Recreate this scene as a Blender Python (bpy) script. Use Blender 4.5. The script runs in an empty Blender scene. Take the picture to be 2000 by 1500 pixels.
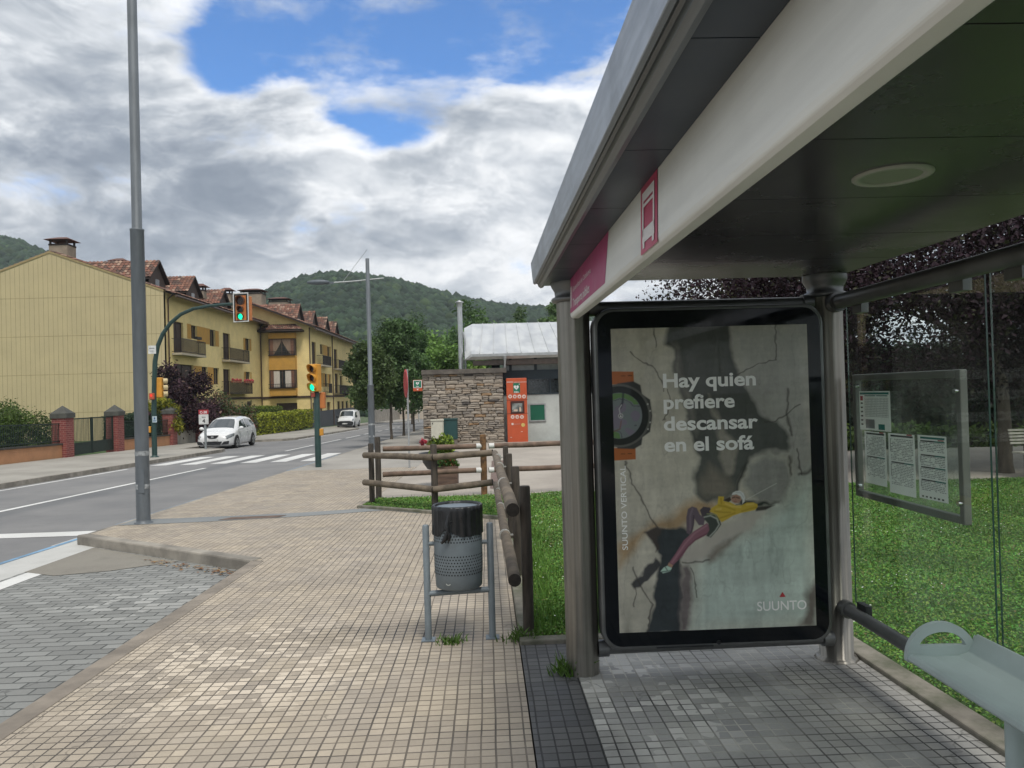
import bpy, bmesh, math, random
import numpy as np
from mathutils import Vector, Matrix, noise as mnoise
R = math.radians
PI = math.pi
random.seed(7)
rng = np.random.default_rng(11)
scene = bpy.context.scene
COL = scene.collection

# ------------------------------------------------------------------ camera
FPX = 1480.0; CAM_H = 1.52; SLOPE = 0.020
def _basis(roll=0.028, vp=(950, 768)):
    u, v = vp[0]-1000, 750-vp[1]
    c, s = math.cos(-roll), math.sin(-roll)
    u, v = u*c-v*s, u*s+v*c
    yaw = math.atan2(-u, FPX); pitch = math.atan2(-v, math.hypot(FPX, u))
    f = np.array([math.sin(yaw)*math.cos(pitch), math.cos(yaw)*math.cos(pitch), math.sin(pitch)])
    r0 = np.array([math.cos(yaw), -math.sin(yaw), 0]); u0 = np.cross(r0, f)
    r = r0*math.cos(roll)-u0*math.sin(roll); up = u0*math.cos(roll)+r0*math.sin(roll)
    return f, r, up
FWD, RGT, UPV = _basis()
CPOS = np.array([0, 0, CAM_H])
def ray(px, py): return FWD*FPX+RGT*(px-1000)+UPV*(750-py)
def G(px, py, off=0.0):            # point of the sloping ground seen at a photo pixel
    d = ray(px, py); t = (off-CAM_H)/(d[2]+SLOPE*d[1]); return CPOS+d*t
def PY(px, py, y): d = ray(px, py); return CPOS+d*(y/d[1])
def PX(px, py, x): d = ray(px, py); return CPOS+d*(x/d[0])
def PZ(px, py, z): d = ray(px, py); return CPOS+d*((z-CAM_H)/d[2])
def gz(y, off=0.0): return -SLOPE*y+off

cam_d = bpy.data.cameras.new('camera'); cam = bpy.data.objects.new('camera', cam_d); COL.objects.link(cam)
cam_d.sensor_fit = 'HORIZONTAL'; cam_d.sensor_width = 36.0; cam_d.lens = 36.0*FPX/2000.0
cam_d.clip_start = 0.05; cam_d.clip_end = 5000
cam.matrix_world = Matrix(((RGT[0], UPV[0], -FWD[0], 0), (RGT[1], UPV[1], -FWD[1], 0), (RGT[2], UPV[2], -FWD[2], CAM_H), (0, 0, 0, 1)))
scene.camera = cam
scene.view_settings.view_transform = 'Standard'; scene.view_settings.look = 'None'
scene.view_settings.exposure = 0.78; scene.view_settings.gamma = 1.0
scene.render.engine = 'CYCLES'
scene.cycles.max_bounces = 6; scene.cycles.transparent_max_bounces = 12
scene.cycles.diffuse_bounces = 3; scene.cycles.glossy_bounces = 3; scene.cycles.transmission_bounces = 6
scene.cycles.caustics_reflective = False; scene.cycles.caustics_refractive = False
scene.cycles.use_denoising = True

# ------------------------------------------------------------------ sky and sun
SUN_EL, SUN_AZ = 60.0, 162.0      # azimuth clockwise from +y: the sun stands behind the camera, a little to the right
w = bpy.data.worlds.new('World'); scene.world = w; w.use_nodes = True
nt = w.node_tree; nt.nodes.clear()
class NT:
    def __init__(s, tree): s.t = tree
    def n(s, typ, **kw):
        nd = s.t.nodes.new(typ)
        for k, v in kw.items(): setattr(nd, k, v)
        return nd
    def l(s, a, b): s.t.links.new(a, b)
    def put(s, sock, v):
        if hasattr(v, 'links'): s.l(v, sock)
        else: sock.default_value = v
    def math(s, op, a, b=0.0, clamp=False):
        nd = s.n('ShaderNodeMath', operation=op, use_clamp=clamp); s.put(nd.inputs[0], a); s.put(nd.inputs[1], b); return nd.outputs[0]
    def vmath(s, op, a, b=(0, 0, 0)):
        nd = s.n('ShaderNodeVectorMath', operation=op); s.put(nd.inputs[0], a); s.put(nd.inputs[1], b)
        return nd.outputs['Value'] if op in ('DOT_PRODUCT', 'LENGTH', 'DISTANCE') else nd.outputs[0]
    def vscale(s, v, k):
        nd = s.n('ShaderNodeVectorMath', operation='SCALE'); s.put(nd.inputs[0], v); nd.inputs['Scale'].default_value = k; return nd.outputs[0]
    def rng(s, v, a, b, c=0.0, d=1.0, smooth=True):
        nd = s.n('ShaderNodeMapRange'); nd.interpolation_type = 'SMOOTHSTEP' if smooth else 'LINEAR'; nd.clamp = True
        s.put(nd.inputs[0], v)
        for i, q in enumerate((a, b, c, d)): s.put(nd.inputs[i+1], q)
        return nd.outputs[0]
    def mix(s, f, a, b, blend='MIX'):
        nd = s.n('ShaderNodeMix', data_type='RGBA', blend_type=blend); s.put(nd.inputs[0], f)
        for sk, v in ((nd.inputs[6], a), (nd.inputs[7], b)):
            if hasattr(v, 'links'): s.l(v, sk)
            else: sk.default_value = tuple(v)+((1,) if len(v) == 3 else ())
        return nd.outputs[2]
    def noise(s, vec, scale, detail=4, rough=.55, dist=0.0, col=False):
        nd = s.n('ShaderNodeTexNoise'); s.put(nd.inputs['Scale'], scale); nd.inputs['Detail'].default_value = detail
        nd.inputs['Roughness'].default_value = rough; nd.inputs['Distortion'].default_value = dist
        if vec is not None: s.l(vec, nd.inputs['Vector'])
        return nd.outputs['Color' if col else 'Fac']
    def sep(s, v):
        nd = s.n('ShaderNodeSeparateXYZ'); s.l(v, nd.inputs[0]); return nd.outputs
    def comb(s, x, y, z):
        nd = s.n('ShaderNodeCombineXYZ')
        for i, q in enumerate((x, y, z)): s.put(nd.inputs[i], q)
        return nd.outputs[0]
W = NT(nt)
tc = W.n('ShaderNodeTexCoord'); D = tc.outputs['Generated']
sky = W.n('ShaderNodeTexSky', sky_type='NISHITA'); sky.sun_disc = False
sky.sun_elevation = R(SUN_EL); sky.sun_rotation = R(SUN_AZ); sky.altitude = 900; sky.ozone_density = 2.2; sky.dust_density = 0.6
dx, dy, dz = W.sep(D)[:3]
den = W.math('ADD', W.math('MAXIMUM', dz, 0.0), 0.55)
cp = W.comb(W.math('DIVIDE', dx, den), W.math('DIVIDE', dy, den), W.math('MULTIPLY', dz, 1.9))
warp = W.noise(cp, 1.9, 4, .55, 0, True)
wv = W.vscale(W.vmath('SUBTRACT', warp, (.5, .5, .5)), .34)
cw = W.vmath('ADD', cp, wv)
n1 = W.noise(cw, 4.2, 12, .58)
nlit = W.noise(W.vmath('ADD', cw, (.012, .035, -.04)), 4.2, 8, .58)
n2 = W.noise(W.vmath('ADD', cw, (3.1, 1.7, 0.4)), 3.6, 10, .56)
n3 = W.noise(W.vmath('ADD', cp, (7.1, 2.7, 0.4)), 9, 8, .62)
lit = W.math('MULTIPLY', W.math('SUBTRACT', nlit, n1), 5.2)
def blob(px, py, r0, r1):
    d = ray(px, py); d = d/np.linalg.norm(d)
    return W.rng(W.vmath('DOT_PRODUCT', D, tuple(d)), math.cos(R(r1)), math.cos(R(r0)))
def total(lst):
    o = None
    for b, k in lst:
        m = W.math('MULTIPLY', b, k); o = m if o is None else W.math('ADD', o, m)
    return o
blue = total([(blob(690, 70, 1, 7), .75), (blob(450, 90, 0, 4), .45), (blob(1100, -40, 1, 7), .5), (blob(760, 150, 1, 6), .9), (blob(900, 60, 2, 8), .8), (blob(560, -20, 1, 6), .5),
              (blob(1090, 60, 1, 7), .22), (blob(1180, 150, 0, 5), .25), (blob(500, 120, 0, 5), .35), (blob(685, 430, 0, 2.4), .42), (blob(600, 455, 0, 1.8), .35), (blob(1000, -220, 3, 12), .6),
              (blob(1900, 300, 4, 20), .2)])
edge = W.math('ADD', W.math('MULTIPLY', W.math('SUBTRACT', n1, .5), 2.6), W.math('MULTIPLY', W.math('SUBTRACT', n3, .5), 1.7))
hv = W.math('SUBTRACT', blue, W.math('MULTIPLY', edge, .72))
hole = W.rng(hv, .22, .84)
wisp = W.rng(W.math('ADD', W.math('MULTIPLY', n3, .45), W.math('MULTIPLY', n1, .55)), .44, .64)
hole = W.math('MULTIPLY', hole, W.math('SUBTRACT', 1.0, W.math('MULTIPLY', wisp, .85)))
rim = W.math('MULTIPLY', W.rng(hv, -.10, .30), .34)                  # cloud edges thin out and shine towards the gap
grey = total([(blob(350, 320, 0, 11), .62), (blob(60, 300, 2, 13), .34), (blob(470, 370, 1, 5), .40), (blob(150, 450, 3, 10), .22), (blob(830, 270, 1, 5), .22), (blob(450, 470, 2, 8), .25), (blob(900, 500, 2, 8), .12)])
white = total([(blob(520, 215, 1, 5), .30), (blob(700, 225, .5, 4), .35), (blob(360, 190, 1, 5), .25), (blob(470, 548, 1, 6), .35), (blob(940, 570, 2, 8), .32), (blob(620, 330, 1, 5), .2), (blob(1080, 420, 2, 9), .25), (blob(120, 40, 3, 11), .22), (blob(1080, 180, 2, 7), .2)])
shade = W.math('ADD', W.math('SUBTRACT', W.math('SUBTRACT', grey, white), W.math('ADD', rim, lit)), W.math('ADD', .20, W.math('ADD', W.math('MULTIPLY', W.math('SUBTRACT', n2, .5), 1.5), W.math('MULTIPLY', W.math('SUBTRACT', n3, .5), 1.0))))
shade = W.rng(shade, -.92, 1.72, 0.0, 1.0, False)
ramp = W.n('ShaderNodeValToRGB'); W.l(shade, ramp.inputs[0])
cr = ramp.color_ramp; cr.elements[0].position = 0; cr.elements[0].color = (.67, .675, .68, 1)
cr.elements[1].position = 1; cr.elements[1].color = (.155, .182, .222, 1)
for p, c in ((.17, (.58, .592, .605)), (.35, (.44, .462, .488)), (.50, (.335, .36, .392)), (.66, (.245, .273, .312)), (.84, (.185, .212, .252))):
    e = cr.elements.new(p); e.color = c+(1,)
skyc = W.vmath('MULTIPLY', sky.outputs[0], (.056, .092, .124))
cl = W.mix(hole, ramp.outputs[0], skyc)
lp = W.rng(dz, -.08, .0)
cl = W.mix(lp, (.22, .23, .21), cl)
bg = W.n('ShaderNodeBackground'); W.l(cl, bg.inputs[0]); bg.inputs[1].default_value = 1.0
wo = W.n('ShaderNodeOutputWorld'); W.l(bg.outputs[0], wo.inputs[0])

sd = bpy.data.lights.new('sun', 'SUN'); so = bpy.data.objects.new('sun', sd); COL.objects.link(so)
sd.energy = 1.55; sd.angle = R(16); sd.color = (1.0, .95, .87)
sdir = Vector((math.sin(R(SUN_AZ))*math.cos(R(SUN_EL)), math.cos(R(SUN_AZ))*math.cos(R(SUN_EL)), math.sin(R(SUN_EL))))
so.rotation_euler = (-sdir).to_track_quat('-Z', 'Y').to_euler(); so.location = (0, 0, 60)

# ------------------------------------------------------------------ helpers
LOC = {}
def link(o): COL.objects.link(o); return o
def tag(o, label=None, cat=None, group=None, kind=None):
    if label: o['label'] = label
    if cat: o['category'] = cat
    if group: o['group'] = group
    if kind: o['kind'] = kind
    return o
def thing(name, label, cat, loc=(0, 0, 0), group=None, rz=0.0, local=False):
    o = bpy.data.objects.new(name, None); o.empty_display_size = .1; link(o); o.location = loc; o.rotation_euler = (0, 0, rz)
    LOC[o.name] = Vector((0, 0, 0)) if local else Vector(loc)
    return tag(o, label, cat, group)
class MB:
    def __init__(s): s.v = []; s.f = []; s.m = []; s.sm = []; s.mi = 0; s.smooth = False; s.runs = []
    def add(s, vs, fs, smooth=None):
        b = len(s.v); s.runs.append((list(vs), list(fs), s.smooth if smooth is None else smooth))
        s.v.extend([tuple(map(float, q)) for q in vs])
        for f in fs: s.f.append(tuple(b+i for i in f)); s.m.append(s.mi); s.sm.append(s.smooth if smooth is None else smooth)
        return s
    def box(s, c, d, M=None):
        x, y, z = d[0]/2, d[1]/2, d[2]/2
        vs = [(-x,-y,-z),(x,-y,-z),(x,y,-z),(-x,y,-z),(-x,-y,z),(x,-y,z),(x,y,z),(-x,y,z)]
        c = Vector(c); vs = [(M @ Vector(q) if M else Vector(q))+c for q in vs]
        return s.add(vs, [(0,3,2,1),(4,5,6,7),(0,1,5,4),(1,2,6,5),(2,3,7,6),(3,0,4,7)], False)
    def bb(s, x0, x1, y0, y1, z0, z1): return s.box(((x0+x1)/2,(y0+y1)/2,(z0+z1)/2), (abs(x1-x0),abs(y1-y0),abs(z1-z0)))
    def tube(s, pts, r, n=12, cap=True, up=None):
        pts = [Vector(p) for p in pts]; k = len(pts)
        rr = r if hasattr(r, '__len__') else [r]*k
        vs = []; t0 = (pts[1]-pts[0]).normalized()
        a = t0.orthogonal().normalized()
        for i, p in enumerate(pts):
            t = (pts[min(i+1,k-1)]-pts[max(i-1,0)]).normalized()
            a = (a-t*a.dot(t)); a = a.normalized() if a.length > 1e-6 else t.orthogonal().normalized()
            b = t.cross(a)
            for j in range(n):
                an = 2*PI*j/n; vs.append(p+(a*math.cos(an)+b*math.sin(an))*rr[i])
        fs = [(i*n+j, i*n+(j+1)%n, (i+1)*n+(j+1)%n, (i+1)*n+j) for i in range(k-1) for j in range(n)]
        s.add(vs, fs, True)
        if cap:
            s.add(vs[:n], [tuple(range(n))[::-1]], False); s.add(vs[-n:], [tuple(range(n))], False)
        return s
    def lathe(s, c, prof, n=24, M=None, flute=0, fd=0.0):
        vs = []
        c = Vector(c)
        for r, z in prof:
            for j in range(n):
                an = 2*PI*j/n; q = r-(fd*abs(math.sin(flute*an/2))**4 if flute else 0)
                p = Vector((q*math.cos(an), q*math.sin(an), z)); vs.append((M @ p if M else p)+c)
        k = len(prof)
        fs = [(i*n+j, i*n+(j+1)%n, (i+1)*n+(j+1)%n, (i+1)*n+j) for i in range(k-1) for j in range(n)]
        s.add(vs, fs, True)
        if prof[0][0] > 1e-4: s.add(vs[:n], [tuple(range(n))[::-1]], False)
        if prof[-1][0] > 1e-4: s.add(vs[-n:], [tuple(range(n))], False)
        return s
    def prism(s, poly, fn, d0, d1, smooth=False):
        # fn(a, b, depth) -> point; polygon in (a, b)
        n = len(poly); A = [fn(a, b, d0) for a, b in poly]; B = [fn(a, b, d1) for a, b in poly]
        s.add(A+B, [tuple(range(n))[::-1], tuple(range(n, 2*n))]+[(i, (i+1)%n, n+(i+1)%n, n+i) for i in range(n)], False)
        return s
    def quad(s, a, b, c, d): return s.add([a, b, c, d], [(0,1,2,3)], False)
    def blob(s, c, r, sub=1, amp=.25, sc=(1, 1, 1), seed=0):
        vs, fs = ICO[sub]; out = []
        for q in vs:
            k = 1+amp*mnoise.noise(Vector(q)*1.9+Vector((seed*7.3, seed*3.1, seed)))*1.6
            out.append((c[0]+q[0]*r*k*sc[0], c[1]+q[1]*r*k*sc[1], c[2]+q[2]*r*k*sc[2]))
        return s.add(out, fs, True)
    def build(s, name, mats, parent=None, fixn=True, bevel=0.0, loc=None):
        me = bpy.data.meshes.new(name)
        off = LOC.get(parent.name, Vector((0,0,0))) if parent else (Vector(loc) if loc is not None else Vector((0,0,0)))
        me.from_pydata([(x-off.x, y-off.y, z-off.z) for x, y, z in s.v], [], s.f)
        for m in (mats if isinstance(mats, (list, tuple)) else [mats]): me.materials.append(m)
        me.polygons.foreach_set('material_index', s.m); me.polygons.foreach_set('use_smooth', s.sm)
        if fixn:
            bm = bmesh.new(); bm.from_mesh(me); bmesh.ops.recalc_face_normals(bm, faces=bm.faces); bm.to_mesh(me); bm.free()
        o = bpy.data.objects.new(name, me); link(o)
        if parent: o.parent = parent; LOC[o.name] = off
        else: o.location = off; LOC[o.name] = off
        if bevel:
            md = o.modifiers.new('bevel', 'BEVEL'); md.width = bevel; md.segments = 2; md.limit_method = 'ANGLE'; md.angle_limit = R(40)
        return o
def build_each(mb, name, mats, parent, bevel=0.0):          # one object for every shape that was added
    for vs, fs, sm in mb.runs:
        q = MB(); q.add(vs, fs, sm); q.build(name, mats, parent, bevel=bevel)
def ico(sub):
    bm = bmesh.new(); bmesh.ops.create_icosphere(bm, subdivisions=sub, radius=1)
    v = [tuple(q.co) for q in bm.verts]; f = [tuple(x.index for x in q.verts) for q in bm.faces]; bm.free(); return v, f
ICO = {1: ico(1), 2: ico(2), 3: ico(3)}

def np_mesh(name, verts, faces, mats, parent=None, cols=None, smooth=False, loc=None):
    """fast mesh from arrays; faces (n,k); cols per vertex (n,3)"""
    off = LOC.get(parent.name, Vector((0,0,0))) if parent else (Vector(loc) if loc is not None else Vector((0,0,0)))
    verts = np.asarray(verts, dtype=np.float32)-np.array(off, dtype=np.float32); faces = np.asarray(faces, dtype=np.int32)
    n, k = faces.shape
    me = bpy.data.meshes.new(name); me.vertices.add(len(verts)); me.vertices.foreach_set('co', verts.ravel())
    me.loops.add(n*k); me.loops.foreach_set('vertex_index', faces.ravel())
    me.polygons.add(n); me.polygons.foreach_set('loop_start', np.arange(0, n*k, k, dtype=np.int32))
    me.polygons.foreach_set('use_smooth', np.full(n, smooth))
    me.update(calc_edges=True); me.validate()
    if cols is not None:
        ca = me.color_attributes.new('Col', 'FLOAT_COLOR', 'POINT')
        ca.data.foreach_set('color', np.concatenate([cols, np.ones((len(cols), 1))], 1).astype(np.float32).ravel())
    me.materials.append(mats)
    o = bpy.data.objects.new(name, me); link(o)
    if parent: o.parent = parent; LOC[o.name] = off
    else: o.location = off; LOC[o.name] = off
    return o

# ------------------------------------------------------------------ materials
def mat_tree(name):
    m = bpy.data.materials.new(name); m.use_nodes = True; m.node_tree.nodes.clear(); t = NT(m.node_tree)
    b = t.n('ShaderNodeBsdfPrincipled'); o = t.n('ShaderNodeOutputMaterial'); t.l(b.outputs[0], o.inputs[0])
    return m, t, b, o
def bump(t, b, h, strength=.3, dist=.01):
    n = t.n('ShaderNodeBump'); n.inputs['Strength'].default_value = strength; n.inputs['Distance'].default_value = dist
    t.l(h, n.inputs['Height']); t.l(n.outputs[0], b.inputs['Normal'])
def M(name, col, rough=.6, metal=0.0, var=.18, scale=6.0, bmp=0.0, col2=None, stretch=(1, 1, 1), coat=0.0, spec=.5, emit=None, es=1.0, dirt=0.0):
    m, t, b, o = mat_tree(name)
    b.inputs['Roughness'].default_value = rough; b.inputs['Metallic'].default_value = metal
    b.inputs['Specular IOR Level'].default_value = spec; b.inputs['Coat Weight'].default_value = coat
    tcn = t.n('ShaderNodeTexCoord'); v = t.vmath('MULTIPLY', tcn.outputs['Object'], stretch)
    nf = t.noise(v, scale, 6, .6); c2 = col2 or tuple(c*(1-var) for c in col); c1 = tuple(min(1, c*(1+var*.5)) for c in col)
    f = t.rng(nf, .32, .68)
    base = t.mix(f, c2, c1)
    if dirt:
        nf2 = t.noise(tcn.outputs['Object'], scale*.27, 5, .65)
        base = t.mix(t.math('MULTIPLY', t.rng(nf2, .48, .75), dirt), base, tuple(c*.35 for c in col))
    t.l(base, b.inputs['Base Color'])
    t.l(t.rng(nf, .2, .8, max(0, rough-.08), min(1, rough+.1)), b.inputs['Roughness'])
    if bmp: bump(t, b, t.noise(v, scale*4, 6, .65), bmp, .006)
    if emit: b.inputs['Emission Color'].default_value = emit+(1,); b.inputs['Emission Strength'].default_value = es
    return m
def M_attr(name, rough=.6, mul=1.0, transl=0.0, var=0.0, bmp=0.0, scale=30, spec=.4, coat=0.0):
    m, t, b, o = mat_tree(name)
    a = t.n('ShaderNodeVertexColor', layer_name='Col'); c = a.outputs[0]
    tcn = t.n('ShaderNodeTexCoord')
    if var:
        nf = t.noise(tcn.outputs['Object'], scale, 5, .6); c = t.mix(1.0, c, t.mix(nf, (1-var,)*3, (1+var,)*3), 'MULTIPLY')
    t.l(c, b.inputs['Base Color']); b.inputs['Roughness'].default_value = rough; b.inputs['Specular IOR Level'].default_value = spec
    b.inputs['Coat Weight'].default_value = coat; b.inputs['Coat Roughness'].default_value = .03
    if bmp: bump(t, b, t.noise(tcn.outputs['Object'], scale*2, 5, .6), bmp, .02)
    if transl:
        tr = t.n('ShaderNodeBsdfTranslucent'); t.l(c, tr.inputs[0]); mx = t.n('ShaderNodeMixShader'); mx.inputs[0].default_value = transl
        t.l(b.outputs[0], mx.inputs[1]); t.l(tr.outputs[0], mx.inputs[2]); t.l(mx.outputs[0], o.inputs[0])
    return m
def M_glass(name, tint=(.9, .95, .93), refl=1.0, dust=.06):
    m, t, b, o = mat_tree(name); t.t.nodes.remove(b)
    tr = t.n('ShaderNodeBsdfTransparent'); tr.inputs[0].default_value = tint+(1,)
    gl = t.n('ShaderNodeBsdfGlossy'); gl.inputs['Roughness'].default_value = .02; gl.inputs[0].default_value = (1, 1, 1, 1)
    ge = t.n('ShaderNodeNewGeometry'); cs_ = t.math('ABSOLUTE', t.vmath('DOT_PRODUCT', ge.outputs['Incoming'], ge.outputs['Normal']))
    sch = t.math('ADD', t.math('MULTIPLY', t.math('POWER', t.math('SUBTRACT', 1.0, cs_, True), 5.0), .90), .035)
    mx = t.n('ShaderNodeMixShader'); t.l(t.math('MULTIPLY', sch, refl, True), mx.inputs[0]); t.l(tr.outputs[0], mx.inputs[1]); t.l(gl.outputs[0], mx.inputs[2])
    df = t.n('ShaderNodeBsdfDiffuse'); df.inputs[0].default_value = (.6, .62, .58, 1)
    tcn = t.n('ShaderNodeTexCoord'); nf = t.noise(tcn.outputs['Object'], 3.0, 6, .7)
    m2 = t.n('ShaderNodeMixShader'); t.l(t.math('MULTIPLY', t.rng(nf, .35, .8), dust), m2.inputs[0]); t.l(mx.outputs[0], m2.inputs[1]); t.l(df.outputs[0], m2.inputs[2])
    t.l(m2.outputs[0], o.inputs[0]); return m
def M_paving(name, cell, tile, c_a, c_b, grout, joint, bright=None, offset=0.0, row=None, mortar=.0045, rough=.75, stains=(), light_area=None, grout_light=0.0, brickvar=.5):
    m, t, b, o = mat_tree(name)
    tcn = t.n('ShaderNodeTexCoord'); P = tcn.outputs['Object']
    wob = t.vscale(t.vmath('SUBTRACT', t.noise(P, 2.2, 3, .5, 0, True), (.5, .5, .5)), .012)
    P2 = t.vmath('ADD', P, wob)
    def brick(wd, ht, ms, off=0.0):
        n = t.n('ShaderNodeTexBrick'); n.offset = off; n.squash = 1.0; n.inputs['Scale'].default_value = 1.0
        n.inputs['Brick Width'].default_value = wd; n.inputs['Row Height'].default_value = ht; n.inputs['Mortar Size'].default_value = ms
        n.inputs['Mortar Smooth'].default_value = .35; n.inputs['Color1'].default_value = (0, 0, 0, 1); n.inputs['Color2'].default_value = (1, 1, 1, 1); n.inputs['Mortar'].default_value = (.5, .5, .5, 1)
        n.inputs['Bias'].default_value = 0.0
        t.l(P2, n.inputs['Vector']); return n
    k = brick(cell, row or cell, mortar, offset)
    base = t.mix(t.math('MULTIPLY', t.noise(P, 1.1, 5, .6), 1.0), c_a, c_b)
    base = t.mix(1.0, base, t.mix(k.outputs['Color'], (1-.13*brickvar*2,)*3, (1+.10*brickvar*2,)*3), 'MULTIPLY')
    if tile:
        kt = brick(tile, tile, mortar*1.15, 0.0)
        base = t.mix(1.0, base, t.mix(kt.outputs['Color'], (.84, .84, .86), (1.08, 1.07, 1.04)), 'MULTIPLY')
    base = t.mix(1.0, base, t.mix(t.noise(P, 60, 6, .7), (.80,)*3, (1.18,)*3), 'MULTIPLY')
    if bright:
        px, py, rad = bright
        dd = t.vmath('DISTANCE', t.vmath('MULTIPLY', P, (1, 1, 0)), (px, py, 0))
        area = t.rng(dd, rad, rad*.3)
        wn = t.n('ShaderNodeTexWhiteNoise', noise_dimensions='2D'); fl = t.n('ShaderNodeVectorMath', operation='FLOOR')
        t.l(t.vmath('DIVIDE', P2, (cell, row or cell, 1)), fl.inputs[0]); t.l(fl.outputs[0], wn.inputs[0])
        big = t.noise(P, 3.2, 3, .5)
        sel = t.math('MULTIPLY', t.math('GREATER_THAN', t.math('ADD', t.math('MULTIPLY', wn.outputs[0], .35), t.math('MULTIPLY', big, .95)), .70), area)
        base = t.mix(t.math('MULTIPLY', sel, .75), base, tuple(min(1, c*1.45) for c in c_b))
    dirt = t.rng(t.noise(P, .55, 6, .65), .42, .75)
    base = t.mix(t.math('MULTIPLY', dirt, .38), base, tuple(c*.55 for c in c_a))
    gcol = t.mix(t.rng(t.noise(P, 2.6, 4, .6), .35, .7), grout, joint)
    if grout_light: gcol = t.mix(t.math('MULTIPLY', t.rng(t.noise(t.vmath('ADD', P, (5, 3, 0)), 1.3, 4, .6), .38, .56), grout_light), gcol, (.55, .53, .47))
    vo = t.n('ShaderNodeTexVoronoi', feature='F1'); vo.inputs['Scale'].default_value = 3.1; t.l(t.vmath('MULTIPLY', P, (1, 1, 0)), vo.inputs['Vector'])
    vsel = t.math('GREATER_THAN', t.sep(vo.outputs['Color'])[0], .62)
    gum = t.math('MULTIPLY', t.rng(t.math('ADD', vo.outputs['Distance'], t.math('MULTIPLY', t.noise(P, 40, 2, .5), .025)), .062, .042), vsel)
    base = t.mix(t.math('MULTIPLY', gum, .5), base, tuple(c*.42 for c in c_a))
    crk = t.n('ShaderNodeTexVoronoi', feature='DISTANCE_TO_EDGE'); crk.inputs['Scale'].default_value = .9; t.l(t.vmath('ADD', t.vmath('MULTIPLY', P, (1, 1, 0)), t.vscale(t.noise(P, 3, 4, .6, 0, True), .35)), crk.inputs['Vector'])
    base = t.mix(t.math('MULTIPLY', t.math('MULTIPLY', t.rng(crk.outputs['Distance'], .007, .002), t.rng(t.noise(P, .7, 2, .5), .52, .6)), .6), base, tuple(c*.3 for c in c_a))
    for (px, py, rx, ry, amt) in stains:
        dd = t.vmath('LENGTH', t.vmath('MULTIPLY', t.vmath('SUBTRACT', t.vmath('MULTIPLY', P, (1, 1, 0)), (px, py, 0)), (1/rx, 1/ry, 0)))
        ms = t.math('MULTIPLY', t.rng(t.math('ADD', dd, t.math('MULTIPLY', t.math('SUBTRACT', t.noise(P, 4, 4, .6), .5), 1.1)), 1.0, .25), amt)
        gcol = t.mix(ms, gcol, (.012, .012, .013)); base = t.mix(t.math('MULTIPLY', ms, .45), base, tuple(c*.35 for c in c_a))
    col = t.mix(k.outputs['Fac'], base, gcol)
    if tile: col = t.mix(t.math('MULTIPLY', kt.outputs['Fac'], .85), col, t.mix(.5, gcol, joint))
    t.l(col, b.inputs['Base Color']); b.inputs['Roughness'].default_value = rough
    t.l(t.rng(t.noise(P, 1.7, 5, .6), .3, .7, rough-.18, rough+.12), b.inputs['Roughness'])
    h = t.math('SUBTRACT', t.math('MULTIPLY', t.noise(P, 90, 4, .6), .15), k.outputs['Fac'])
    bump(t, b, h, .6, .006)
    return m
def M_ground(name, c1, c2, fine=120, rough=.85, blot=.6, bmp=.4, patch=None):
    m, t, b, o = mat_tree(name); tcn = t.n('ShaderNodeTexCoord'); P = tcn.outputs['Object']
    base = t.mix(t.rng(t.noise(P, .45, 7, .62), .3, .72), c1, c2)
    base = t.mix(1.0, base, t.mix(t.noise(P, fine, 5, .75), (1-.42*blot,)*3, (1+.42*blot,)*3), 'MULTIPLY')
    base = t.mix(t.math('MULTIPLY', t.rng(t.noise(P, 1.9, 6, .7), .55, .8), .35), base, tuple(c*.5 for c in c1))
    if patch:
        x0, x1, col = patch
        px = t.sep(t.vmath('ADD', P, t.vscale(t.noise(P, .8, 5, .6, 0, True), .35)))[0]
        f = t.math('MULTIPLY', t.rng(px, x0-.25, x0+.25), t.rng(px, x1+.25, x1-.25)); base = t.mix(t.math('MULTIPLY', f, .55), base, col)
    t.l(base, b.inputs['Base Color']); b.inputs['Roughness'].default_value = rough
    bump(t, b, t.noise(P, fine, 5, .7), bmp, .008); return m

MT = {}
def T(name, *a, **k):
    if name not in MT: MT[name] = M(name, *a, **k)
    return MT[name]
# ================================================================== the ground
def gfn(a, b, d): return (a, b, gz(b, d))
def sheet(name, poly, off, mat, thick=0.0, kind='structure', sub=None):
    mb = MB()
    if thick: mb.prism(poly, gfn, off-thick, off)
    else: mb.add([gfn(a, b, off) for a, b in poly], [tuple(range(len(poly)))], False)
    o = mb.build(name, mat, None); return tag(o, kind=kind)
def band(mb, x0, x1, y0, y1, off, thick=0.0):
    poly = [(x0, y0), (x1, y0), (x1, y1), (x0, y1)]
    if thick: mb.prism(poly, gfn, off-thick, off)
    else: mb.add([gfn(a, b, off) for a, b in poly], [(0, 1, 2, 3)], False)

m_terrain = M_ground('terrain_earth', (.05, .085, .03), (.09, .11, .05), 3, .95, .5)
nx, ny = 60, 70
xs = np.linspace(-900, 900, nx); ys = np.linspace(-60, 1300, ny)
XX, YY = np.meshgrid(xs, ys); ZZ = np.where(YY < 170, -SLOPE*YY-.32, -SLOPE*170-.32)
vv = np.stack([XX.ravel(), YY.ravel(), ZZ.ravel()], 1)
ii = np.arange(ny-1)[:, None]*nx+np.arange(nx-1)[None, :]
ff = np.stack([ii, ii+1, ii+1+nx, ii+nx], -1).reshape(-1, 4)
tag(np_mesh('terrain', vv, ff, m_terrain), kind='structure')

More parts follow.
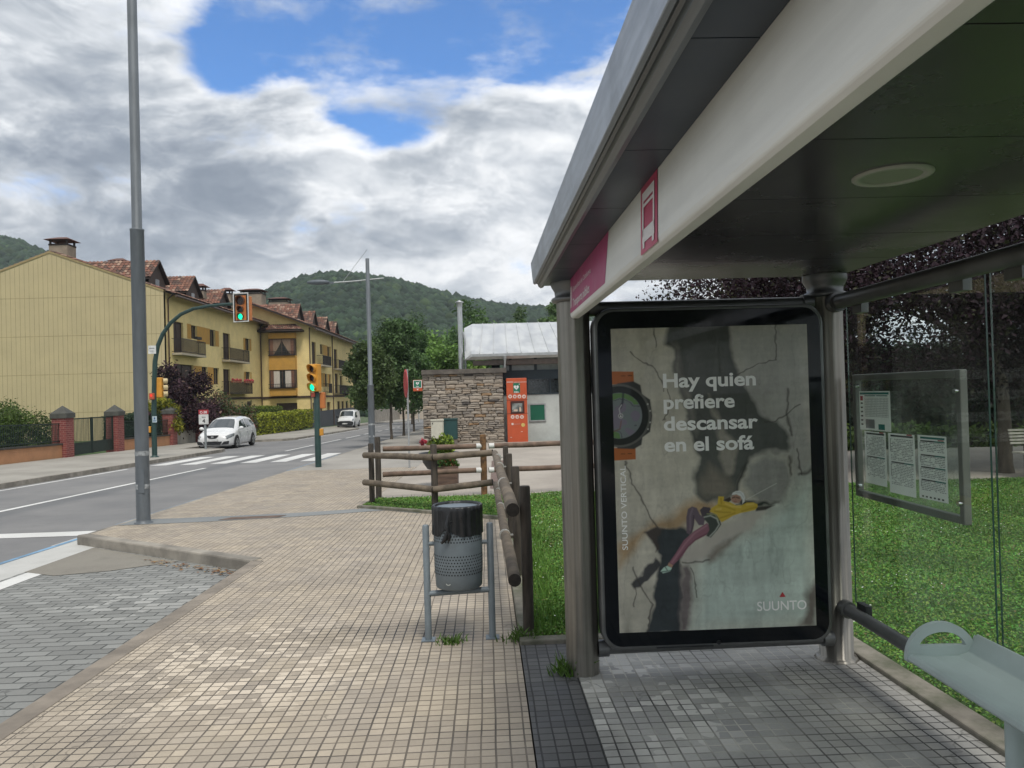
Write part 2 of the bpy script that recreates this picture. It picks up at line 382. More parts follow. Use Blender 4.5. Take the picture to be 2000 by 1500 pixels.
m_asph = M_ground('asphalt_surface', (.165, .165, .167), (.225, .222, .218), 90, .88, .55, .5, patch=(-8.9, -8.2, (.10, .108, .115)))
sheet('road', [(-15.2, -30), (-5.45, -30), (-5.45, 170), (-15.2, 170)], -.12, m_asph)
m_white = M_ground('road_paint', (.55, .55, .53), (.72, .72, .70), 60, .7, .35, .2)
m_blue = M('blue_paint', (.17, .30, .44), .7, var=.4, scale=5)
m_conc = M_ground('concrete_band', (.42, .42, .40), (.58, .575, .55), 40, .8, .35, .3)
mb = MB()
band(mb, -5.62, -5.05, -30, 10.12, -.113); band(mb, -5.74, -5.40, 10.12, 118, -.113)
tag(mb.build('gutter_strip', m_conc), kind='structure')
mk = MB()
a = G(0, 998, -.116); b = G(390, 917, -.116)
xl = (a[0]+b[0])/2
band(mk, xl-.07, xl+.07, -20, 24.4, -.116)
band(mk, -9.6, -5.63, 10.95, 11.38, -.115)                                    # bar across the lane
band(mk, -11.75, -11.63, -20, 25, -.116)
band(mk, -5.0, -4.78, -20, 8.6, -.108)
for k in range(6):                                                            # zebra crossing
    x0 = -11.6+k*1.02; band(mk, x0, x0+.56, 26.4, 31.0, -.116)
y = 34.0
while y < 120: band(mk, xl-.07, xl+.07, y, y+(5.5 if y < 60 else 2.2), -.116); y += 7.2 if y < 60 else 4.4
band(mk, -11.95, -11.83, 48, 118, -.116)
tag(mk.build('road_marking', m_white), kind='structure')
mk = MB(); band(mk, -5.70, -5.62, 7.6, 10.9, -.109); band(mk, -5.78, -5.72, 11.9, 15.5, -.109); band(mk, -5.80, -5.72, 22, 29.5, -.109)
tag(mk.build('blue_road_marking', m_blue), kind='structure')

m_bay = M_paving('bay_pavers', .215, None, (.20, .205, .195), (.29, .29, .275), (.085, .09, .085), (.05, .055, .05), offset=.5, row=.108, mortar=.008, rough=.82, brickvar=.8, bright=(-3.1, 6.9, 1.0), stains=((-4.6, 9.2, 1.1, .6, .35),))
sheet('parking_bay', [(-5.06, -30), (-2.46, -30), (-2.46, 8.6), (-5.06, 10.4)], -.112, m_bay)
m_sand = M_ground('bay_grit', (.19, .175, .15), (.25, .235, .20), 70, .92, .7, .5)
sheet('bay_grit', [(-5.05, 8.4), (-4.6, 8.15), (-4.1, 8.3), (-3.7, 8.6), (-3.55, 8.72), (-5.05, 9.85)], -.107, m_sand)

m_panot = M_paving('beige_panot', .0667, .2, (.385, .328, .256), (.482, .420, .336), (.20, .168, .13), (.085, .074, .06), mortar=.0048, bright=(-1.55, 4.7, 1.25),
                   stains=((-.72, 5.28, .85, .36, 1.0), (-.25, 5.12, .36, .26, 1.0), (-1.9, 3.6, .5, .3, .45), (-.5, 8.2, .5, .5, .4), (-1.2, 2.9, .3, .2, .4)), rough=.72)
SW = [(-2.36, -8), (.165, -8), (.165, 10.35), (-.80, 11.15), (-2.12, 12.15), (-2.02, 13.4), (-2.02, 16.2), (-1.93, 20.5), (-5.32, 20.5), (-5.32, 10.12), (-2.36, 7.98)]
sheet('pavement', SW, 0.0, m_panot, .2)
m_kerb = M('kerb_stone', (.30, .275, .235), .85, var=.3, scale=3, bmp=.5, dirt=.7)
m_kerb2 = M('kerb_flush', (.26, .225, .185), .85, var=.3, scale=3, bmp=.5, dirt=.6)
k = MB(); band(k, -2.50, -2.365, -8, 8.02, .002, .22)
tag(k.build('flush_kerb', m_kerb2, bevel=.008), kind='structure')
def strip(mb, pts, wd, z0, z1):                                               # kerb that follows a line on the ground
    pts = [Vector(p) for p in pts]; L = []; Rr = []
    for i, p in enumerate(pts):
        t = (pts[min(i+1, len(pts)-1)]-pts[max(i-1, 0)]).normalized(); nrm = Vector((-t.y, t.x))
        L.append(p+nrm*wd); Rr.append(p)
    for i in range(len(pts)-1):
        q = [Rr[i], Rr[i+1], L[i+1], L[i]]
        mb.prism([(c.x, c.y) for c in q], gfn, z0, z1)
k = MB(); strip(k, [(-5.44, 10.18), (-2.50, 8.0)], .16, -.2, .010)
tag(k.build('kerb', m_kerb, bevel=.02), kind='structure')
k = MB(); band(k, -5.405, -5.325, 10.2, 118, -.004, .2); tag(k.build('road_kerb', m_kerb, bevel=.01), kind='structure')
m_grey = M_ground('grey_band', (.17, .185, .19), (.25, .26, .26), 60, .85, .5, .4)
sheet('grey_paving_band', [(-5.3, 11.0), (-4.0, 11.1), (-2.7, 11.35), (-1.6, 11.7), (-1.05, 11.25), (-.9, 11.45), (-1.8, 12.05), (-2.9, 11.75), (-4.1, 11.62), (-5.3, 11.55)], .004, m_grey)
r_ = MB(); r_.prism([(-3.95, 11.2), (-3.1, 11.3), (-3.05, 11.5), (-3.85, 11.45)], gfn, -.01, .009)
tag(r_.build('drain_cover', M('rusty_cover', (.14, .095, .07), .8, var=.4), None, loc=(-3.5, 11.35, gz(11.35))), 'rust brown flat cover set in the grey paving band near the tall lamp', 'drain cover')
m_far = M_ground('far_pavement', (.26, .245, .22), (.36, .34, .305), 25, .88, .5, .4)
sheet('far_pavement', [(-5.32, 20.5), (-1.93, 20.5), (-1.93, 33.8), (-2.9, 33.8), (-2.9, 118), (-5.32, 118)], -.003, m_far, .2)
m_plaza = M_ground('plaza_concrete', (.30, .268, .232), (.42, .38, .33), 22, .85, .4, .3)
sheet('plaza', [(-2.03, 13.2), (22, 13.2), (30, 19), (30, 34), (-1.94, 34), (-1.94, 20.5), (-2.03, 16.2)], -.006, m_plaza, .2)
sheet('plaza_strip', [(.02, 14.4), (.42, 14.4), (.55, 22), (.1, 22)], .002, M('brown_pavers', (.17, .12, .10), .85, var=.3, scale=9))
m_gp = M_paving('grey_panot', .0667, .2, (.10, .10, .10), (.155, .156, .155), (.05, .05, .05), (.03, .03, .03), rough=.7)
sheet('grey_pavement_edge', [(.173, -8), (.47, -8), (.47, 4.86), (.173, 4.86)], 0.0, m_gp, .2)
m_sf = M_paving('shelter_panot', .0667, .2, (.36, .362, .345), (.50, .49, .455), (.21, .205, .195), (.05, .05, .045), bright=(.75, 3.9, .9), grout_light=1.0, rough=.74,
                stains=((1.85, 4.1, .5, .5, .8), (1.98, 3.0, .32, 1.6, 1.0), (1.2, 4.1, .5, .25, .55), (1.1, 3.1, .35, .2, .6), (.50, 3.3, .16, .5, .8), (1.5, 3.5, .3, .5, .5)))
sheet('shelter_floor', [(.474, -8), (2.12, -8), (2.12, 4.86), (.474, 4.86)], .003, m_sf, .2)
k = MB(); band(k, 2.12, 2.26, -8, 4.98, .03, .25); band(k, .17, 2.12, 4.86, 4.96, .03, .25); band(k, .17, .27, 4.96, 10.3, .045, .25)
strip(k, [(-2.1, 12.1), (-.83, 11.12), (.17, 10.3)], .09, -.2, .045); 
tag(k.build('lawn_kerb', M('mossy_kerb', (.20, .185, .155), .9, var=.4, scale=5, bmp=.6, dirt=.8, col2=(.10, .105, .07)), bevel=.01), kind='structure')
m_soil = M_ground('lawn_soil', (.035, .075, .018), (.055, .11, .025), 25, .95, .6, .6)
LAWN = [(.26, 4.95), (2.25, 4.95), (2.25, -8), (26, -8), (26, 13.15), (-1.95, 13.15), (-2.06, 12.2), (-.78, 11.2), (.26, 10.4)]
sheet('lawn_soil', LAWN, -.012, m_soil)
# left side of the road
LS = [(-17.4, -30), (-12.0, -30), (-12.0, 34.6), (-12.2, 35.6), (-13.2, 36.6), (-14.7, 37.1), (-14.7, 46.0), (-12.6, 47.0), (-12.1, 48.2), (-12.1, 72), (-13.0, 74.5), (-14.9, 76), (-14.9, 110), (-12.1, 112), (-12.1, 160), (-17.4, 160)]
m_ls = M_ground('left_pavement', (.25, .235, .205), (.36, .34, .30), 30, .88, .5, .4)
sheet('left_pavement', LS, 0.0, m_ls, .2)
k = MB(); strip(k, [(p[0]+.012, p[1]) for p in LS[1:13]], .15, -.2, .012)
tag(k.build('left_kerb', m_kerb), kind='structure')
sheet('garden_ground', [(-60, 10), (-17.4, 10), (-17.4, 120), (-60, 120)], -.02, m_soil)

# clover lawn: thousands of small leaves
def in_poly(x, y, poly):
    c = np.zeros(len(x), bool); n = len(poly); j = n-1
    for i in range(n):
        xi, yi = poly[i]; xj, yj = poly[j]
        q = ((yi > y) != (yj > y)) & (x < (xj-xi)*(y-yi)/(yj-yi+1e-12)+xi); c ^= q; j = i
    return c
def leaf_quads(P, size, nrm_up=.0, tall=0.0, aspect=1.0, rg=rng):
    n = len(P); th = rg.uniform(0, 2*PI, n); d = rg.normal(size=(n, 3)); d[:, 2] = np.abs(d[:, 2])+nrm_up
    d /= np.linalg.norm(d, axis=1)[:, None]
    a = np.cross(d, rg.normal(size=(n, 3))); a /= np.linalg.norm(a, axis=1)[:, None]+1e-9; b = np.cross(d, a)
    s = np.asarray(size).reshape(-1, 1) if hasattr(size, '__len__') else rg.uniform(.6, 1.25, (n, 1))*size
    v = np.stack([P-a*s*.5*aspect, P-b*s*.30+d*s*.06, P+a*s*.5*aspect, P+b*s*.30+d*s*.06], 1).reshape(-1, 3)
    f = np.arange(n*4).reshape(n, 4); return v, f
GP = [(.27, 4.98), (2.27, 4.98), (2.27, .3), (11, .3), (16, 13.1), (-1.93, 13.1), (-2.03, 12.25), (-.76, 11.25), (.27, 10.42)]
N = 800000
r_ = rng.uniform(.0, 1.0, N); yy = .3+13.0*r_**1.15; xx = -2.2+rng.uniform(0, 1, N)**1.25*15
k_ = in_poly(xx, yy, GP) & (xx < 1.1+.83*yy); xx, yy = xx[k_], yy[k_]
hh = .012+.030*rng.uniform(0, 1, len(xx))+.028*np.array([max(0, mnoise.noise((x*1.3, y*1.3, 0))) for x, y in zip(xx, yy)])
sz = rng.uniform(.011, .022, len(xx))*(1+.06*yy)
P = np.stack([xx, yy, -SLOPE*yy+hh], 1)
v, f = leaf_quads(P, sz, .9)
tone = np.array([mnoise.noise((x*.8, y*.8, 5)) for x, y in zip(xx, yy)])
g = (np.array([.13, .255, .045])[None]*(1+.55*rng.normal(size=(len(xx), 1)).clip(-1, 1.5)*.55)*(1+.5*tone[:, None])).clip(.008, .5)
g[:, 0] *= 1+.4*rng.uniform(-1, 1, len(xx))
dry = rng.uniform(0, 1, len(xx)) < .035+.10*(tone > .35); g[dry] = np.array([.24, .21, .085])*rng.uniform(.6, 1.1, (dry.sum(), 1))
m_grass = M_attr('clover_leaf', .55, transl=.25)
gr = np_mesh('grass', v, f, m_grass, cols=np.repeat(g, 4, 0)); tag(gr, kind='stuff')
nb = 26000                                                                    # upright blades, denser near the fence posts and kerbs
yb = .4+12.7*rng.uniform(0, 1, nb)**1.2; xb = np.where(rng.uniform(0, 1, nb) < .35, .28+np.abs(rng.normal(0, .18, nb)), -2+rng.uniform(0, 1, nb)*13)
k_ = in_poly(xb, yb, GP) & (xb < 1.1+.83*yb); xb, yb = xb[k_], yb[k_]; nb = len(xb)
h = rng.uniform(.05, .13, nb); th = rng.uniform(0, 2*PI, nb); wd = .004+.0006*yb
base = np.stack([xb, yb, -SLOPE*yb-.01], 1); side = np.stack([np.cos(th), np.sin(th), 0*th], 1)*wd[:, None]
lean = np.stack([rng.normal(0, .35, nb), rng.normal(0, .35, nb), np.ones(nb)], 1)*h[:, None]
v = np.stack([base-side, base+side, base+lean], 1).reshape(-1, 3); f = np.arange(nb*3).reshape(nb, 3)
g2 = np.array([.13, .26, .045])[None]*rng.uniform(.5, 1.3, (nb, 1))
tag(np_mesh('grass_blades', v, f, m_grass, cols=np.repeat(g2, 3, 0)), kind='stuff')
nd = 5200
yd = rng.uniform(1, 13, nd); xd = rng.uniform(.4, 10, nd)
kd = in_poly(xd, yd, GP) & (np.array([mnoise.noise((x*.9, y*.9, 9)) for x, y in zip(xd, yd)]) > -.05); xd, yd = xd[kd], yd[kd]
v, f = leaf_quads(np.stack([xd, yd, -SLOPE*yd+.058+rng.uniform(0, .02, len(xd))], 1), rng.uniform(.014, .024, len(xd)), 3.0, aspect=.7)
tag(np_mesh('daisies', v, f, T('white_petal', (.75, .75, .70), .6)), kind='stuff')
# weeds in the joints and dead leaves under the kerb
def tuft(name, cx, cy, n, rad, h, label, col=(.09, .17, .03)):
    vs = []; fs = []; cs = []
    for i in range(n):
        x, y = cx+random.gauss(0, rad), cy+random.gauss(0, rad*.8); z = gz(y)-.005; an = random.uniform(0, 2*PI); hh = h*random.uniform(.4, 1.1)
        c, s_ = math.cos(an)*.006, math.sin(an)*.006; lx, ly = random.gauss(0, .5)*hh, random.gauss(0, .5)*hh; b0 = len(vs)
        vs += [(x-c, y-s_, z), (x+c, y+s_, z), (x+lx*.6+c*.7, y+ly*.6+s_*.7, z+hh*.7), (x+lx, y+ly, z+hh)]
        fs.append((b0, b0+1, b0+2, b0+3)); k = random.uniform(.6, 1.3); cs += [tuple(q*k for q in col)]*4
    o = np_mesh(name, vs, fs, m_grass, cols=np.array(cs), loc=(cx, cy, gz(cy))); return tag(o, label, 'weed', 'weeds growing between the paving')
tuft('weed_tuft', .42, 4.32, 170, .045, .10, 'grassy weed tuft growing against the base of the near shelter column')
tuft('weed_tuft', -.27, 4.98, 110, .045, .05, 'low green weeds on paving between the two legs of the litter bin')
tuft('weed_tuft', .20, 4.99, 170, .05, .09, 'weeds at the pavement corner by the foot of the nearest fence post')
tuft('weed_tuft', 1.72, 4.22, 60, .035, .012, 'small dark moss patch beside the foot of the far shelter column', (.05, .06, .03))
vs = []; fs = []; cs = []
for i in range(130):
    t_ = random.random()**.7; x = -4.1+1.5*t_+random.gauss(0, .05); y = 9.05-1.05*t_-.06-abs(random.gauss(0, .09)); z = gz(y, -.10); s_ = random.uniform(.012, .03); a_ = random.uniform(0, 6.28); b0 = len(vs)
    vs += [(x+s_*math.cos(a_+q), y+s_*math.sin(a_+q)*.6, z+random.uniform(0, .012)) for q in (0, 1.6, 3.1, 4.7)]; fs.append((b0, b0+1, b0+2, b0+3))
    cs += [random.choice([(.16, .07, .03), (.22, .12, .05), (.10, .06, .03), (.28, .19, .09)])]*4
tag(np_mesh('fallen_leaves', vs, fs, M_attr('dead_leaf', .8), cols=np.array(cs)), kind='stuff')
# ================================================================== bus shelter
m_steel = M('brushed_steel', (.26, .248, .22), .38, .7, var=.22, scale=5, stretch=(14, 14, .25), dirt=.35)
m_steel_d = M('dull_steel', (.17, .175, .175), .42, .6, var=.2, scale=6, dirt=.3)
m_ceil = M('ceiling_panel', (.068, .060, .078), .26, .3, var=.10, scale=1.2)
m_zinc = M('zinc_sheet', (.42, .46, .515), .5, .5, var=.22, scale=9, stretch=(1, .35, 3), dirt=.45)
m_alu = M('gutter_aluminium', (.16, .18, .195), .35, .6, var=.25, scale=4, stretch=(6, .3, 6))
m_beam = M('white_beam', (.76, .77, .74), .45, var=.10, scale=3, dirt=.22, stretch=(1, .3, 4))
m_black = M('black_glass', (.005, .007, .010), .06, var=.1, spec=.28)
m_gasket = M('black_gasket', (.015, .017, .02), .4)
m_glass = M_glass('pane_glass', (.95, .98, .965), .8, .035)
m_glass_edge = M('glass_edge', (.03, .07, .06), .15, var=.1)
NPX, NPY = .508, 4.325; FPX2, FPY2 = 2.005, 4.385
sh = thing('bus_shelter', 'grey metal bus shelter with round steel columns, white beam and framed poster case', 'bus shelter', (1.2, 2.0, gz(2.0)))
Zr = 2.158; y0r, y1r = -4.2, 4.42
skx = lambda y: .0075*(4.3-y)                                       # the roof runs half a degree off the paving
for cx, cy in ((NPX, NPY), (FPX2, FPY2), (FPX2, -1.6), (NPX, -1.6)):
    c = MB(); zb = gz(cy)-.01
    fl = [(.125, zb), (.125, zb+.012), (.112, zb+.03)] if cx > 1 and cy > 0 else []
    c.lathe((cx, cy, 0), fl+[(.094, zb+.035 if fl else zb), (.094, Zr-.16), (.094, Zr-.13)], 48, flute=12, fd=.006)
    col_o = c.build('column', m_steel, sh)
    c = MB(); c.lathe((cx, cy, 0), [(.094, Zr-.135), (.118, Zr-.128), (.121, Zr-.118), (.118, Zr-.108), (.100, Zr-.10), (.103, Zr-.07), (.118, Zr-.045), (.124, Zr-.03), (.124, Zr-.002)], 40)
    c.build('capital', m_steel_d, col_o)
def run(mb, prof, ya, yb): mb.prism(prof, lambda a, b, d: (a+skx(d), d, b), ya, yb)
def panels(mb, xa, xb, z, step, gap=.005, th=.02):
    y = y1r
    while y > y0r: run(mb, [(xa, z), (xb, z), (xb, z+th), (xa, z+th)], y-step+gap, y); y -= step
r = MB(); panels(r, .545, 2.10, Zr, .62); ceil = r.build('ceiling', m_ceil, sh)
r = MB(); panels(r, .352, .482, 2.138, .62, .004, .015); r.build('soffit', M('soffit_panel', (.045, .060, .082), .4, .3, var=.12, scale=2), sh)
r = MB(); run(r, [(.31, 2.20), (2.13, 2.185), (2.13, 2.262), (.31, 2.262)], y0r, y1r+.004); r.build('roof_deck', m_steel_d, sh)
gp = [(.354, 2.134), (.338, 2.128), (.325, 2.138), (.320, 2.152), (.312, 2.156), (.304, 2.150), (.296, 2.158), (.308, 2.178), (.334, 2.21), (.354, 2.21)]
r = MB(); run(r, gp, y0r, y1r+.03); r.build('gutter', m_alu, sh)
r = MB(); run(r, [(.294, 2.160), (.297, 2.157), (.306, 2.178), (.294, 2.272), (.32, 2.284), (.32, 2.289), (.284, 2.278)], y0r, y1r+.04); r.build('fascia', m_zinc, sh)
bp = [(.484, 2.150), (.478, 1.945), (.481, 1.930), (.492, 1.922), (.523, 1.922), (.536, 1.930), (.540, 1.945), (.542, 2.156), (.484, 2.156)]
r = MB(); run(r, bp, y0r, 4.20); beam = r.build('beam', m_beam, sh, bevel=.004)
# lettering helper: text as a flat mesh
def text_mesh(body, font_bold=0.0, space=1.0):
    cu = bpy.data.curves.new('lettering', 'FONT'); cu.body = body; cu.size = 1.0; cu.offset = font_bold; cu.space_character = space; cu.resolution_u = 5
    o = bpy.data.objects.new('lettering', cu); COL.objects.link(o)
    dg = bpy.context.evaluated_depsgraph_get(); me = bpy.data.meshes.new_from_object(o.evaluated_get(dg))
    V = np.array([v.co[:] for v in me.vertices]) if len(me.vertices) else np.zeros((0, 3)); F = [tuple(p.vertices) for p in me.polygons]
    bpy.data.objects.remove(o); bpy.data.curves.remove(cu); bpy.data.meshes.remove(me); return V, F
def add_text(mb, body, o, ux, uy, width=None, height=None, bold=.0, off=0.0, space=1.0):
    """text with its lower-left corner at o, along ux, up uy; fitted to width and to cap height"""
    V, F = text_mesh(body, bold, space)
    if not len(V): return
    o = Vector(o); ux = Vector(ux); uy = Vector(uy); n = ux.cross(uy)
    sy = height/.70 if height else 1
    sx = width/(V[:, 0].max()-V[:, 0].min()) if width else sy
    x0 = V[:, 0].min()
    mb.add([o+ux*((q[0]-x0)*sx)+uy*(q[1]*sy)+n*off for q in V], F, False)
m_mag = M('magenta_film', (.42, .045, .17), .4, var=.1); m_pink = M('crimson_film', (.48, .05, .12), .4, var=.1); m_wtxt = T('white_print', (.72, .70, .70), .5, var=.04)
def bq(y, z, d=0.0): t_ = (z-1.945)/(2.150-1.945); return (.478+.006*t_+skx(y)-.0012-d, y, z)      # on the outer face of the beam
ux_ = Vector((.0075, -1, 0)).normalized()
r = MB(); r.add([bq(4.185, 1.948), bq(3.02, 1.948), bq(2.93, 2.140), bq(4.185, 2.140)], [(0, 1, 2, 3)]); sg = r.build('sign_panel', m_mag, sh)
r = MB()
add_text(r, 'Transports públics', bq(4.06, 1.970, .002), ux_, (.03, 0, 1), .62, .042, .015)
add_text(r, 'Generalitat de Catalunya', bq(4.06, 2.052, .002), ux_, (.03, 0, 1), .66, .026, 0)
for i in range(4): r.add([bq(4.165-i*.019, 1.975, .002), bq(4.155-i*.019, 1.975, .002), bq(4.155-i*.019, 2.09, .002), bq(4.165-i*.019, 2.09, .002)], [(0, 1, 2, 3)])
build_each(r, 'sign_lettering', m_wtxt, sg)
ya, yb = 2.33, 2.11
r = MB(); r.add([bq(ya, 1.932, .001), bq(yb, 1.932, .001), bq(yb, 2.140, .001), bq(ya, 2.140, .001)], [(0, 1, 2, 3)]); bs = r.build('bus_emblem', m_pink, sh)
r = MB()
def sq(y0, y1, z0, z1): r.add([bq(y0, z0, .003), bq(y1, z0, .003), bq(y1, z1, .003), bq(y0, z1, .003)], [(0, 1, 2, 3)])
Y0, Y1 = 2.30, 2.14
sq(Y0, Y1, 2.088, 2.116); sq(Y0, Y0-.018, 1.983, 2.088); sq(Y1+.018, Y1, 1.983, 2.088); sq(Y0-.018, Y1+.018, 2.07, 2.08); sq(Y0, Y1, 1.963, 2.003); sq(Y0-.005, Y0-.03, 1.946, 1.963); sq(Y1+.03, Y1+.005, 1.946, 1.963)
r.build('bus_drawing', m_wtxt, bs)
# recessed ceiling lamp
dl = PZ(1743, 342, Zr); r = MB()
r.lathe((dl[0], dl[1], Zr), [(.085, .004), (.085, -.006), (.110, -.008), (.116, -.003), (.116, .004)], 48)
lamp = r.build('ceiling_lamp', M('lamp_ring', (.42, .44, .38), .4, var=.05), sh)
r = MB(); r.add([(dl[0]+.086*math.cos(2*PI*k/40), dl[1]+.086*math.sin(2*PI*k/40), Zr-.0035) for k in range(40)], [tuple(range(40))]); r.build('lamp_diffuser', M('lamp_diffuser', (.26, .29, .22), .35, var=.1), lamp)
# rails
def rail(name, p, q, rad, m=m_steel_d, knob=True, par=sh):
    r = MB(); r.tube([p, q], rad, 20); o = r.build(name, m, par)
    if knob:
        d = (Vector(q)-Vector(p)).normalized()
        for e, s in ((Vector(p), 1), (Vector(q), -1)): r = MB(); r.tube([e, e+d*s*.06], rad*1.35, 20); r.build('rail_collar', m, o)
    return o
zt = 2.00
rail('top_rail', (NPX+.09, 4.34, 1.992), (FPX2-.09, 4.37, 1.995), .036)
rail('foot_rail', (NPX+.085, 4.30, .055), (FPX2-.05, 4.33, .055), .035)
rail('back_rail', (FPX2+.01, 4.29, 1.985), (FPX2+.01, -1.5, 1.985), .042)
rail('back_rail', (FPX2+.01, 4.29, .235), (FPX2+.01, -1.5, .235), .035)
r = MB()
for k in range(5): yy_ = 4.12-k*1.22; r.bb(2.03, 2.065, yy_-.05, yy_+.05, .245, .30)
build_each(r, 'glass_clip', m_gasket, sh)
y = 4.22
for k in range(4):
    r = MB(); r.bb(2.046, 2.056, y-1.19, y, .28, 1.955); pane = r.build('glass_pane', [m_glass], sh)
    r = MB(); r.bb(2.0475, 2.0545, y-1.1925, y-1.1905, .28, 1.955); r.bb(2.0475, 2.0545, y+.0005, y+.0025, .28, 1.955); build_each(r, 'pane_edge', m_glass_edge, pane)
    r = MB()
    for q in (.16, 1.03): r.bb(2.03, 2.07, y-q-.05, y-q+.05, 1.90, 1.962)
    build_each(r, 'pane_clamp', m_steel_d, pane)
    y -= 1.225
# ---- poster case
YP = 4.20
pts_c = [PY(*p, YP) for p in ((1157, 602), (1607, 592), (1176, 1268), (1626, 1258))]
cx0 = (pts_c[0][0]+pts_c[2][0])/2; cx1 = (pts_c[1][0]+pts_c[3][0])/2; cz1 = (pts_c[0][2]+pts_c[1][2])/2; cz0 = (pts_c[2][2]+pts_c[3][2])/2
def rrect(x0, x1, z0, z1, rad, n=8):
    out = []
    for cx, cz, a0 in ((x1-rad, z1-rad, 0), (x0+rad, z1-rad, 90), (x0+rad, z0+rad, 180), (x1-rad, z0+rad, 270)):
        for i in range(n+1): a = R(a0+90*i/n); out.append((cx+rad*math.cos(a), cz+rad*math.sin(a)))
    return out
fxz = lambda a, b, d: (a, d, b)
r = MB(); r.prism(rrect(cx0, cx1, cz0, cz1, .11), fxz, YP-.005, YP+.13); case = r.build('poster_case', m_steel_d, sh, bevel=.012)
r = MB(); r.prism(rrect(cx0+.022, cx1-.022, cz0+.022, cz1-.022, .095), fxz, YP-.010, YP-.0045); r.build('case_glass', m_black, case, bevel=.003)
r = MB()
r.tube([(cx0+.3, YP-.012, cz0+.011), (cx0+.62, YP-.012, cz0+.011)], .004, 8); r.tube([((cx0+cx1)/2, YP-.016, cz0+.028), ((cx0+cx1)/2, YP-.006, cz0+.028)], .012, 12); r.build('case_lock', m_gasket, case)
# ---- the poster: printed picture as coloured points on a flat sheet
ZS = 1139/600.0
def zpx(x, y): return (1100+x/ZS, 560+y/ZS)
src = [(175, 157), (905, 138), (937, 1257), (210, 1283)]; dst = [(0, 0), (1, 0), (1, 1), (0, 1)]
A = []; bb_ = []
for (x, y), (u, v) in zip(src, dst):
    A += [[x, y, 1, 0, 0, 0, -u*x, -u*y], [0, 0, 0, x, y, 1, -v*x, -v*y]]; bb_ += [u, v]
Hm = np.append(np.linalg.solve(np.array(A, float), np.array(bb_, float)), 1).reshape(3, 3)
def uv(x, y): q = Hm @ np.array([x, y, 1.0]); return q[0]/q[2], q[1]/q[2]
pc = [PY(*zpx(*p), YP-.012) for p in src]
px0 = (pc[0][0]+pc[3][0])/2; px1 = (pc[1][0]+pc[2][0])/2; pz1 = (pc[0][2]+pc[1][2])/2; pz0 = (pc[2][2]+pc[3][2])/2
PWD, PHT = px1-px0, pz1-pz0
nu, nv = 400, 600
U, V = np.meshgrid(np.linspace(0, 1, nu), np.linspace(0, 1, nv)); asp = PHT/PWD
def nz(sx, sy, ox=0, oct_=3):
    out = np.zeros_like(U); amp = 1
    for k in range(oct_):
        gx, gy = max(2, int(sx*2**k)), max(2, int(sy*2**k)); gr_ = np.random.default_rng(ox+k).normal(size=(gy+2, gx+2))
        fx, fy = U*gx, V*gy; ix, iy = fx.astype(int), fy.astype(int); tx, ty = fx-ix, fy-iy; tx = tx*tx*(3-2*tx); ty = ty*ty*(3-2*ty)
        out += amp*((gr_[iy, ix]*(1-tx)+gr_[iy, ix+1]*tx)*(1-ty)+(gr_[iy+1, ix]*(1-tx)+gr_[iy+1, ix+1]*tx)*ty); amp *= .55
    return out
wu = U+.006*nz(14, 22, 3); wv_ = (V+.0045*nz(14, 22, 9))
def sdist(poly, wob=True):
    X, Y = (wu, wv_*asp) if wob else (U, V*asp)
    P_ = [(uv(*p)[0], uv(*p)[1]*asp) for p in poly]; n = len(P_); d = np.full(U.shape, 9.0); ins = np.zeros(U.shape, bool)
    for i in range(n):
        (x1, y1), (x2, y2) = P_[i], P_[(i+1) % n]; ex, ey = x2-x1, y2-y1
        t_ = np.clip(((X-x1)*ex+(Y-y1)*ey)/(ex*ex+ey*ey+1e-9), 0, 1); d = np.minimum(d, np.hypot(X-x1-t_*ex, Y-y1-t_*ey))
        c = ((y1 > Y) != (y2 > Y)) & (X < (x2-x1)*(Y-y1)/(y2-y1+1e-12)+x1); ins ^= c
    return np.where(ins, -d, d)
IMG = np.zeros(U.shape+(3,)); 
def paint(col, a): 
    global IMG
    IMG = IMG*(1-a[..., None])+np.array(col)*a[..., None]
def poly(col, pts, soft=.012, wob=True, amt=1.0): d = sdist(pts, wob); paint(col, amt*np.clip(.5-d/soft, 0, 1))
def line(col, pts, wd, amt=1.0, wob=True):
    d = np.full(U.shape, 9.0); X, Y = (wu, wv_*asp) if wob else (U, V*asp)
    P_ = [(uv(*p)[0], uv(*p)[1]*asp) for p in pts]
    for (x1, y1), (x2, y2) in zip(P_[:-1], P_[1:]):
        ex, ey = x2-x1, y2-y1; t_ = np.clip(((X-x1)*ex+(Y-y1)*ey)/(ex*ex+ey*ey+1e-9), 0, 1); d = np.minimum(d, np.hypot(X-x1-t_*ex, Y-y1-t_*ey))
    paint(col, amt*np.clip(1-d/wd, 0, 1))
def circ(col, c, rad, soft=.004, amt=1.0):
    a, b = uv(*c); d = np.hypot(U-a, (V-b)*asp)-rad/730.0; paint(col, amt*np.clip(.5-d/soft, 0, 1))
IMG[:] = (.46, .43, .35)
fr_ = np.clip(nz(3, 5, 20)*.16+.5, 0, 1)[..., None]; IMG = IMG*(.82+.30*fr_)
poly((.34, .33, .29), [(600, 130), (910, 130), (945, 760), (860, 740), (830, 640), (700, 640), (640, 330)], .12)
poly((.42, .48, .42), [(500, 1000), (700, 900), (800, 800), (930, 700), (940, 1260), (470, 1275)], .15)
poly((.36, .25, .14), [(205, 960), (300, 900), (420, 830), (500, 785), (590, 815), (470, 870), (420, 910), (320, 905), (212, 1045)], .05)
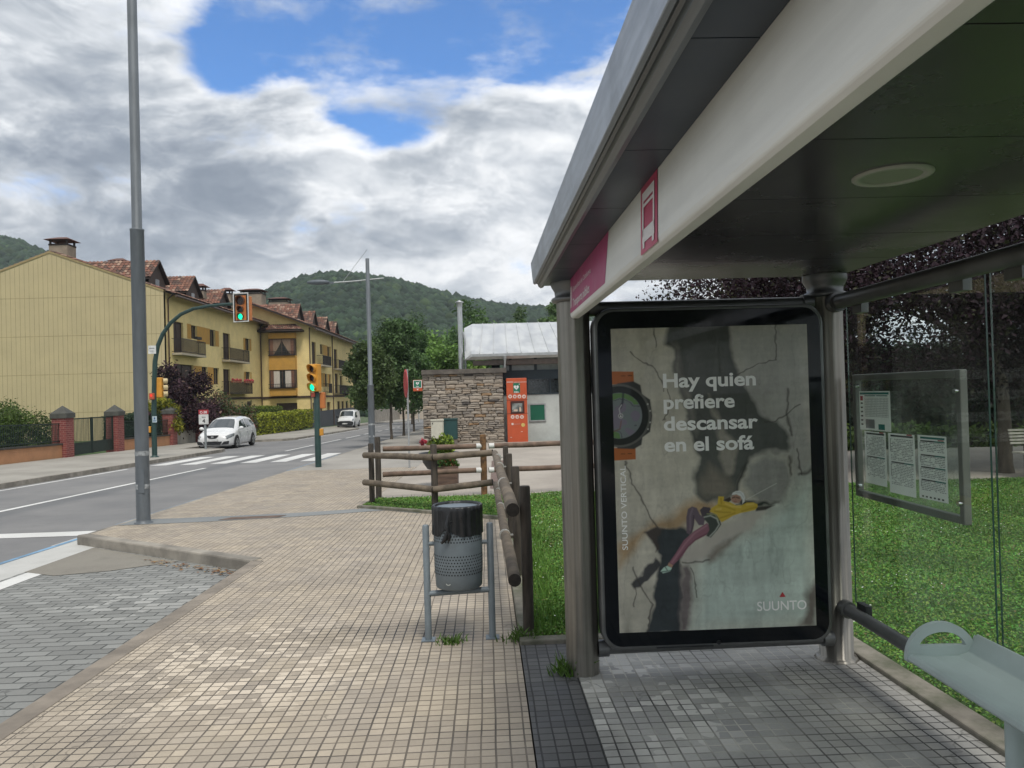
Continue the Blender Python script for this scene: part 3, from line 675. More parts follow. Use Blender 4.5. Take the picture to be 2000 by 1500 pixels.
poly((.075, .078, .070), [(385, 130), (375, 215), (410, 235), (405, 290), (430, 400), (455, 470), (480, 560), (500, 640), (485, 700), (490, 770), (530, 800), (600, 800), (640, 760), (665, 700), (700, 640), (735, 620), (830, 612), (838, 560), (800, 490), (740, 480), (700, 420), (650, 340), (625, 260), (620, 130)], .025)
poly((.16, .15, .13), [(400, 210), (420, 240), (412, 290), (440, 400), (470, 480), (500, 560), (505, 520), (470, 420), (440, 300), (430, 215)], .03)
poly((.24, .22, .18), [(535, 400), (560, 450), (600, 545), (645, 585), (630, 700), (600, 700), (585, 640), (575, 560)], .025)
poly((.17, .15, .12), [(540, 660), (600, 700), (640, 740), (600, 790), (520, 780), (500, 740)], .05)
poly((.25, .245, .22), [(690, 665), (760, 632), (830, 650), (852, 720), (800, 800), (725, 800), (672, 740)], .03)
poly((.30, .29, .26), [(650, 330), (790, 270), (850, 480), (740, 480), (700, 420)], .03, amt=.6)
poly((.035, .035, .033), [(690, 650), (650, 760), (632, 770), (672, 660)], .02)
poly((.03, .035, .03), [(640, 790), (720, 800), (790, 800), (735, 822), (660, 812)], .02)
poly((.40, .37, .32), [(440, 1000), (560, 920), (720, 850), (690, 900), (600, 960), (540, 1010), (450, 1022)], .04)
poly((.17, .14, .11), [(535, 1000), (600, 950), (660, 915), (600, 980), (540, 1030)], .03, amt=.8)
poly((.035, .042, .045), [(335, 905), (440, 893), (475, 905), (440, 985), (440, 1040), (445, 1150), (432, 1275), (318, 1277), (345, 1070), (362, 1005), (345, 960)], .018)
poly((.055, .055, .055), [(345, 1005), (300, 1050), (250, 1100), (255, 1114), (280, 1112), (335, 1062), (365, 1030)], .012)
poly((.15, .125, .12), [(440, 1035), (432, 1277), (462, 1275), (478, 1130), (470, 1030)], .03)
poly((.055, .045, .04), [(305, 912), (345, 895), (372, 905), (350, 930), (360, 970), (345, 985), (332, 945)], .015)
poly((.15, .13, .11), [(940, 1090), (895, 1145), (905, 1200), (865, 1262), (940, 1258)], .04)
for ln, wd in (([(230, 650), (260, 740), (310, 830), (352, 900)], .007), ([(262, 1035), (282, 1110), (322, 1180), (322, 1275)], .006), ([(262, 1090), (262, 1200)], .005), ([(640, 325), (700, 295), (790, 265), (788, 140)], .006), ([(748, 500), (835, 475), (885, 440)], .006),
               ([(838, 390), (835, 470), (850, 560)], .010), ([(865, 600), (885, 670), (890, 700)], .006), ([(250, 240), (330, 300), (362, 345), (372, 385)], .005), ([(330, 150), (345, 230)], .005), ([(880, 700), (935, 670)], .012), ([(450, 1020), (540, 1014)], .008), ([(475, 1040), (500, 1120), (495, 1150)], .006), ([(370, 500), (400, 430), (385, 380)], .004), ([(842, 630), (848, 700)], .012)):
    line((.05, .045, .04), ln, wd, .85)
IMG *= (1+.06*nz(26, 8, 40)[..., None]+.03*nz(60, 90, 44)[..., None]).clip(.6, 1.4)
for s_x, s_y, sd_, am in ((7, 4, 51, .14), (12, 14, 57, .10), (24, 10, 63, .08)):
    q = nz(s_x, s_y, sd_, 4); IMG *= (1-am*np.exp(-(q/.055)**2))[..., None]
IMG *= (1+.05*nz(3, 40, 71, 3))[..., None].clip(.8, 1.2)
IMG *= np.array((1.19, 1.22, 1.25))
# the resting climber printed on it
def c3(*pts): return [((190+x/4.413)*ZS, (340+y/4.413)*ZS) for x, y in pts]
poly((.50, .47, .41), c3((190, 850), (340, 850), (420, 790), (560, 690), (760, 600), (900, 440), (840, 430), (700, 470), (560, 560), (480, 650), (300, 740)), .02, amt=.75)
poly((.05, .045, .04), c3((820, 405), (985, 388), (905, 430), (820, 440)), .008, False)
poly((.075, .06, .075), c3((338, 430), (370, 400), (425, 408), (445, 440), (405, 470), (360, 495)), .005, False)
poly((.14, .105, .13), c3((222, 490), (236, 420), (272, 398), (312, 412), (340, 470), (385, 500), (372, 560), (330, 560), (292, 505), (288, 545), (278, 600), (252, 642), (224, 625)), .005, False)
line((.24, .19, .23), c3((255, 600), (255, 480), (275, 420)), .007, .7, False); line((.05, .035, .05), c3((285, 480), (282, 560), (262, 630)), .006, .7, False)
poly((.26, .12, .155), c3((400, 540), (436, 585), (402, 640), (300, 692), (240, 745), (190, 822), (108, 902), (72, 884), (130, 802), (200, 690), (290, 610)), .005, False)
line((.40, .22, .26), c3((395, 565), (290, 632), (215, 715), (100, 878)), .008, .7, False); line((.12, .05, .07), c3((415, 625), (300, 685), (235, 745), (150, 850)), .007, .7, False)
poly((.42, .26, .18), c3((72, 880), (108, 903), (96, 926), (60, 905)), .004, False)
poly((.50, .68, .58), c3((0, 955), (28, 922), (58, 908), (98, 926), (82, 956), (22, 972)), .004, False)
line((.06, .10, .08), c3((10, 960), (85, 950)), .005, .9, False); line((.08, .12, .10), c3((42, 920), (58, 945)), .005, .9, False)
poly((.055, .065, .055), c3((372, 480), (400, 455), (470, 460), (508, 500), (522, 555), (490, 602), (432, 667), (394, 652), (420, 600), (410, 545), (378, 512)), .005, False)
line((.52, .55, .48), c3((378, 490), (430, 478), (485, 505), (505, 555), (470, 610), (425, 655)), .006, .8, False); line((.40, .44, .22), c3((400, 462), (470, 470), (500, 520)), .004, .7, False)
poly((.60, .43, .055), c3((498, 312), (546, 314), (545, 352), (600, 362), (650, 388), (700, 388), (742, 366), (800, 364), (834, 380), (836, 402), (814, 430), (760, 442), (690, 456), (622, 480), (575, 510), (526, 536), (506, 510), (482, 470), (422, 442), (442, 410), (490, 380)), .005, False)
for q in (((500, 390), (560, 400), (640, 430)), ((470, 440), (540, 450), (600, 450)), ((510, 500), (570, 480), (640, 455)), ((700, 440), (770, 420), (825, 405)), ((520, 330), (525, 375))): line((.34, .225, .02), c3(*q), .007, .6, False)
for q in (((560, 375), (620, 400), (690, 405)), ((740, 385), (800, 378)), ((480, 425), (520, 420))): line((.78, .62, .18), c3(*q), .007, .6, False)
poly((.055, .04, .035), c3((540, 346), (598, 316), (612, 345), (585, 362)), .005, False)
poly((.42, .25, .18), c3((606, 335), (622, 305), (655, 296), (688, 312), (696, 345), (675, 370), (640, 372), (615, 358)), .005, False)
line((.05, .04, .04), c3((620, 325), (640, 318)), .006, .9, False); line((.05, .04, .04), c3((655, 320), (678, 328)), .006, .9, False); line((.30, .12, .10), c3((632, 355), (655, 358)), .004, .9, False); line((.30, .17, .12), c3((646, 325), (644, 343)), .003, .8, False)
poly((.70, .72, .70), c3((612, 302), (622, 280), (650, 266), (685, 264), (714, 282), (728, 318), (724, 358), (704, 378), (706, 340), (690, 310), (655, 294)), .004, False)
line((.42, .44, .43), c3((650, 278), (690, 282), (715, 320)), .004, .7, False); line((.06, .06, .06), c3((700, 345), (690, 378), (650, 385)), .005, .8, False)
line((.62, .62, .57), c3((735, 342), (1000, 200)), .0032, .8, False)
# the watch
poly((.42, .13, .04), [(178, 315), (260, 316), (262, 362), (180, 364)], .004, False); poly((.42, .13, .04), [(186, 600), (268, 598), (269, 642), (188, 647)], .004, False)
for q in ((215, 332), (240, 331), (215, 622), (240, 621)): line((.07, .03, .01), [q, (q[0]+14, q[1])], .004, .9, False)
poly((.05, .052, .05), [(260, 352), (286, 366), (292, 400), (322, 420), (330, 480), (322, 540), (294, 560), (290, 588), (262, 604), (200, 602), (200, 360)], .006, False)
circ((.12, .12, .11), (208, 480), 116); circ((.022, .025, .025), (208, 480), 108); circ((.19, .22, .225), (208, 480), 84)
inw = np.hypot(U-uv(208, 480)[0], (V-uv(208, 480)[1])*asp) < 83/730.
tn = nz(9, 14, 70); IMG[inw & (tn > .35)] = (.13, .24, .09); IMG[inw & (tn < -.8)] = (.21, .19, .24); IMG[inw & (np.abs(tn-.1) < .10)] *= .62
line((.02, .02, .04), [(222, 396), (220, 430), (212, 450)], .009, .9, False); line((.6, .6, .6), [(216, 440), (207, 455), (212, 478)], .004, .9, False); line((.2, .08, .05), [(215, 500), (210, 530), (185, 540)], .005, .8, False)
circ((.6, .6, .6), (213, 481), 9); circ((.08, .08, .08), (213, 481), 6.5); poly((.7, .7, .7), [(213, 475), (217, 485), (209, 485)], .003, False)
for q in ((313, 437), (322, 462), (322, 505), (314, 530)): circ((.45, .45, .42), q, 3)
IMG = IMG.clip(.01, .9)
verts = np.stack([px0+U*PWD, np.full(U.shape, YP-.0115), pz1-V*PHT], -1).reshape(-1, 3)
idx = np.arange(nu*nv).reshape(nv, nu); faces = np.stack([idx[1:, :-1], idx[1:, 1:], idx[:-1, 1:], idx[:-1, :-1]], -1).reshape(-1, 4)
m_print = M_attr('printed_poster', .5, coat=.32, spec=.25)
post = np_mesh('poster', verts, faces, m_print, sh, IMG.reshape(-1, 3)); post['label'] = 'climber resting on a rock ledge beside a large watch, white Spanish slogan'
def ppt(x, y, d=.0135): u_, v_ = uv(x, y); return Vector((px0+u_*PWD, YP-d, pz1-v_*PHT))
m_slogan = T('slogan_print', (.93, .94, .91), .4, var=.03, coat=.5)
r = MB()
mz = PWD/730.0
for body, x, yb_, x1 in (('Hay quien', 370, 375, 715), ('prefiere', 372, 455, 636), ('descansar', 373, 535, 723), ('en el sofá', 375, 613, 708)):
    add_text(r, body, ppt(x, yb_), (1, 0, 0), (0, 0, 1), (x1-x)*mz, 50*mz, .028)
add_text(r, 'SUUNTO VERTICAL', ppt(240, 977), (0, 0, 1), (-1, 0, 0), 308*mz, 20*mz, .012)
add_text(r, 'SUUNTO', ppt(718, 1203), (1, 0, 0), (0, 0, 1), 184*mz, 34*mz, .012)
build_each(r, 'poster_lettering', m_slogan, post)
r = MB(); add_text(r, 'ADVENTURE', ppt(206, 300), (0, 0, 1), (-1, 0, 0), 112*mz, 11*mz); add_text(r, 'STARTS HERE', ppt(226, 300), (0, 0, 1), (-1, 0, 0), 112*mz, 11*mz)
build_each(r, 'faint_lettering', T('faint_print', (.42, .41, .35), .4, var=.03), post)
r = MB(); r.add([ppt(800, 1152), ppt(823, 1151), ppt(811, 1133)], [(0, 1, 2)]); r.build('red_triangle', T('red_print', (.5, .05, .06), .4), post)
# ---- timetable case hanging outside the glass
XC = 2.10
cq = [PX(*p, XC) for p in ((1676, 746), (1873, 734), (1682, 960), (1880, 1004))]
ny0, ny1 = (cq[1][1]+cq[3][1])/2, (cq[0][1]+cq[2][1])/2; nz0, nz1 = (cq[2][2]+cq[3][2])/2, (cq[0][2]+cq[1][2])/2
nb_ = thing('timetable_case', 'glazed aluminium timetable case hanging behind the shelter glass', 'notice board', (XC, (ny0+ny1)/2, nz0))
m_nbf = M('case_aluminium', (.19, .195, .18), .4, .5, var=.15, scale=4)
r = MB()
for a in ((ny0-.035, ny0, nz0-.035, nz1+.035), (ny1, ny1+.035, nz0-.035, nz1+.035), (ny0, ny1, nz0-.035, nz0), (ny0, ny1, nz1, nz1+.035)): r.bb(XC-.016, XC+.018, *a)
r.build('case_frame', m_nbf, nb_, bevel=.004)
r = MB(); r.bb(XC+.018, XC+.024, ny0, ny1, nz0, nz1); r.build('case_back', M_glass('milky_back', (.84, .88, .86), .5, .30), nb_)
r = MB()
for yy_, zz_ in ((ny0-.017, nz0+.06), (ny0-.017, nz1-.06), (ny1-.03, nz0+.03), (ny1-.03, nz1-.03)): r = MB(); r.tube([(XC-.034, yy_, zz_), (XC-.014, yy_, zz_)], .011, 12); r.build('case_bolt', T('bright_bolt', (.75, .75, .75), .15, 1.0), nb_)
r = MB()
m_paper, _t, _b, _o = mat_tree('white_paper'); _b.inputs['Base Color'].default_value = (.93, .935, .92, 1); _b.inputs['Roughness'].default_value = .85
_tr = _t.n('ShaderNodeBsdfTranslucent'); _tr.inputs[0].default_value = (.95, .95, .93, 1); _mx = _t.n('ShaderNodeMixShader'); _mx.inputs[0].default_value = .45
_t.l(_b.outputs[0], _mx.inputs[1]); _t.l(_tr.outputs[0], _mx.inputs[2]); _t.l(_mx.outputs[0], _o.inputs[0])
m_ink = T('black_ink', (.05, .05, .055), .8); m_teal = T('teal_ink', (.03, .20, .17), .8); m_redink = T('red_ink', (.45, .04, .06), .8); m_greyink = T('grey_ink', (.30, .31, .32), .8)
def paper(corners, label, header, rows, kind):
    c = [PX(*p, XC-.012) for p in corners]                          # TL, TR, BR, BL in the photo
    o = MB(); y0_, y1_ = (c[0][1]+c[3][1])/2, (c[1][1]+c[2][1])/2; z1_, z0_ = (c[0][2]+c[1][2])/2, (c[2][2]+c[3][2])/2
    sk = (c[1][2]-c[0][2]+c[2][2]-c[3][2])/2*.5
    f = lambda u, v, d=0: (XC-.012-d, y0_+(y1_-y0_)*u, z1_-(z1_-z0_)*v+sk*(u-.5))
    o.add([f(0, 0), f(1, 0), f(1, 1), f(0, 1), f(0, 0, -.001), f(1, 0, -.001), f(1, 1, -.001), f(0, 1, -.001)], [(0, 1, 2, 3), (7, 6, 5, 4), (0, 4, 5, 1), (1, 5, 6, 2), (2, 6, 7, 3), (3, 7, 4, 0)])
    sheet_o = o.build('timetable_sheet', m_paper, None, loc=f(.5, 1)); tag(sheet_o, label, 'paper', 'paper timetables in the glazed case')
    def rect(mb, u0, u1, v0, v1): mb.add([f(u0, v0, .0008), f(u1, v0, .0008), f(u1, v1, .0008), f(u0, v1, .0008)], [(0, 1, 2, 3)])
    hd = MB(); tb = MB(); ik = MB(); rd = MB()
    if kind == 'wide':
        rect(hd, .03, .97, .03, .085); rect(hd, .62, .82, .83, .97); rect(rd, .04, .13, .12, .24)
        for k in range(6): rect(ik, .05, .12, .29+k*.11, .33+k*.11)
        rect(tb, .2, .5, .72, .95)
        for a0 in (.19, .57):
            rect(hd, a0, a0+.36, .105, .13)
            for k in range(12): rect(tb, a0, a0+.36, .17+k*.043, .178+k*.043)
            for k in range(9): rect(tb, a0+k*.045, a0+k*.045+.008, .17, .65)
    else:
        rect(hd if kind == 'teal' else ik, .1, .95, .025, .055); rect(rd, .72, .92, .0 if kind != 'teal' else .06, .02 if kind != 'teal' else .075)
        for s0 in (.09, .50) if kind != 'teal' else (.11, .33, .52, .72):
            if s0 > .1: rect(ik, .1, .6, s0-.03, s0-.008); rect(hd, .6, .95, s0-.03, s0-.008)
            L = .36 if kind != 'teal' else .16
            k = 0
            while k*.026 < L-.02:
                v0 = s0+k*.026; u0 = .1
                while u0 < .92:
                    wd = random.uniform(.03, .12)
                    if random.random() < .82: rect(tb, u0, min(.95, u0+wd), v0, v0+.011)
                    u0 += wd+.02
                k += 1
            rect(ik, .08, .095, s0, s0+L*.6)
        if kind == 'teal':
            for k in range(6): rect(ik, .1+k*.14, .17+k*.14, .95, .975)
    for mb_, nm, mm in ((hd, 'sheet_heading', m_teal), (tb, 'sheet_table', m_greyink), (ik, 'sheet_print', m_ink), (rd, 'sheet_mark', m_redink)):
        if mb_.v: mb_.build(nm, mm, sheet_o)
paper([(1678, 764), (1738, 764), (1740, 843), (1680, 839)], 'wide timetable sheet with teal heading, highest of the papers in the case', 1, 1, 'wide')
paper([(1688, 842), (1729, 845), (1733, 952), (1692, 942)], 'narrow timetable sheet directly below the wide teal-headed one', 1, 1, 'bw')
paper([(1734, 846), (1784, 849), (1791, 973), (1739, 961)], 'middle timetable sheet with small red mark on its heading', 1, 1, 'red')
paper([(1791, 850), (1847, 852), (1853, 984), (1797, 972)], 'timetable sheet nearest the free end of the case with coloured heading', 1, 1, 'teal')
# ---- bench
m_bench = M('pale_green_steel', (.42, .50, .49), .42, var=.08, scale=4, dirt=.12)
be = thing('bench', 'pale grey-green metal bench with rounded end handle inside the bus shelter', 'bench', (1.84, 1.2, gz(1.2)))
yE, yF = 3.06, -1.2
prof = [(1.700, .372), (1.690, .385), (1.695, .400), (1.712, .405), (1.80, .392), (1.90, .392), (1.945, .405), (1.958, .43), (1.985, .475), (1.995, .472), (1.968, .42), (1.95, .385), (1.90, .378), (1.80, .378)]
r = MB(); r.prism(prof, lambda a, b, d: (a, d, b), yF, yE); r.build('seat', m_bench, be, bevel=.004)
outer = [(1.690, .372)]; nA = 20
for i in range(nA+1):
    a = PI-(PI-.35)*i/nA; outer.append((1.835+.147*math.cos(a), .385+.145*math.sin(a)))
outer += [(1.988, .47), (1.96, .40), (1.94, .372)]
inner = []
for i in range(nA+1):
    a = PI*.94-(PI*.90)*i/nA; inner.append((1.838+.098*math.cos(a), .425+.065*math.sin(a)))
r = MB()
def ring_plate(mb, out, inn, fn, d0, d1):
    bm = bmesh.new()
    vo = [bm.verts.new(fn(a, b, d0)) for a, b in out]; vi = [bm.verts.new(fn(a, b, d0)) for a, b in inn]
    eo = [bm.edges.new((vo[i], vo[(i+1) % len(vo)])) for i in range(len(vo))]; ei = [bm.edges.new((vi[i], vi[(i+1) % len(vi)])) for i in range(len(vi))]
    g_ = bmesh.ops.triangle_fill(bm, edges=eo+ei, use_beauty=True); bm.verts.index_update()
    vs = [tuple(v.co) for v in bm.verts]; fs = [tuple(v.index for v in f.verts) for f in bm.faces]; n = len(vs); bm.free()
    d = Vector(fn(0, 0, d1))-Vector(fn(0, 0, d0)); vs2 = [tuple(Vector(v)+d) for v in vs]
    mb.add(vs+vs2, fs+[tuple(i+n for i in f)[::-1] for f in fs], False)
    for lo in (list(range(len(out))), [len(out)+i for i in range(len(inn))]):
        mb.add([vs[i] for i in lo]+[vs2[i] for i in lo], [(i, (i+1) % len(lo), len(lo)+(i+1) % len(lo), len(lo)+i) for i in range(len(lo))], True)
ring_plate(r, outer, inner, lambda a, b, d: (a, d, b), yE-.005, yE+.018); r.build('end_handle', m_bench, be, bevel=.004)
for yl in (2.66, .6, -.9):
    r = MB(); r.tube([(1.855, yl, gz(yl)), (1.855, yl, .385)], .034, 24); r.lathe((1.855, yl, gz(yl)), [(.07, 0), (.07, .008), (.034, .012)], 24); r.build('leg', m_bench, be)

# ================================================================== litter bin
bx, by = -.215, 5.05; bz = gz(by)
bn = thing('litter_bin', 'grey perforated litter bin lined with a black bag between two posts', 'litter bin', (bx, by, bz))
m_bin = M('bin_paint', (.17, .205, .23), .5, .15, var=.14, scale=8, dirt=.25); m_hole = T('dark_hole', (.012, .013, .014), .9)
m_bag = M('black_bag', (.012, .013, .015), .33, var=.3, scale=20, spec=.5)
for sx in (-1, 1):
    r = MB(); r.tube([(bx+sx*.212, by, bz-.02), (bx+sx*.212, by, bz+.752), (bx+sx*.212, by, bz+.76)], [.0225, .0225, .017], 20); r.bb(bx+sx*.212-.045, bx+sx*.212+.045, by-.045, by+.045, bz-.005, bz+.006); r.build('post', m_bin, bn)
r = MB(); r.tube([(bx-.205, by, bz+.305), (bx+.205, by, bz+.32)], .019, 14); r.bb(bx+.055, bx+.085, by-.012, by+.012, bz+.31, bz+.38); r.build('crossbar', m_bin, bn)
r = MB(); r.lathe((bx, by, bz), [(.0, .352), (.145, .352), (.153, .36), (.160, .50), (.160, .875)], 56); body = r.build('bin_body', m_bin, bn)
for zc, rows in ((.455, 7), (.665, 6)):
    r = MB()
    for q in range(rows):
        z = zc+q*.0195
        for j in range(52):
            an = 2*PI*(j+.5*(q % 2))/52; rad = .1606; s_ = .0052
            ca, sa = math.cos(an), math.sin(an); c = Vector((bx+rad*ca, by+rad*sa, bz+z)); t_ = Vector((-sa, ca, 0))
            r.add([c+t_*(s_*math.cos(k*PI/3))+Vector((0, 0, s_*math.sin(k*PI/3))) for k in range(6)], [(0, 1, 2, 3, 4, 5)])
    r.build('perforation', m_hole, body)
r = MB(); r.tube([(bx-.212, by, bz+.635), (bx+.212, by, bz+.635)], .014, 12); r.build('pivot', m_bin, bn)
r = MB()                                                            # small pale maker's mark
for k in range(10):
    a0, a1 = PI+PI*k/10, PI+PI*(k+1)/10; 
    def cp_(a, q): 
        s_ = .016*q; lx, lz = s_*math.cos(a), s_*math.sin(a)*.7; an = -PI/2-.42+lx/.15; return (bx+.1575*math.cos(an), by+.1575*math.sin(an), bz+.40+lz)
    r.add([cp_(a0, 1), cp_(a1, 1), cp_(a1, .6), cp_(a0, .6)], [(0, 1, 2, 3)])
r.build('maker_mark', T('pale_mark', (.5, .53, .5), .6), body)
r = MB(); n = 96; vs = []                                           # folded bag skirt with pleats drawn to the knot
zs = [.70, .74, .78, .82, .86, .885, .893, .885, .80]
for i, z in enumerate(zs):
    for j in range(n):
        an = 2*PI*j/n; rad = (.1660 if i < 6 else .158 if i == 6 else .148)+(.004*mnoise.noise((an*9, z*5, 1))+.0045*math.sin(an*23+3*mnoise.noise((an*2, 0, 4))))*(1 if i < 6 else .3)
        dk = ((an+PI/2+.35+PI) % (2*PI))-PI; zz_ = z
        if i == 0: zz_ += .012*mnoise.noise((an*3, 2, 8))+.035*(1-math.exp(-(dk/1.0)**2))*0-.0
        if i < 4: zz_ += .05*math.exp(-(dk/.30)**2)*(1-i/4); rad += .010*math.exp(-(dk/.12)**2)
        vs.append((bx+rad*math.cos(an), by+rad*math.sin(an), bz+zz_))
r.add(vs, [(i*n+j, i*n+(j+1) % n, (i+1)*n+(j+1) % n, (i+1)*n+j) for i in range(len(zs)-1) for j in range(n)], True)
ak = -PI/2-.35; kx, ky = bx+.172*math.cos(ak), by+.172*math.sin(ak)
r.tube([(kx+.01, ky, bz+.85), (kx, ky-.006, bz+.80), (kx-.004, ky-.014, bz+.775), (kx+.004, ky-.014, bz+.745), (kx-.012, ky-.012, bz+.70), (kx-.04, ky-.008, bz+.665)], [.004, .012, .017, .011, .02, .006], 10)
r.tube([(kx+.004, ky-.014, bz+.745), (kx+.012, ky-.014, bz+.71), (kx+.004, ky-.01, bz+.675)], [.010, .014, .004], 8)
r.build('bin_bag', m_bag, bn)

# ================================================================== log fences
m_log = M('weathered_log', (.155, .125, .092), .85, var=.45, scale=7, stretch=(1, 1, 1), bmp=.6, dirt=.5)
m_post = M('dark_post', (.060, .050, .040), .85, var=.5, scale=9, stretch=(3, 3, .5), bmp=.6, dirt=.4)
m_log2 = M('brown_log', (.17, .115, .085), .85, var=.4, scale=7, bmp=.6, dirt=.4)
m_end = T('log_end', (.035, .03, .026), .9, var=.4, scale=30); m_band = T('metal_band', (.5, .5, .47), .5, .4)
def wob_tube(mb, p, q, rad, n=14, amp=.008):
    p, q = Vector(p), Vector(q); k = 9; pts = []
    for i in range(k):
        t_ = i/(k-1); pts.append(p.lerp(q, t_)+Vector((mnoise.noise((p.x*3+t_*4, p.y, 1)), 0, mnoise.noise((t_*4, p.z*3, 7+p.y))))*amp*math.sin(PI*t_))
    mb.tube(pts, [rad*(1+.05*mnoise.noise((t*1.7, p.x, p.z))) for t in range(k)], n)
def fence_post(par, x, y, h, rad, m=m_post):
    r = MB(); r.tube([(x, y, gz(y)-.05), (x+.004, y, gz(y)+h*.5), (x, y, gz(y)+h-.012), (x, y, gz(y)+h)], [rad, rad*1.02, rad, rad*.88], 16); return r.build('post', m, par)
def fence_rail(par, p, q, rad, m=m_log, ends=True):
    r = MB(); wob_tube(r, p, q, rad); o = r.build('rail', m, par)
    d = (Vector(q)-Vector(p)).normalized()
    for e, s in ((Vector(p), -1), (Vector(q), 1)): r = MB(); r.tube([e+d*s*.001, e+d*s*.004], rad*.97, 14); r.build('rail_end', m_end, o)
    return o
fa = thing('log_fence', 'round log rail fence running beside the pavement to a corner behind the litter bin', 'fence', (.17, 8, gz(8)))
posts = [(1027, 948, 5.02), (1003, 911, 6.7), (990, 886, 8.6), (977, 873, 10.2)]
for px_, py_, yy_ in posts:
    x = .235; fence_post(fa, x, yy_, 1.0, .036)
xr = [(.150, 4.93), (.125, 7.8), (.10, 11.25)]
for hh, dr in ((.855, .046), (.40, .043)):
    for (xa, ya), (xb_, yb_) in zip(xr[:-1], xr[1:]):
        fence_rail(fa, (xa, ya, gz(ya)+hh), (xb_, yb_-.01, gz(yb_)+hh), dr)
r = MB()
for hh in (.855, .40):
    for px_, py_, yy_ in posts[1:]:
        r.tube([(.128, yy_-.012, gz(yy_)+hh), (.128, yy_+.012, gz(yy_)+hh)], .051, 14); r.bb(.15, .245, yy_-.01, yy_+.01, gz(yy_)+hh-.006, gz(yy_)+hh+.006)
build_each(r, 'rail_band', m_band, fa)
pA = G(727, 985); pB = G(848, 1000)
fence_post(fa, pA[0], pA[1], 1.0, .045); fence_post(fa, pB[0], pB[1]+.2, 1.0, .05)
for z_a, z_b, z_c in (((712, 889), (847, 893), (962, 884)), ((712, 942), (847, 956), (962, 942))):
    a_ = PY(*z_a, pA[1]-.05); b_ = PY(*z_b, pB[1]+.12); c_ = PY(*z_c, 11.25)
    fence_rail(fa, a_, b_, .05); fence_rail(fa, b_, (c_[0], c_[1], c_[2]), .05)
fb = thing('log_fence', 'brown log fence along the far edge of the lawn in front of the stone building', 'fence', (-.2, 13.4, gz(13.4)))
q1 = G(740, 975); q2 = G(946, 966)
fence_post(fb, q1[0], q1[1], 1.08, .05); fence_post(fb, q2[0], q2[1], 1.06, .055, M('rusty_post', (.16, .085, .035), .85, var=.6, scale=12, bmp=.5))
fence_post(fb, 2.3, 13.6, 1.06, .05); fence_post(fb, 4.7, 13.8, 1.06, .05)
for (ya, yb2, yc) in ((877, 871, 866), (927, 918, 911)):
    a_ = PY(748, ya, q1[1]); b_ = PY(940, yb2, q2[1]); b2 = PY(955, yb2, q2[1]); c_ = Vector((2.27, 13.6, b2[2]+.0))
    o1 = fence_rail(fb, a_, b_, .046, m_log2); o2 = fence_rail(fb, b2, c_, .046, m_log2); fence_rail(fb, (2.33, 13.6, c_.z), (4.7, 13.8, c_.z), .046, m_log2)
    r = MB(); d = (Vector(b_)-Vector(a_)).normalized(); r.tube([Vector(b_)-d*.09, Vector(b_)], .049, 14); r.build('rail_cap', T('white_tape', (.62, .62, .60), .6), o1)
    r = MB(); d = (c_-Vector(b2)).normalized(); r.tube([Vector(b2), Vector(b2)+d*.09], .049, 14); r.build('rail_cap', T('white_tape'), o2)
# ================================================================== street lamps
m_lampost = M('lamp_post_paint', (.125, .142, .158), .5, .2, var=.16, scale=3, stretch=(4, 4, .6), dirt=.15)
def street_lamp(x, y, h, hstep, r0, r1, label, zarm=None, aL=0, aR=0):
    t = thing('street_lamp', label, 'street lamp', (x, y, gz(y)), 'street lamps on the pavement'); z0 = gz(y)
    r = MB(); r.lathe((x, y, z0), [(r0*1.35, -.02), (r0*1.35, .015), (r0*1.02, .02), (r0, .06), (r0, hstep-.03), (r0*1.04, hstep-.02), (r0*1.04, hstep), (r1, hstep+.012), (r1*.9, h), (0, h)], 28); p = r.build('pole', m_lampost, t)
    r = MB(); r.box((x+.02, y-r0-.001, z0+.62), (.09, .006, .34)); r.build('inspection_door', m_lampost, p)
    for h_ in (.50, .98): r = MB(); r.lathe((x, y, z0), [(r0+.002, h_), (r0+.0025, h_+.01), (r0+.0025, h_+.06), (r0+.002, h_+.07)], 28); r.build('worn_tape', T('grey_tape', (.30, .32, .33), .7, var=.5, scale=14), p)
    if zarm:
        m_arm = T('galvanised', (.42, .44, .45), .45, .5)
        r = MB(); r.tube([(x-aL, y-.15, zarm-.06), (x-aL*.4, y-.02, zarm), (x+aR, y+.1, zarm+.12)], .026, 8); r.build('arm', m_arm, t)
        r = MB(); r.tube([(x-aL*.62, y-.02, zarm), (x, y, h-.25)], .010, 6); r.build('stay_cable', m_arm, t)
        r = MB(); c = (x-aL-.35, y-.17, zarm-.03); r.blob(c, .5, 2, 0, (.95, .36, .22), 1); r.box((x-aL+.1, y-.15, zarm-.06), (.34, .07, .08)); r.build('lantern', T('lantern_grey', (.11, .13, .15), .5), t)
    return t
lx = G(275, 1024)
street_lamp(lx[0], lx[1]+.09, 11.0, PY(262, 445, lx[1])[2]-gz(lx[1]), .094, .070, 'tall grey street lamp pole with stepped shaft at the corner of the kerb')
l2 = G(727, 878)
zA = PY(720, 549, l2[1])[2]
street_lamp(l2[0], l2[1], PY(719, 505, l2[1])[2]-gz(l2[1]), 2.6, .13, .085, 'grey street lamp with arm and lantern over the road behind the small trees', zA, 1.6, .62)

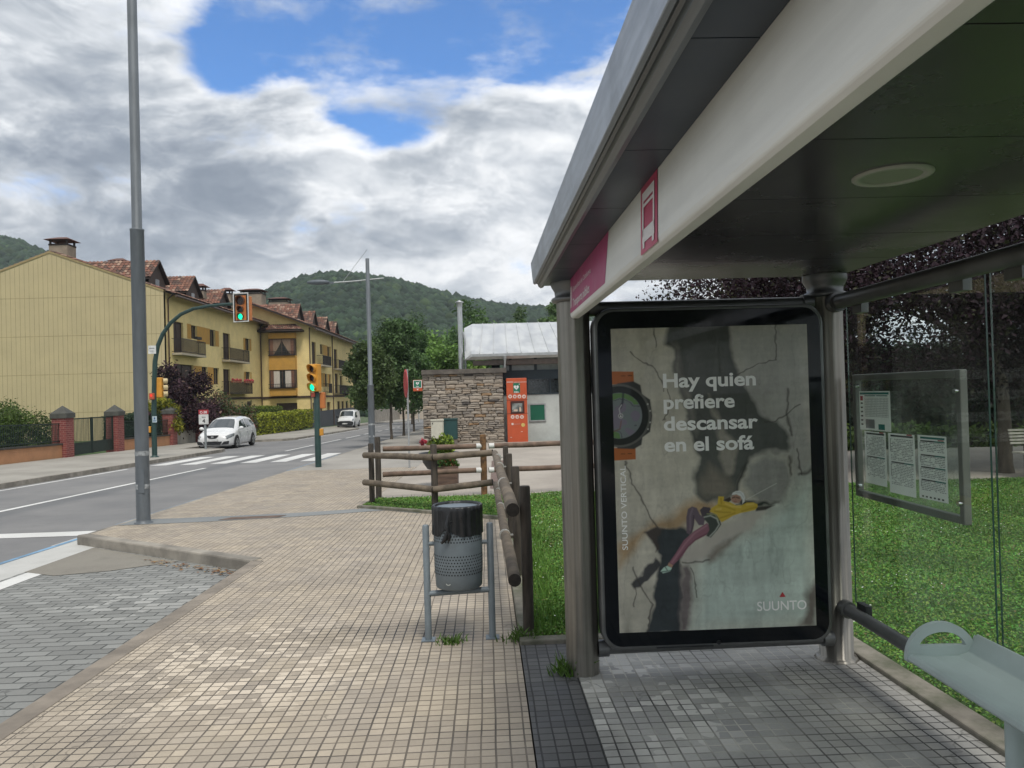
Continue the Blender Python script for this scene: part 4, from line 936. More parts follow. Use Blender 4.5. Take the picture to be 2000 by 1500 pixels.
# ================================================================== traffic signals
m_tl_green = M('signal_pole_green', (.018, .050, .045), .45, var=.2, scale=5, dirt=.1)
m_yel = M('signal_yellow', (.58, .27, .03), .5, var=.12, scale=5); m_org = M('signal_orange', (.50, .17, .045), .55, var=.15, scale=5)
m_dark = T('dark_lens', (.03, .012, .01), .25); m_vis = M('visor_inside', (.12, .045, .02), .6)
m_green_on = M('green_signal', (.0, .45, .22), .3, emit=(.0, .85, .38), es=1.1); m_red_on = M('red_signal', (.5, .03, .02), .3, emit=(1.0, .05, .02), es=.35)
def signal_head(par, c, yaw, s=1.0, radii=(.10, .10, .10), w_=.30, plate=None, on=2, dep=.22):
    """three aspects facing -y turned by yaw; centre c"""
    Mz = Matrix.Rotation(yaw, 4, 'Z'); c = Vector(c); X = lambda x, y, z: c+Mz @ Vector((x, y, z))
    tot = sum(2*q+.05 for q in radii); r = MB(); r.box(X(0, (dep-.22)/2, 0), (w_, dep, tot), Mz.to_3x3()); hs = r.build('signal_housing', m_yel if not plate else m_org, par, bevel=.025)
    if plate:
        r = MB(); pw, ph = plate; r.box(X(0, -.12, .02), (pw, .012, ph), Mz.to_3x3()); r.build('back_plate', T('plate_black', (.012, .014, .014), .6), par)
        r = MB()
        for sx in (-1, 1): r.box(X(sx*(pw/2-.02), -.129, .02), (.04, .006, ph), Mz.to_3x3()); 
        for sz in (-1, 1): r.box(X(0, -.129, .02+sz*(ph/2-.02)), (pw-.08, .006, .04), Mz.to_3x3())
        r.build('plate_border', T('plate_white', (.62, .63, .62), .5), par)
        r = MB(); r.box(X(0, -.129, .0), (w_*.98, .008, tot), Mz.to_3x3()); r.build('front_cover', m_org, par)
    z = tot/2
    for i, q in enumerate(radii):
        z -= q+.025; zc = z; z -= q+.025; yf = -.112 if not plate else -.135
        r = MB(); n = 20
        r.add([X(q*math.cos(2*PI*k/n), yf-.004, zc+q*math.sin(2*PI*k/n)) for k in range(n)], [tuple(range(n))]); 
        r.build('signal_lens', m_green_on if i == on else m_dark, hs)
        r = MB(); d = .20*q/.1 if not plate else .16; vs = []; fs = []; m = 14
        for k in range(m+1):
            a = PI*(-.28)+PI*1.56*k/m
            for (yy_, rr) in ((yf+.0, q*1.10), (yf-d*(.55+.45*max(0, math.sin(a))), q*1.12)):
                vs += [X(rr*math.cos(a), yy_, zc+rr*math.sin(a)), X(rr*.95*math.cos(a), yy_, zc+rr*.95*math.sin(a))]
        for k in range(m):
            b = k*4; fs += [(b, b+4, b+6, b+2), (b+1, b+3, b+7, b+5), (b+2, b+6, b+7, b+3)]
        r.add(vs, fs, True); r.build('visor', m_yel if not plate else m_vis, hs)
    return hs
tp = G(622, 912); z0 = gz(tp[1])
t1 = thing('traffic_signal', 'green lit traffic signal on a slim dark green post at the pavement edge', 'traffic light', (tp[0], tp[1], z0))
zt1 = PY(618, 765, tp[1])[2]
r = MB(); r.lathe((tp[0], tp[1], 0), [(.085, z0-.02), (.085, zt1-.05), (.06, zt1), (.045, zt1+.02)], 20); r.build('post', m_tl_green, t1)
hc = PY(616, 738, tp[1]-.05); hc = (hc[0], hc[1], hc[2]+.0)
signal_head(t1, hc, R(-22), radii=(.105, .105, .105), w_=.27)
r = MB(); c = PY(627, 782, tp[1]+.12); r.box(c, (.24, .2, .46)); r.build('pedestrian_housing', m_org, t1, bevel=.02)
r = MB(); c = PY(612, 771, tp[1]-.08); r.box(c, (.10, .12, .13)); r.build('repeater', T('repeater_red', (.5, .10, .06), .5), t1, bevel=.015)
r = MB(); c = PY(628, 844, tp[1]); r.box(c, (.10, .13, .20)); r.build('push_button', m_yel, t1, bevel=.02)
ap = G(300, 893); z0 = gz(ap[1]); ya = ap[1]
t2 = thing('traffic_signal', 'green lit overhead traffic signal on a curved dark green mast across the road', 'traffic light', (ap[0], ya, z0))
pl = [PY(*p, ya) for p in ((300, 893), (300.5, 820), (301.5, 745), (303, 705), (308, 676), (318, 652), (333, 631), (353, 614), (378, 603), (408, 597.5), (440, 594.5), (462, 593.5))]
pl[0] = (pl[1][0], ya, z0-.02); 
r = MB(); r.tube([tuple(q) for q in pl], [.098, .095, .09, .088, .082, .078, .074, .070, .066, .062, .06, .06], 14); mast = r.build('mast', m_tl_green, t2)
r = MB(); r.lathe((pl[0][0], ya, z0), [(.16, -.01), (.16, .02), (.11, .05), (.095, .08)], 16); r.build('mast_base', m_tl_green, mast)
hc = PY(474, 602, ya-.12); signal_head(t2, hc, R(-14), radii=(.17, .115, .115), w_=.46, plate=(.66, 1.13), dep=.42)
c = PY(311, 757, ya+.12); r = MB(); r.box(c, (.27, .25, .78)); rh = r.build('rear_signal_housing', m_yel, t2, bevel=.03)
r = MB()
for k in (-1, 0, 1): r.tube([(c[0]+.13, c[1]+.03, c[2]+k*.25), (c[0]+.26, c[1]+.12, c[2]+k*.25)], [.10, .105], 12, cap=False)
r.build('visor', M('pale_visor', (.55, .45, .25), .5), rh)
c = PY(297, 774, ya-.1); r = MB(); r.box(c, (.18, .16, .25)); ph = r.build('pedestrian_signal', T('ped_red_housing', (.42, .09, .04), .5), t2, bevel=.02)
r = MB(); n = 14; r.add([(c[0]+.05*math.cos(2*PI*k/n), c[1]-.084, c[2]+.03+.06*math.sin(2*PI*k/n)) for k in range(n)], [tuple(range(n))]); r.build('signal_lens', m_red_on, ph)
c = PY(291.5, 839, ya-.05); r = MB(); r.box(c, (.14, .12, .24)); r.build('push_button', m_yel, t2, bevel=.02)
c = PY(302, 819, ya-.12); r = MB(); r.box(c, (.17, .01, .24)); sgn = r.build('notice_plate', T('plate_paleblue', (.45, .55, .60), .5), t2)
r = MB(); r.box((c[0], c[1]-.006, c[2]+.03), (.05, .004, .07)); r.lathe((c[0], c[1]-.007, c[2]+.085), [(0, -.002), (.022, 0), (0, .002)], 8); r.box((c[0], c[1]-.006, c[2]-.06), (.11, .004, .03)); r.build('walking_figure', T('deep_blue', (.02, .10, .28), .5), sgn)
c = PY(297, 683, ya-.11); r = MB(); r.box(c, (.30, .01, .32)); sp2 = r.build('name_plate', T('plate_white'), t2)
r = MB(); r.box((c[0]-.01, c[1]-.006, c[2]+.05), (.20, .003, .05)); r.box((c[0]-.02, c[1]-.006, c[2]-.05), (.16, .003, .03)); r.build('plate_print', T('grey_ink'), sp2)

# ---- kilometre marker
kp = G(402, 877); z0 = gz(kp[1])
t3 = thing('kilometre_marker', 'red and white kilometre marker reading C-38 and 4 on a grey post', 'road sign', (kp[0], kp[1], z0))
zz = PY(402, 828, kp[1])[2]
r = MB(); r.lathe((kp[0], kp[1], 0), [(.055, z0), (.055, zz-.10), (.05, zz-.05)], 12); r.build('post', T('galvanised_dull', (.28, .31, .32), .5, .4), t3)
cA = PY(388.5, 829, kp[1]-.06); cB = PY(407, 809, kp[1]-.06); cC = PY(407, 800, kp[1]-.06)
r = MB(); r.bb(cA[0], cB[0], kp[1]-.065, kp[1]-.055, cA[2], cB[2]); pw = r.build('white_panel', T('plate_white'), t3)
r = MB(); r.bb(cA[0], cB[0], kp[1]-.066, kp[1]-.055, cB[2]+.003, cC[2]); pr_ = r.build('red_panel', T('sign_red', (.42, .03, .04), .5), t3)
wdt = cB[0]-cA[0]
r = MB(); add_text(r, 'C-38', (cA[0]+wdt*.14, kp[1]-.069, cB[2]+.045), (1, 0, 0), (0, 0, 1), wdt*.72, .11, .02); r.build('road_number', m_wtxt, pr_)
r = MB(); add_text(r, 'km', (cA[0]+wdt*.33, kp[1]-.068, cA[2]+.30), (1, 0, 0), (0, 0, 1), wdt*.36, .07, .01); add_text(r, '4', (cA[0]+wdt*.36, kp[1]-.068, cA[2]+.08), (1, 0, 0), (0, 0, 1), wdt*.30, .16, .03); r.build('kilometre_number', T('black_ink'), pw)
# ---- no parking sign seen edge-on
np_ = G(800, 914); z0 = gz(np_[1])
t4 = thing('road_sign', 'round red rimmed road sign seen almost edge-on, on a thin grey pole', 'road sign', (np_[0], np_[1], z0))
zz = PY(798, 721, np_[1])[2]
r = MB(); r.tube([(np_[0], np_[1], z0), (np_[0], np_[1], zz)], .026, 10); r.build('pole', T('galvanised'), t4)
zc = (PY(798, 722, np_[1])[2]+PY(798, 776, np_[1])[2])/2; rr = (PY(798, 722, np_[1])[2]-PY(798, 776, np_[1])[2])/2
Mr = Matrix.Rotation(R(-76), 3, 'Z') @ Matrix.Rotation(R(90), 3, 'X')
r = MB(); r.lathe((np_[0]-.045, np_[1]-.02, zc), [(0, -.006), (rr, -.006), (rr, .006), (0, .006)], 28, Mr); dsk = r.build('sign_disc', T('sign_grey', (.38, .40, .42), .5), t4)
r = MB(); r.lathe((np_[0]-.045, np_[1]-.02, zc), [(rr*.82, .007), (rr*1.02, .007), (rr*1.02, .0), (rr*1.02, -.008)], 28, Mr); r.build('sign_rim', T('sign_red'), dsk)

# ================================================================== vehicles
m_carw = M('white_car_paint', (.70, .71, .71), .22, var=.03, coat=.8); m_vanw = M('white_van_paint', (.66, .67, .67), .28, var=.04, coat=.5)
m_cglass = M('car_glass', (.025, .034, .036), .04, var=.3, spec=.9, coat=.6); m_tyre = M('tyre_rubber', (.014, .014, .015), .8); m_rim = M('alloy_rim', (.42, .43, .44), .35, .7)
m_trim = M('black_trim', (.018, .019, .021), .5); m_lampg = M('headlamp_glass', (.20, .22, .23), .08, var=.5, scale=14, coat=.8); m_platew = T('plate_white'); m_tail = T('tail_red', (.35, .015, .02), .2)
class Shell:
    """car surface from stations x: (zb, zbelt, zroof, wb, wr); local +x is the nose"""
    def __init__(s, st): s.st = np.array(sorted(st), float)
    def at(s, x, t, off=0.0):
        q = [np.interp(x, s.st[:, 0], s.st[:, i]) for i in range(1, 6)]; zb, zm, zr, wb, wr = q
        ring = [(0, zb), (wb*.80, zb), (wb*.96, zb+.05), (wb, zb+.40*(zm-zb)), (wb*.985, zb+.75*(zm-zb)), (wb*.945, zm), (wr*1.02, zr-.085*min(1, (zr-zm)*4)), (wr*.86, zr-.02*min(1, (zr-zm)*4)), (wr*.45, zr+.012), (0, zr+.018)]
        t = 17.998-t if False else (t-18.0 if t > 9 else t); sg = 1 if t >= 0 else -1; tt = min(abs(t), 8.999); i = int(tt); f_ = tt-i
        a, b = ring[i], ring[i+1]; y, z = a[0]+(b[0]-a[0])*f_, a[1]+(b[1]-a[1])*f_
        return Vector((x, sg*y, z))
    def nrm(s, x, t):
        e = .03; a = s.at(x+e, t)-s.at(x-e, t); b = s.at(x, t+(e if t >= 0 else -e))-s.at(x, t-(e if t >= 0 else -e)); n = a.cross(b)
        if n.length < 1e-9: return Vector((0, 0, 1))
        n.normalize(); c = s.at(x, t)-Vector((x, 0, .75)); return n if n.dot(c) >= 0 else -n
    def body(s, par, m, name='body'):
        xs = np.unique(np.concatenate([np.linspace(s.st[0, 0], s.st[-1, 0], 60), s.st[:, 0]])); ts = list(np.arange(0, 9.01, .5)); ts[-1] = 8.999
        tt = [-q for q in ts[::-1][:-1]]+ts if False else ts+[-q for q in ts[::-1][1:-1]]
        r = MB(); n = len(tt); vs = [s.at(x, t) for x in xs for t in tt]
        fs = [(i*n+j, i*n+(j+1) % n, (i+1)*n+(j+1) % n, (i+1)*n+j) for i in range(len(xs)-1) for j in range(n)]
        fs += [tuple(range(n)), tuple(range((len(xs)-1)*n, len(xs)*n))]
        r.add(vs, fs, True); return r.build(name, m, par)
    def patch(s, name, m, par, pts, off=.006, nx=8, nt=6):
        """pts: quad corners (x, t) TL, TR, BR, BL in shell coordinates"""
        r = MB(); g_ = []
        for i in range(nx+1):
            for j in range(nt+1):
                u, v = i/nx, j/nt
                x = (pts[0][0]*(1-u)+pts[1][0]*u)*(1-v)+(pts[3][0]*(1-u)+pts[2][0]*u)*v
                t = (pts[0][1]*(1-u)+pts[1][1]*u)*(1-v)+(pts[3][1]*(1-u)+pts[2][1]*u)*v
                g_.append(s.at(x, t)+s.nrm(x, t)*off)
        r.add(g_, [(i*(nt+1)+j, (i+1)*(nt+1)+j, (i+1)*(nt+1)+j+1, i*(nt+1)+j+1) for i in range(nx) for j in range(nt)], True)
        return r.build(name, m, par)
def wheel(par, x, y, rad, wd, side):
    r = MB(); Mx = Matrix.Rotation(R(90), 3, 'X'); r.lathe((x, y, rad), [(rad*.62, -wd/2), (rad*.93, -wd/2), (rad, -wd/2+.03), (rad, wd/2-.03), (rad*.93, wd/2), (rad*.62, wd/2), (rad*.62, -wd/2)], 28, Mx)
    wo_ = r.build('wheel', m_tyre, par)
    r = MB(); yo = y+side*(wd/2-.004)
    r.lathe((x, yo, rad), [(rad*.66, 0), (rad*.62, .012*-side), (rad*.56, .0)], 28, Mx); r.lathe((x, yo, rad), [(0, -.015), (rad*.16, -.012), (rad*.16, .02)], 12, Mx)
    for k in range(5):
        a = 2*PI*k/5+.3; r.box((x+rad*.36*math.cos(a), yo, rad+rad*.36*math.sin(a)), (rad*.56, .03, .10), Matrix.Rotation(-a, 3, 'Y'))
    r.build('rim', m_rim, wo_)
    r = MB(); r.lathe((x, yo-side*.03, rad), [(0, 0), (rad*.64, 0)], 24, Mx); r.build('brake_shadow', T('dark_hole'), wo_)
def arch(par, S, x, rad, m, zc):
    r = MB()
    for side in (-1, 1):
        n = 18; vs = []
        for k in range(n+1):
            a = PI*k/n; 
            for q in (rad*1.0, rad*1.16):
                xx, zz = x+q*math.cos(a), zc+q*math.sin(a); st = [np.interp(xx, S.st[:, 0], S.st[:, i]) for i in range(1, 6)]; vs.append((xx, side*(st[3]+.004), zz))
        r.add(vs, [(2*k, 2*k+1, 2*k+3, 2*k+2) for k in range(n)], True)
        n = 16; st = np.interp(x, S.st[:, 0], S.st[:, 4]); r.add([(x+rad*1.02*math.cos(PI*k/n), side*(np.interp(x+rad*1.02*math.cos(PI*k/n), S.st[:, 0], S.st[:, 4])+.003), zc+rad*1.02*math.sin(PI*k/n)) for k in range(n+1)]+[(x-rad, side*(st+.003), .16), (x+rad, side*(st+.003), .16)], [tuple(range(n+1))+(n+1, n+2)])
    r.build('wheel_arch', m, par)
cf = G(455, 877, -.12)
carY = cf[1]+1.0; carX = cf[0]-1.0
car = thing('parked_car', 'white five-door car parked nose out beside the zebra crossing', 'car', (carX, carY+1.3, gz(carY+1.3, -.12)), rz=R(-90), local=True)
S = Shell([(2.24, .34, .52, .60, .52, .40), (2.20, .24, .58, .68, .66, .52), (2.08, .19, .66, .76, .78, .62), (1.85, .17, .74, .86, .86, .70), (1.5, .17, .82, .95, .885, .73), (1.32, .17, .86, 1.02, .89, .73), (1.2, .17, .88, 1.07, .89, .72), (.42, .17, .93, 1.46, .89, .64), (.1, .17, .94, 1.55, .89, .62), (-.6, .17, .96, 1.60, .89, .60), (-1.2, .17, .985, 1.585, .89, .59), (-1.75, .18, 1.0, 1.52, .87, .58), (-2.02, .22, 1.02, 1.43, .85, .58), (-2.18, .32, 1.0, 1.22, .80, .60), (-2.27, .42, .85, .95, .72, .58)])
bdy = S.body(car, m_carw)
S.patch('windscreen', m_cglass, car, [(.36, 7.3), (1.22, 6.2), (1.22, 11.8), (.36, 10.7)], nx=10, nt=16)
for sd_ in (1, -1):
    S.patch('side_window', m_cglass, car, [(.18, sd_*5.86), (.62, sd_*5.12), (-.52, sd_*5.10), (-.50, sd_*5.92)] if False else [(-.42, sd_*5.92), (.30, sd_*5.86), (.92, sd_*5.10), (-.42, sd_*5.10)])
    S.patch('side_window', m_cglass, car, [(-1.28, sd_*5.88), (-.52, sd_*5.92), (-.52, sd_*5.10), (-1.28, sd_*5.12)])
    S.patch('side_window', m_cglass, car, [(-1.85, sd_*5.75), (-1.36, sd_*5.88), (-1.36, sd_*5.14), (-1.95, sd_*5.25)])
    S.patch('headlight', m_lampg, car, [(1.55, sd_*4.9), (2.15, sd_*5.9), (2.19, sd_*4.3), (1.62, sd_*4.3)], .010)
    S.patch('tail_light', m_tail, car, [(-1.9, sd_*5.3), (-2.14, sd_*5.2), (-2.16, sd_*4.0), (-2.0, sd_*4.2)], .008)
    mr = MB(); mr.blob((.95, sd_*1.0, 1.03), .12, 2, 0, (.7, 1, .75), 1); mr.tube([(.91, sd_*.85, .97), (.95, sd_*.95, 1.0)], .03, 8); mr.build('door_mirror', m_carw, car)
    sm_ = MB(); 
    for xx in (.72, -.46, -1.30): 
        sm_.add([S.at(xx+q, sd_*t)+S.nrm(xx, sd_*t)*.004 for t in (2.4, 3, 3.6, 4.2, 4.9) for q in (-.007, .007)], [(2*k, 2*k+1, 2*k+3, 2*k+2) for k in range(4)], True)
    sm_.build('door_seam', m_trim, bdy)
    dh = MB()
    for xx in (-.28, -1.14): dh.tube([S.at(xx, sd_*4.3)+S.nrm(xx, sd_*4.3)*.02, S.at(xx-.2, sd_*4.3)+S.nrm(xx-.2, sd_*4.3)*.02], .016, 8)
    dh.build('door_handle', m_carw, bdy)
def front_shape(par, name, m, poly, x, sag=.16):
    r = MB(); r.add([(x-sag*(b*b), b, c) for b, c in poly]+[(x-.08-sag*(b*b), b, c) for b, c in poly], [tuple(range(len(poly)))]+[(i, (i+1) % len(poly), len(poly)+(i+1) % len(poly), len(poly)+i) for i in range(len(poly))], False); return r.build(name, m, par)
front_shape(car, 'grille', m_trim, [(-.28, .74), (.28, .74), (.20, .61), (.12, .58), (-.12, .58), (-.20, .61)], 2.27, .1)
front_shape(car, 'grille_badge', m_rim, [(-.06, .70), (.06, .70), (.06, .62), (-.06, .62)], 2.28, .1)
front_shape(car, 'air_intake', m_trim, [(-.46, .43), (.46, .43), (.36, .27), (-.36, .27)], 2.30, .14)
front_shape(car, 'air_intake', m_trim, [(-.78, .45), (-.54, .42), (-.43, .27), (-.74, .29)], 2.30, .14); front_shape(car, 'air_intake', m_trim, [(.78, .45), (.74, .29), (.43, .27), (.54, .42)], 2.30, .14)
front_shape(car, 'number_plate', m_platew, [(-.26, .55), (.26, .55), (.26, .45), (-.26, .45)], 2.31, .1)
for x in (1.32, -1.28):
    arch(car, S, x, .335, m_trim, .32)
    for sd_ in (1, -1): wheel(car, x, sd_*.815, .318, .2, sd_)
vY = 84.0; vX = PX(690, 830, -13.1)[0]
v0 = PY(676, 836, 80.0)
van = thing('parked_van', 'white delivery van with black front bumper parked beside the yellow building', 'van', (v0[0]-.1, 82.2, v0[2]), rz=R(-90), local=True)
SV = Shell([(2.2, .26, .62, .74, .66, .5), (2.12, .20, .78, .88, .78, .62), (1.9, .18, .90, 1.04, .86, .70), (1.55, .18, .98, 1.14, .89, .72), (1.30, .18, 1.02, 1.22, .90, .72), (.62, .18, 1.08, 1.72, .90, .74), (.4, .18, 1.1, 1.79, .90, .76), (0, .18, 1.1, 1.83, .90, .78), (-2.0, .18, 1.1, 1.83, .90, .78), (-2.15, .22, 1.1, 1.80, .89, .77), (-2.2, .3, 1.08, 1.7, .86, .74)])
SV.body(van, m_vanw)
SV.patch('windscreen', m_cglass, van, [(.56, 7.2), (1.32, 6.1), (1.32, 11.9), (.56, 10.8)], nx=10, nt=16)
for sd_ in (1, -1):
    SV.patch('side_window', m_cglass, van, [(-.25, sd_*5.9), (.52, sd_*5.86), (1.0, sd_*5.1), (-.25, sd_*5.1)])
    SV.patch('headlight', m_lampg, van, [(1.72, sd_*5.2), (2.1, sd_*5.5), (2.12, sd_*4.3), (1.74, sd_*4.3)], .008)
    mr = MB(); mr.blob((1.05, sd_*1.02, 1.18), .13, 2, 0, (.6, .8, 1.2), 1); mr.tube([(1.0, sd_*.86, 1.1), (1.05, sd_*.96, 1.14)], .03, 8); mr.build('door_mirror', m_trim, van)
front_shape(van, 'bumper', m_trim, [(-.84, .64), (-.45, .74), (.45, .74), (.84, .64), (.86, .40), (.70, .24), (-.70, .24), (-.86, .40)], 2.33, .14)
front_shape(van, 'number_plate', m_platew, [(-.26, .52), (.26, .52), (.26, .41), (-.26, .41)], 2.36, .1)
for x in (1.42, -1.35):
    arch(van, SV, x, .335, m_trim, .32)
    for sd_ in (1, -1): wheel(van, x, sd_*.82, .32, .2, sd_)

# ================================================================== planter and cabinets
gp_ = G(852, 957)
plx, ply = PY(858, 900, 15.3)[0], 15.3; z0 = gz(ply)
pt = thing('flower_planter', 'black bowl planter on a wooden box with red flowers and leafy greenery', 'planter', (plx, ply, z0))
m_pl = M('black_bowl', (.02, .023, .028), .5, var=.2); m_wood = M('planter_wood', (.115, .075, .055), .8, var=.4, scale=7, stretch=(.6, 2, 6), bmp=.4)
zb = PY(860, 917, ply)[2]-z0; zt_ = PY(860, 884, ply)[2]-z0; PLZ = z0+zt_
r = MB(); r.lathe((plx, ply, z0), [(.15, zb), (.24, zb+.02), (.33, zb+.15), (.37, zt_-.03), (.41, zt_-.02), (.41, zt_), (.37, zt_), (.33, zt_-.06), (0, zt_-.06)], 28); r.build('bowl', m_pl, pt)
r = MB(); r.bb(plx-.02, plx+.38, ply-.55, ply+.02, -0+z0-.02, z0+zb+.10)
for k in range(1, 4): r.bb(plx-.022, plx+.382, ply-.553, ply-.550, z0+k*.105-.006, z0+k*.105)
r.build('wooden_box', m_wood, pt)
# ================================================================== buildings
m_wall = M('yellow_render', (.60, .49, .24), .85, var=.10, scale=1.2, dirt=.22, bmp=.15)
m_wall2 = M('warm_yellow_render', (.80, .635, .29), .85, var=.08, scale=1.2, dirt=.18, bmp=.15)
m_gable = M('ochre_panel', (.52, .435, .255), .8, var=.05, scale=.8, dirt=.15)
m_seam = T('panel_seam', (.30, .235, .125), .8, var=.3, scale=2); m_ochre = T('ochre_panel_window', (.50, .275, .055), .8, var=.1, scale=2)
m_brown = M('brown_timber', (.060, .036, .026), .7, var=.35, scale=6); m_wpane = M('window_pane', (.03, .034, .036), .08, var=.4, scale=2, coat=.4)
m_slate = M('grey_plinth', (.075, .08, .092), .8, var=.2, scale=2); m_iron = T('dark_iron', (.035, .03, .028), .5, .3); m_slab = T('balcony_slab', (.42, .37, .28), .8, var=.15)
m_pipe = T('brown_pipe', (.085, .05, .035), .5, .1); m_dkwood = M('eave_timber', (.035, .024, .018), .8, var=.3); m_curt = M('net_curtain', (.55, .50, .44), .8, var=.15, scale=6, stretch=(6, 6, .4))
def M_tiles(name):
    m, t, b, o = mat_tree(name); a = t.n('ShaderNodeVertexColor', layer_name='Col'); tcn = t.n('ShaderNodeTexCoord')
    t.l(t.mix(1.0, a.outputs[0], t.mix(t.noise(tcn.outputs['Object'], 3, 5, .6), (.7,)*3, (1.25,)*3), 'MULTIPLY'), b.inputs['Base Color']); b.inputs['Roughness'].default_value = .8; return m
m_tile = M_tiles('roof_tiles')
def tile_plane(name, par, o, du, dv, nu_, nv_, seed=0, clip=None):
    """clay tiles: nu_ columns along du (eave), nv_ courses along dv (up the slope)"""
    rg = np.random.default_rng(seed); o = np.array(o, float); du = np.array(du, float)/nu_; dv = np.array(dv, float)/nv_
    n = np.cross(du, dv); n /= np.linalg.norm(n); n = n if n[2] > 0 else -n
    wcol = np.linalg.norm(du); prof = [(0, 0.0), (.18, .10), (.5, .26), (.82, .10), (1.0, 0.0)]
    vs = []; fs = []; cs = []
    base = [(.20, .095, .065), (.25, .125, .085), (.15, .08, .06), (.33, .22, .16), (.11, .07, .055), (.22, .10, .068)]
    for i in range(nu_):
        for j in range(nv_):
            if clip and not clip((i+.5)/nu_, (j+.5)/nv_): continue
            c = np.array(base[rg.integers(len(base))])*rg.uniform(.75, 1.2); b0 = len(vs)
            for k in (0, 1):
                for u, h in prof: vs.append(o+du*(i+u)+dv*(j+k*1.06)+n*(h*wcol+(.05 if k == 0 else .0)+.01)); cs.append(c)
            fs += [(b0+q, b0+q+1, b0+6+q, b0+5+q) for q in range(4)]
    return np_mesh(name, np.array(vs), np.array(fs), m_tile, par, cols=np.array(cs))
def facade(par, name, mw, plane, a0, a1, z0, z1, openings, outline=None):
    """plane(a, z, d) -> point, d outward. openings (a0, a1, z0, z1) leave holes with reveals"""
    A = sorted({a0, a1, *[o[0] for o in openings], *[o[1] for o in openings]}); Z = sorted({z0, z1, *[o[2] for o in openings], *[o[3] for o in openings]})
    r = MB()
    for i in range(len(A)-1):
        for j in range(len(Z)-1):
            ca, cz = (A[i]+A[i+1])/2, (Z[j]+Z[j+1])/2
            if any(o[0] < ca < o[1] and o[2] < cz < o[3] for o in openings): continue
            r.add([plane(A[i], Z[j], 0), plane(A[i+1], Z[j], 0), plane(A[i+1], Z[j+1], 0), plane(A[i], Z[j+1], 0)], [(0, 1, 2, 3)])
    for o in openings:
        d = -.28
        for p, q in (((o[0], o[2]), (o[1], o[2])), ((o[1], o[2]), (o[1], o[3])), ((o[1], o[3]), (o[0], o[3])), ((o[0], o[3]), (o[0], o[2]))):
            r.add([plane(*p, 0), plane(*q, 0), plane(*q, d), plane(*p, d)], [(0, 1, 2, 3)])
    return r.build(name, mw, par, fixn=False)
def P3(plane, mb, a0, a1, z0, z1, d0, d1):
    v = [plane(a, z, d) for d in (d0, d1) for z in (z0, z1) for a in (a0, a1)]
    mb.add(v, [(0, 1, 3, 2), (4, 6, 7, 5), (0, 4, 5, 1), (2, 3, 7, 6), (0, 2, 6, 4), (1, 5, 7, 3)], False)
def window(par, plane, a0, a1, z0, z1, kind='window', curtain=False, glass=None):
    r = MB(); f = .07
    for q in ((a0, a0+f, z0, z1), (a1-f, a1, z0, z1), (a0+f, a1-f, z0, z0+f), (a0+f, a1-f, z1-f, z1)): P3(plane, r, *q, -.22, -.15)
    if a1-a0 > .9: P3(plane, r, (a0+a1)/2-.04, (a0+a1)/2+.04, z0+f, z1-f, -.22, -.15)
    w_ = r.build(kind, m_brown, par)
    r = MB()
    if kind == 'door': P3(plane, r, a0+f, a1-f, z0+f, z1-f, -.24, -.19); r.build('door_leaf', m_brown, w_)
    else: P3(plane, r, a0+f, a1-f, z0+f, z1-f, -.24, -.20); r.build('pane', glass or m_wpane, w_)
    if curtain:
        r = MB()
        for s in (0, 1):
            n = 9; pts = []
            for k in range(n):
                v = k/(n-1); reach = (.47-.34*v**1.3) if curtain == 'swag' else .36
                e, c = (a0+.08, a0+.08+(a1-a0)*reach) if s == 0 else (a1-.08, a1-.08-(a1-a0)*reach); zz_ = z1-.08-(z1-z0-.16)*v; pts += [plane(e, zz_, -.19), plane(c, zz_, -.19)]
            r.add(pts, [(2*k, 2*k+1, 2*k+3, 2*k+2) for k in range(n-1)])
        r.build('curtain', m_curt if curtain != 'swag' else M('brown_curtain', (.24, .17, .12), .8, var=.3, scale=6, stretch=(6, 6, .4)), w_)
        for a_, b_ in ((a0+.03, a0+.40), (a1-.40, a1-.03)): r = MB(); P3(plane, r, a_, b_, z0+.05, z1-.05, -.20, -.175); r.build('shutter', M('bay_shutter', (.16, .075, .045), .7, var=.3, scale=5), w_)
    return w_
def balcony(par, plane, a0, a1, z, depth=.7, h=1.0, slab=True, boxes=0):
    r = MB()
    if slab: P3(plane, r, a0, a1, z-.16, z, .003, depth)
    else: P3(plane, r, a0, a1, z-.04, z, .003, depth)
    b = r.build('balcony', m_slab if slab else m_iron, par)
    r = MB(); e = .025
    for zz_ in (z+.08, z+h): P3(plane, r, a0, a1, zz_, zz_+.04, depth-.06, depth-.02); P3(plane, r, a0, a0+.04, zz_, zz_+.04, .0, depth-.06); P3(plane, r, a1-.04, a1, zz_, zz_+.04, .0, depth-.06)
    n = max(4, int((a1-a0)/.14))
    for k in range(n+1): a = a0+.02+(a1-a0-.04)*k/n; P3(plane, r, a-.014, a+.014, z, z+h, depth-.055, depth-.027)
    for k in range(1, 5):
        for a in (a0+.02, a1-.02): P3(plane, r, a-.011, a+.011, z, z+h, depth*k/5-.01, depth*k/5+.012)
    r.build('railing', m_iron, b)
    return b
def zz(x, y): return (280+x/3.948, 540+y/3.948)
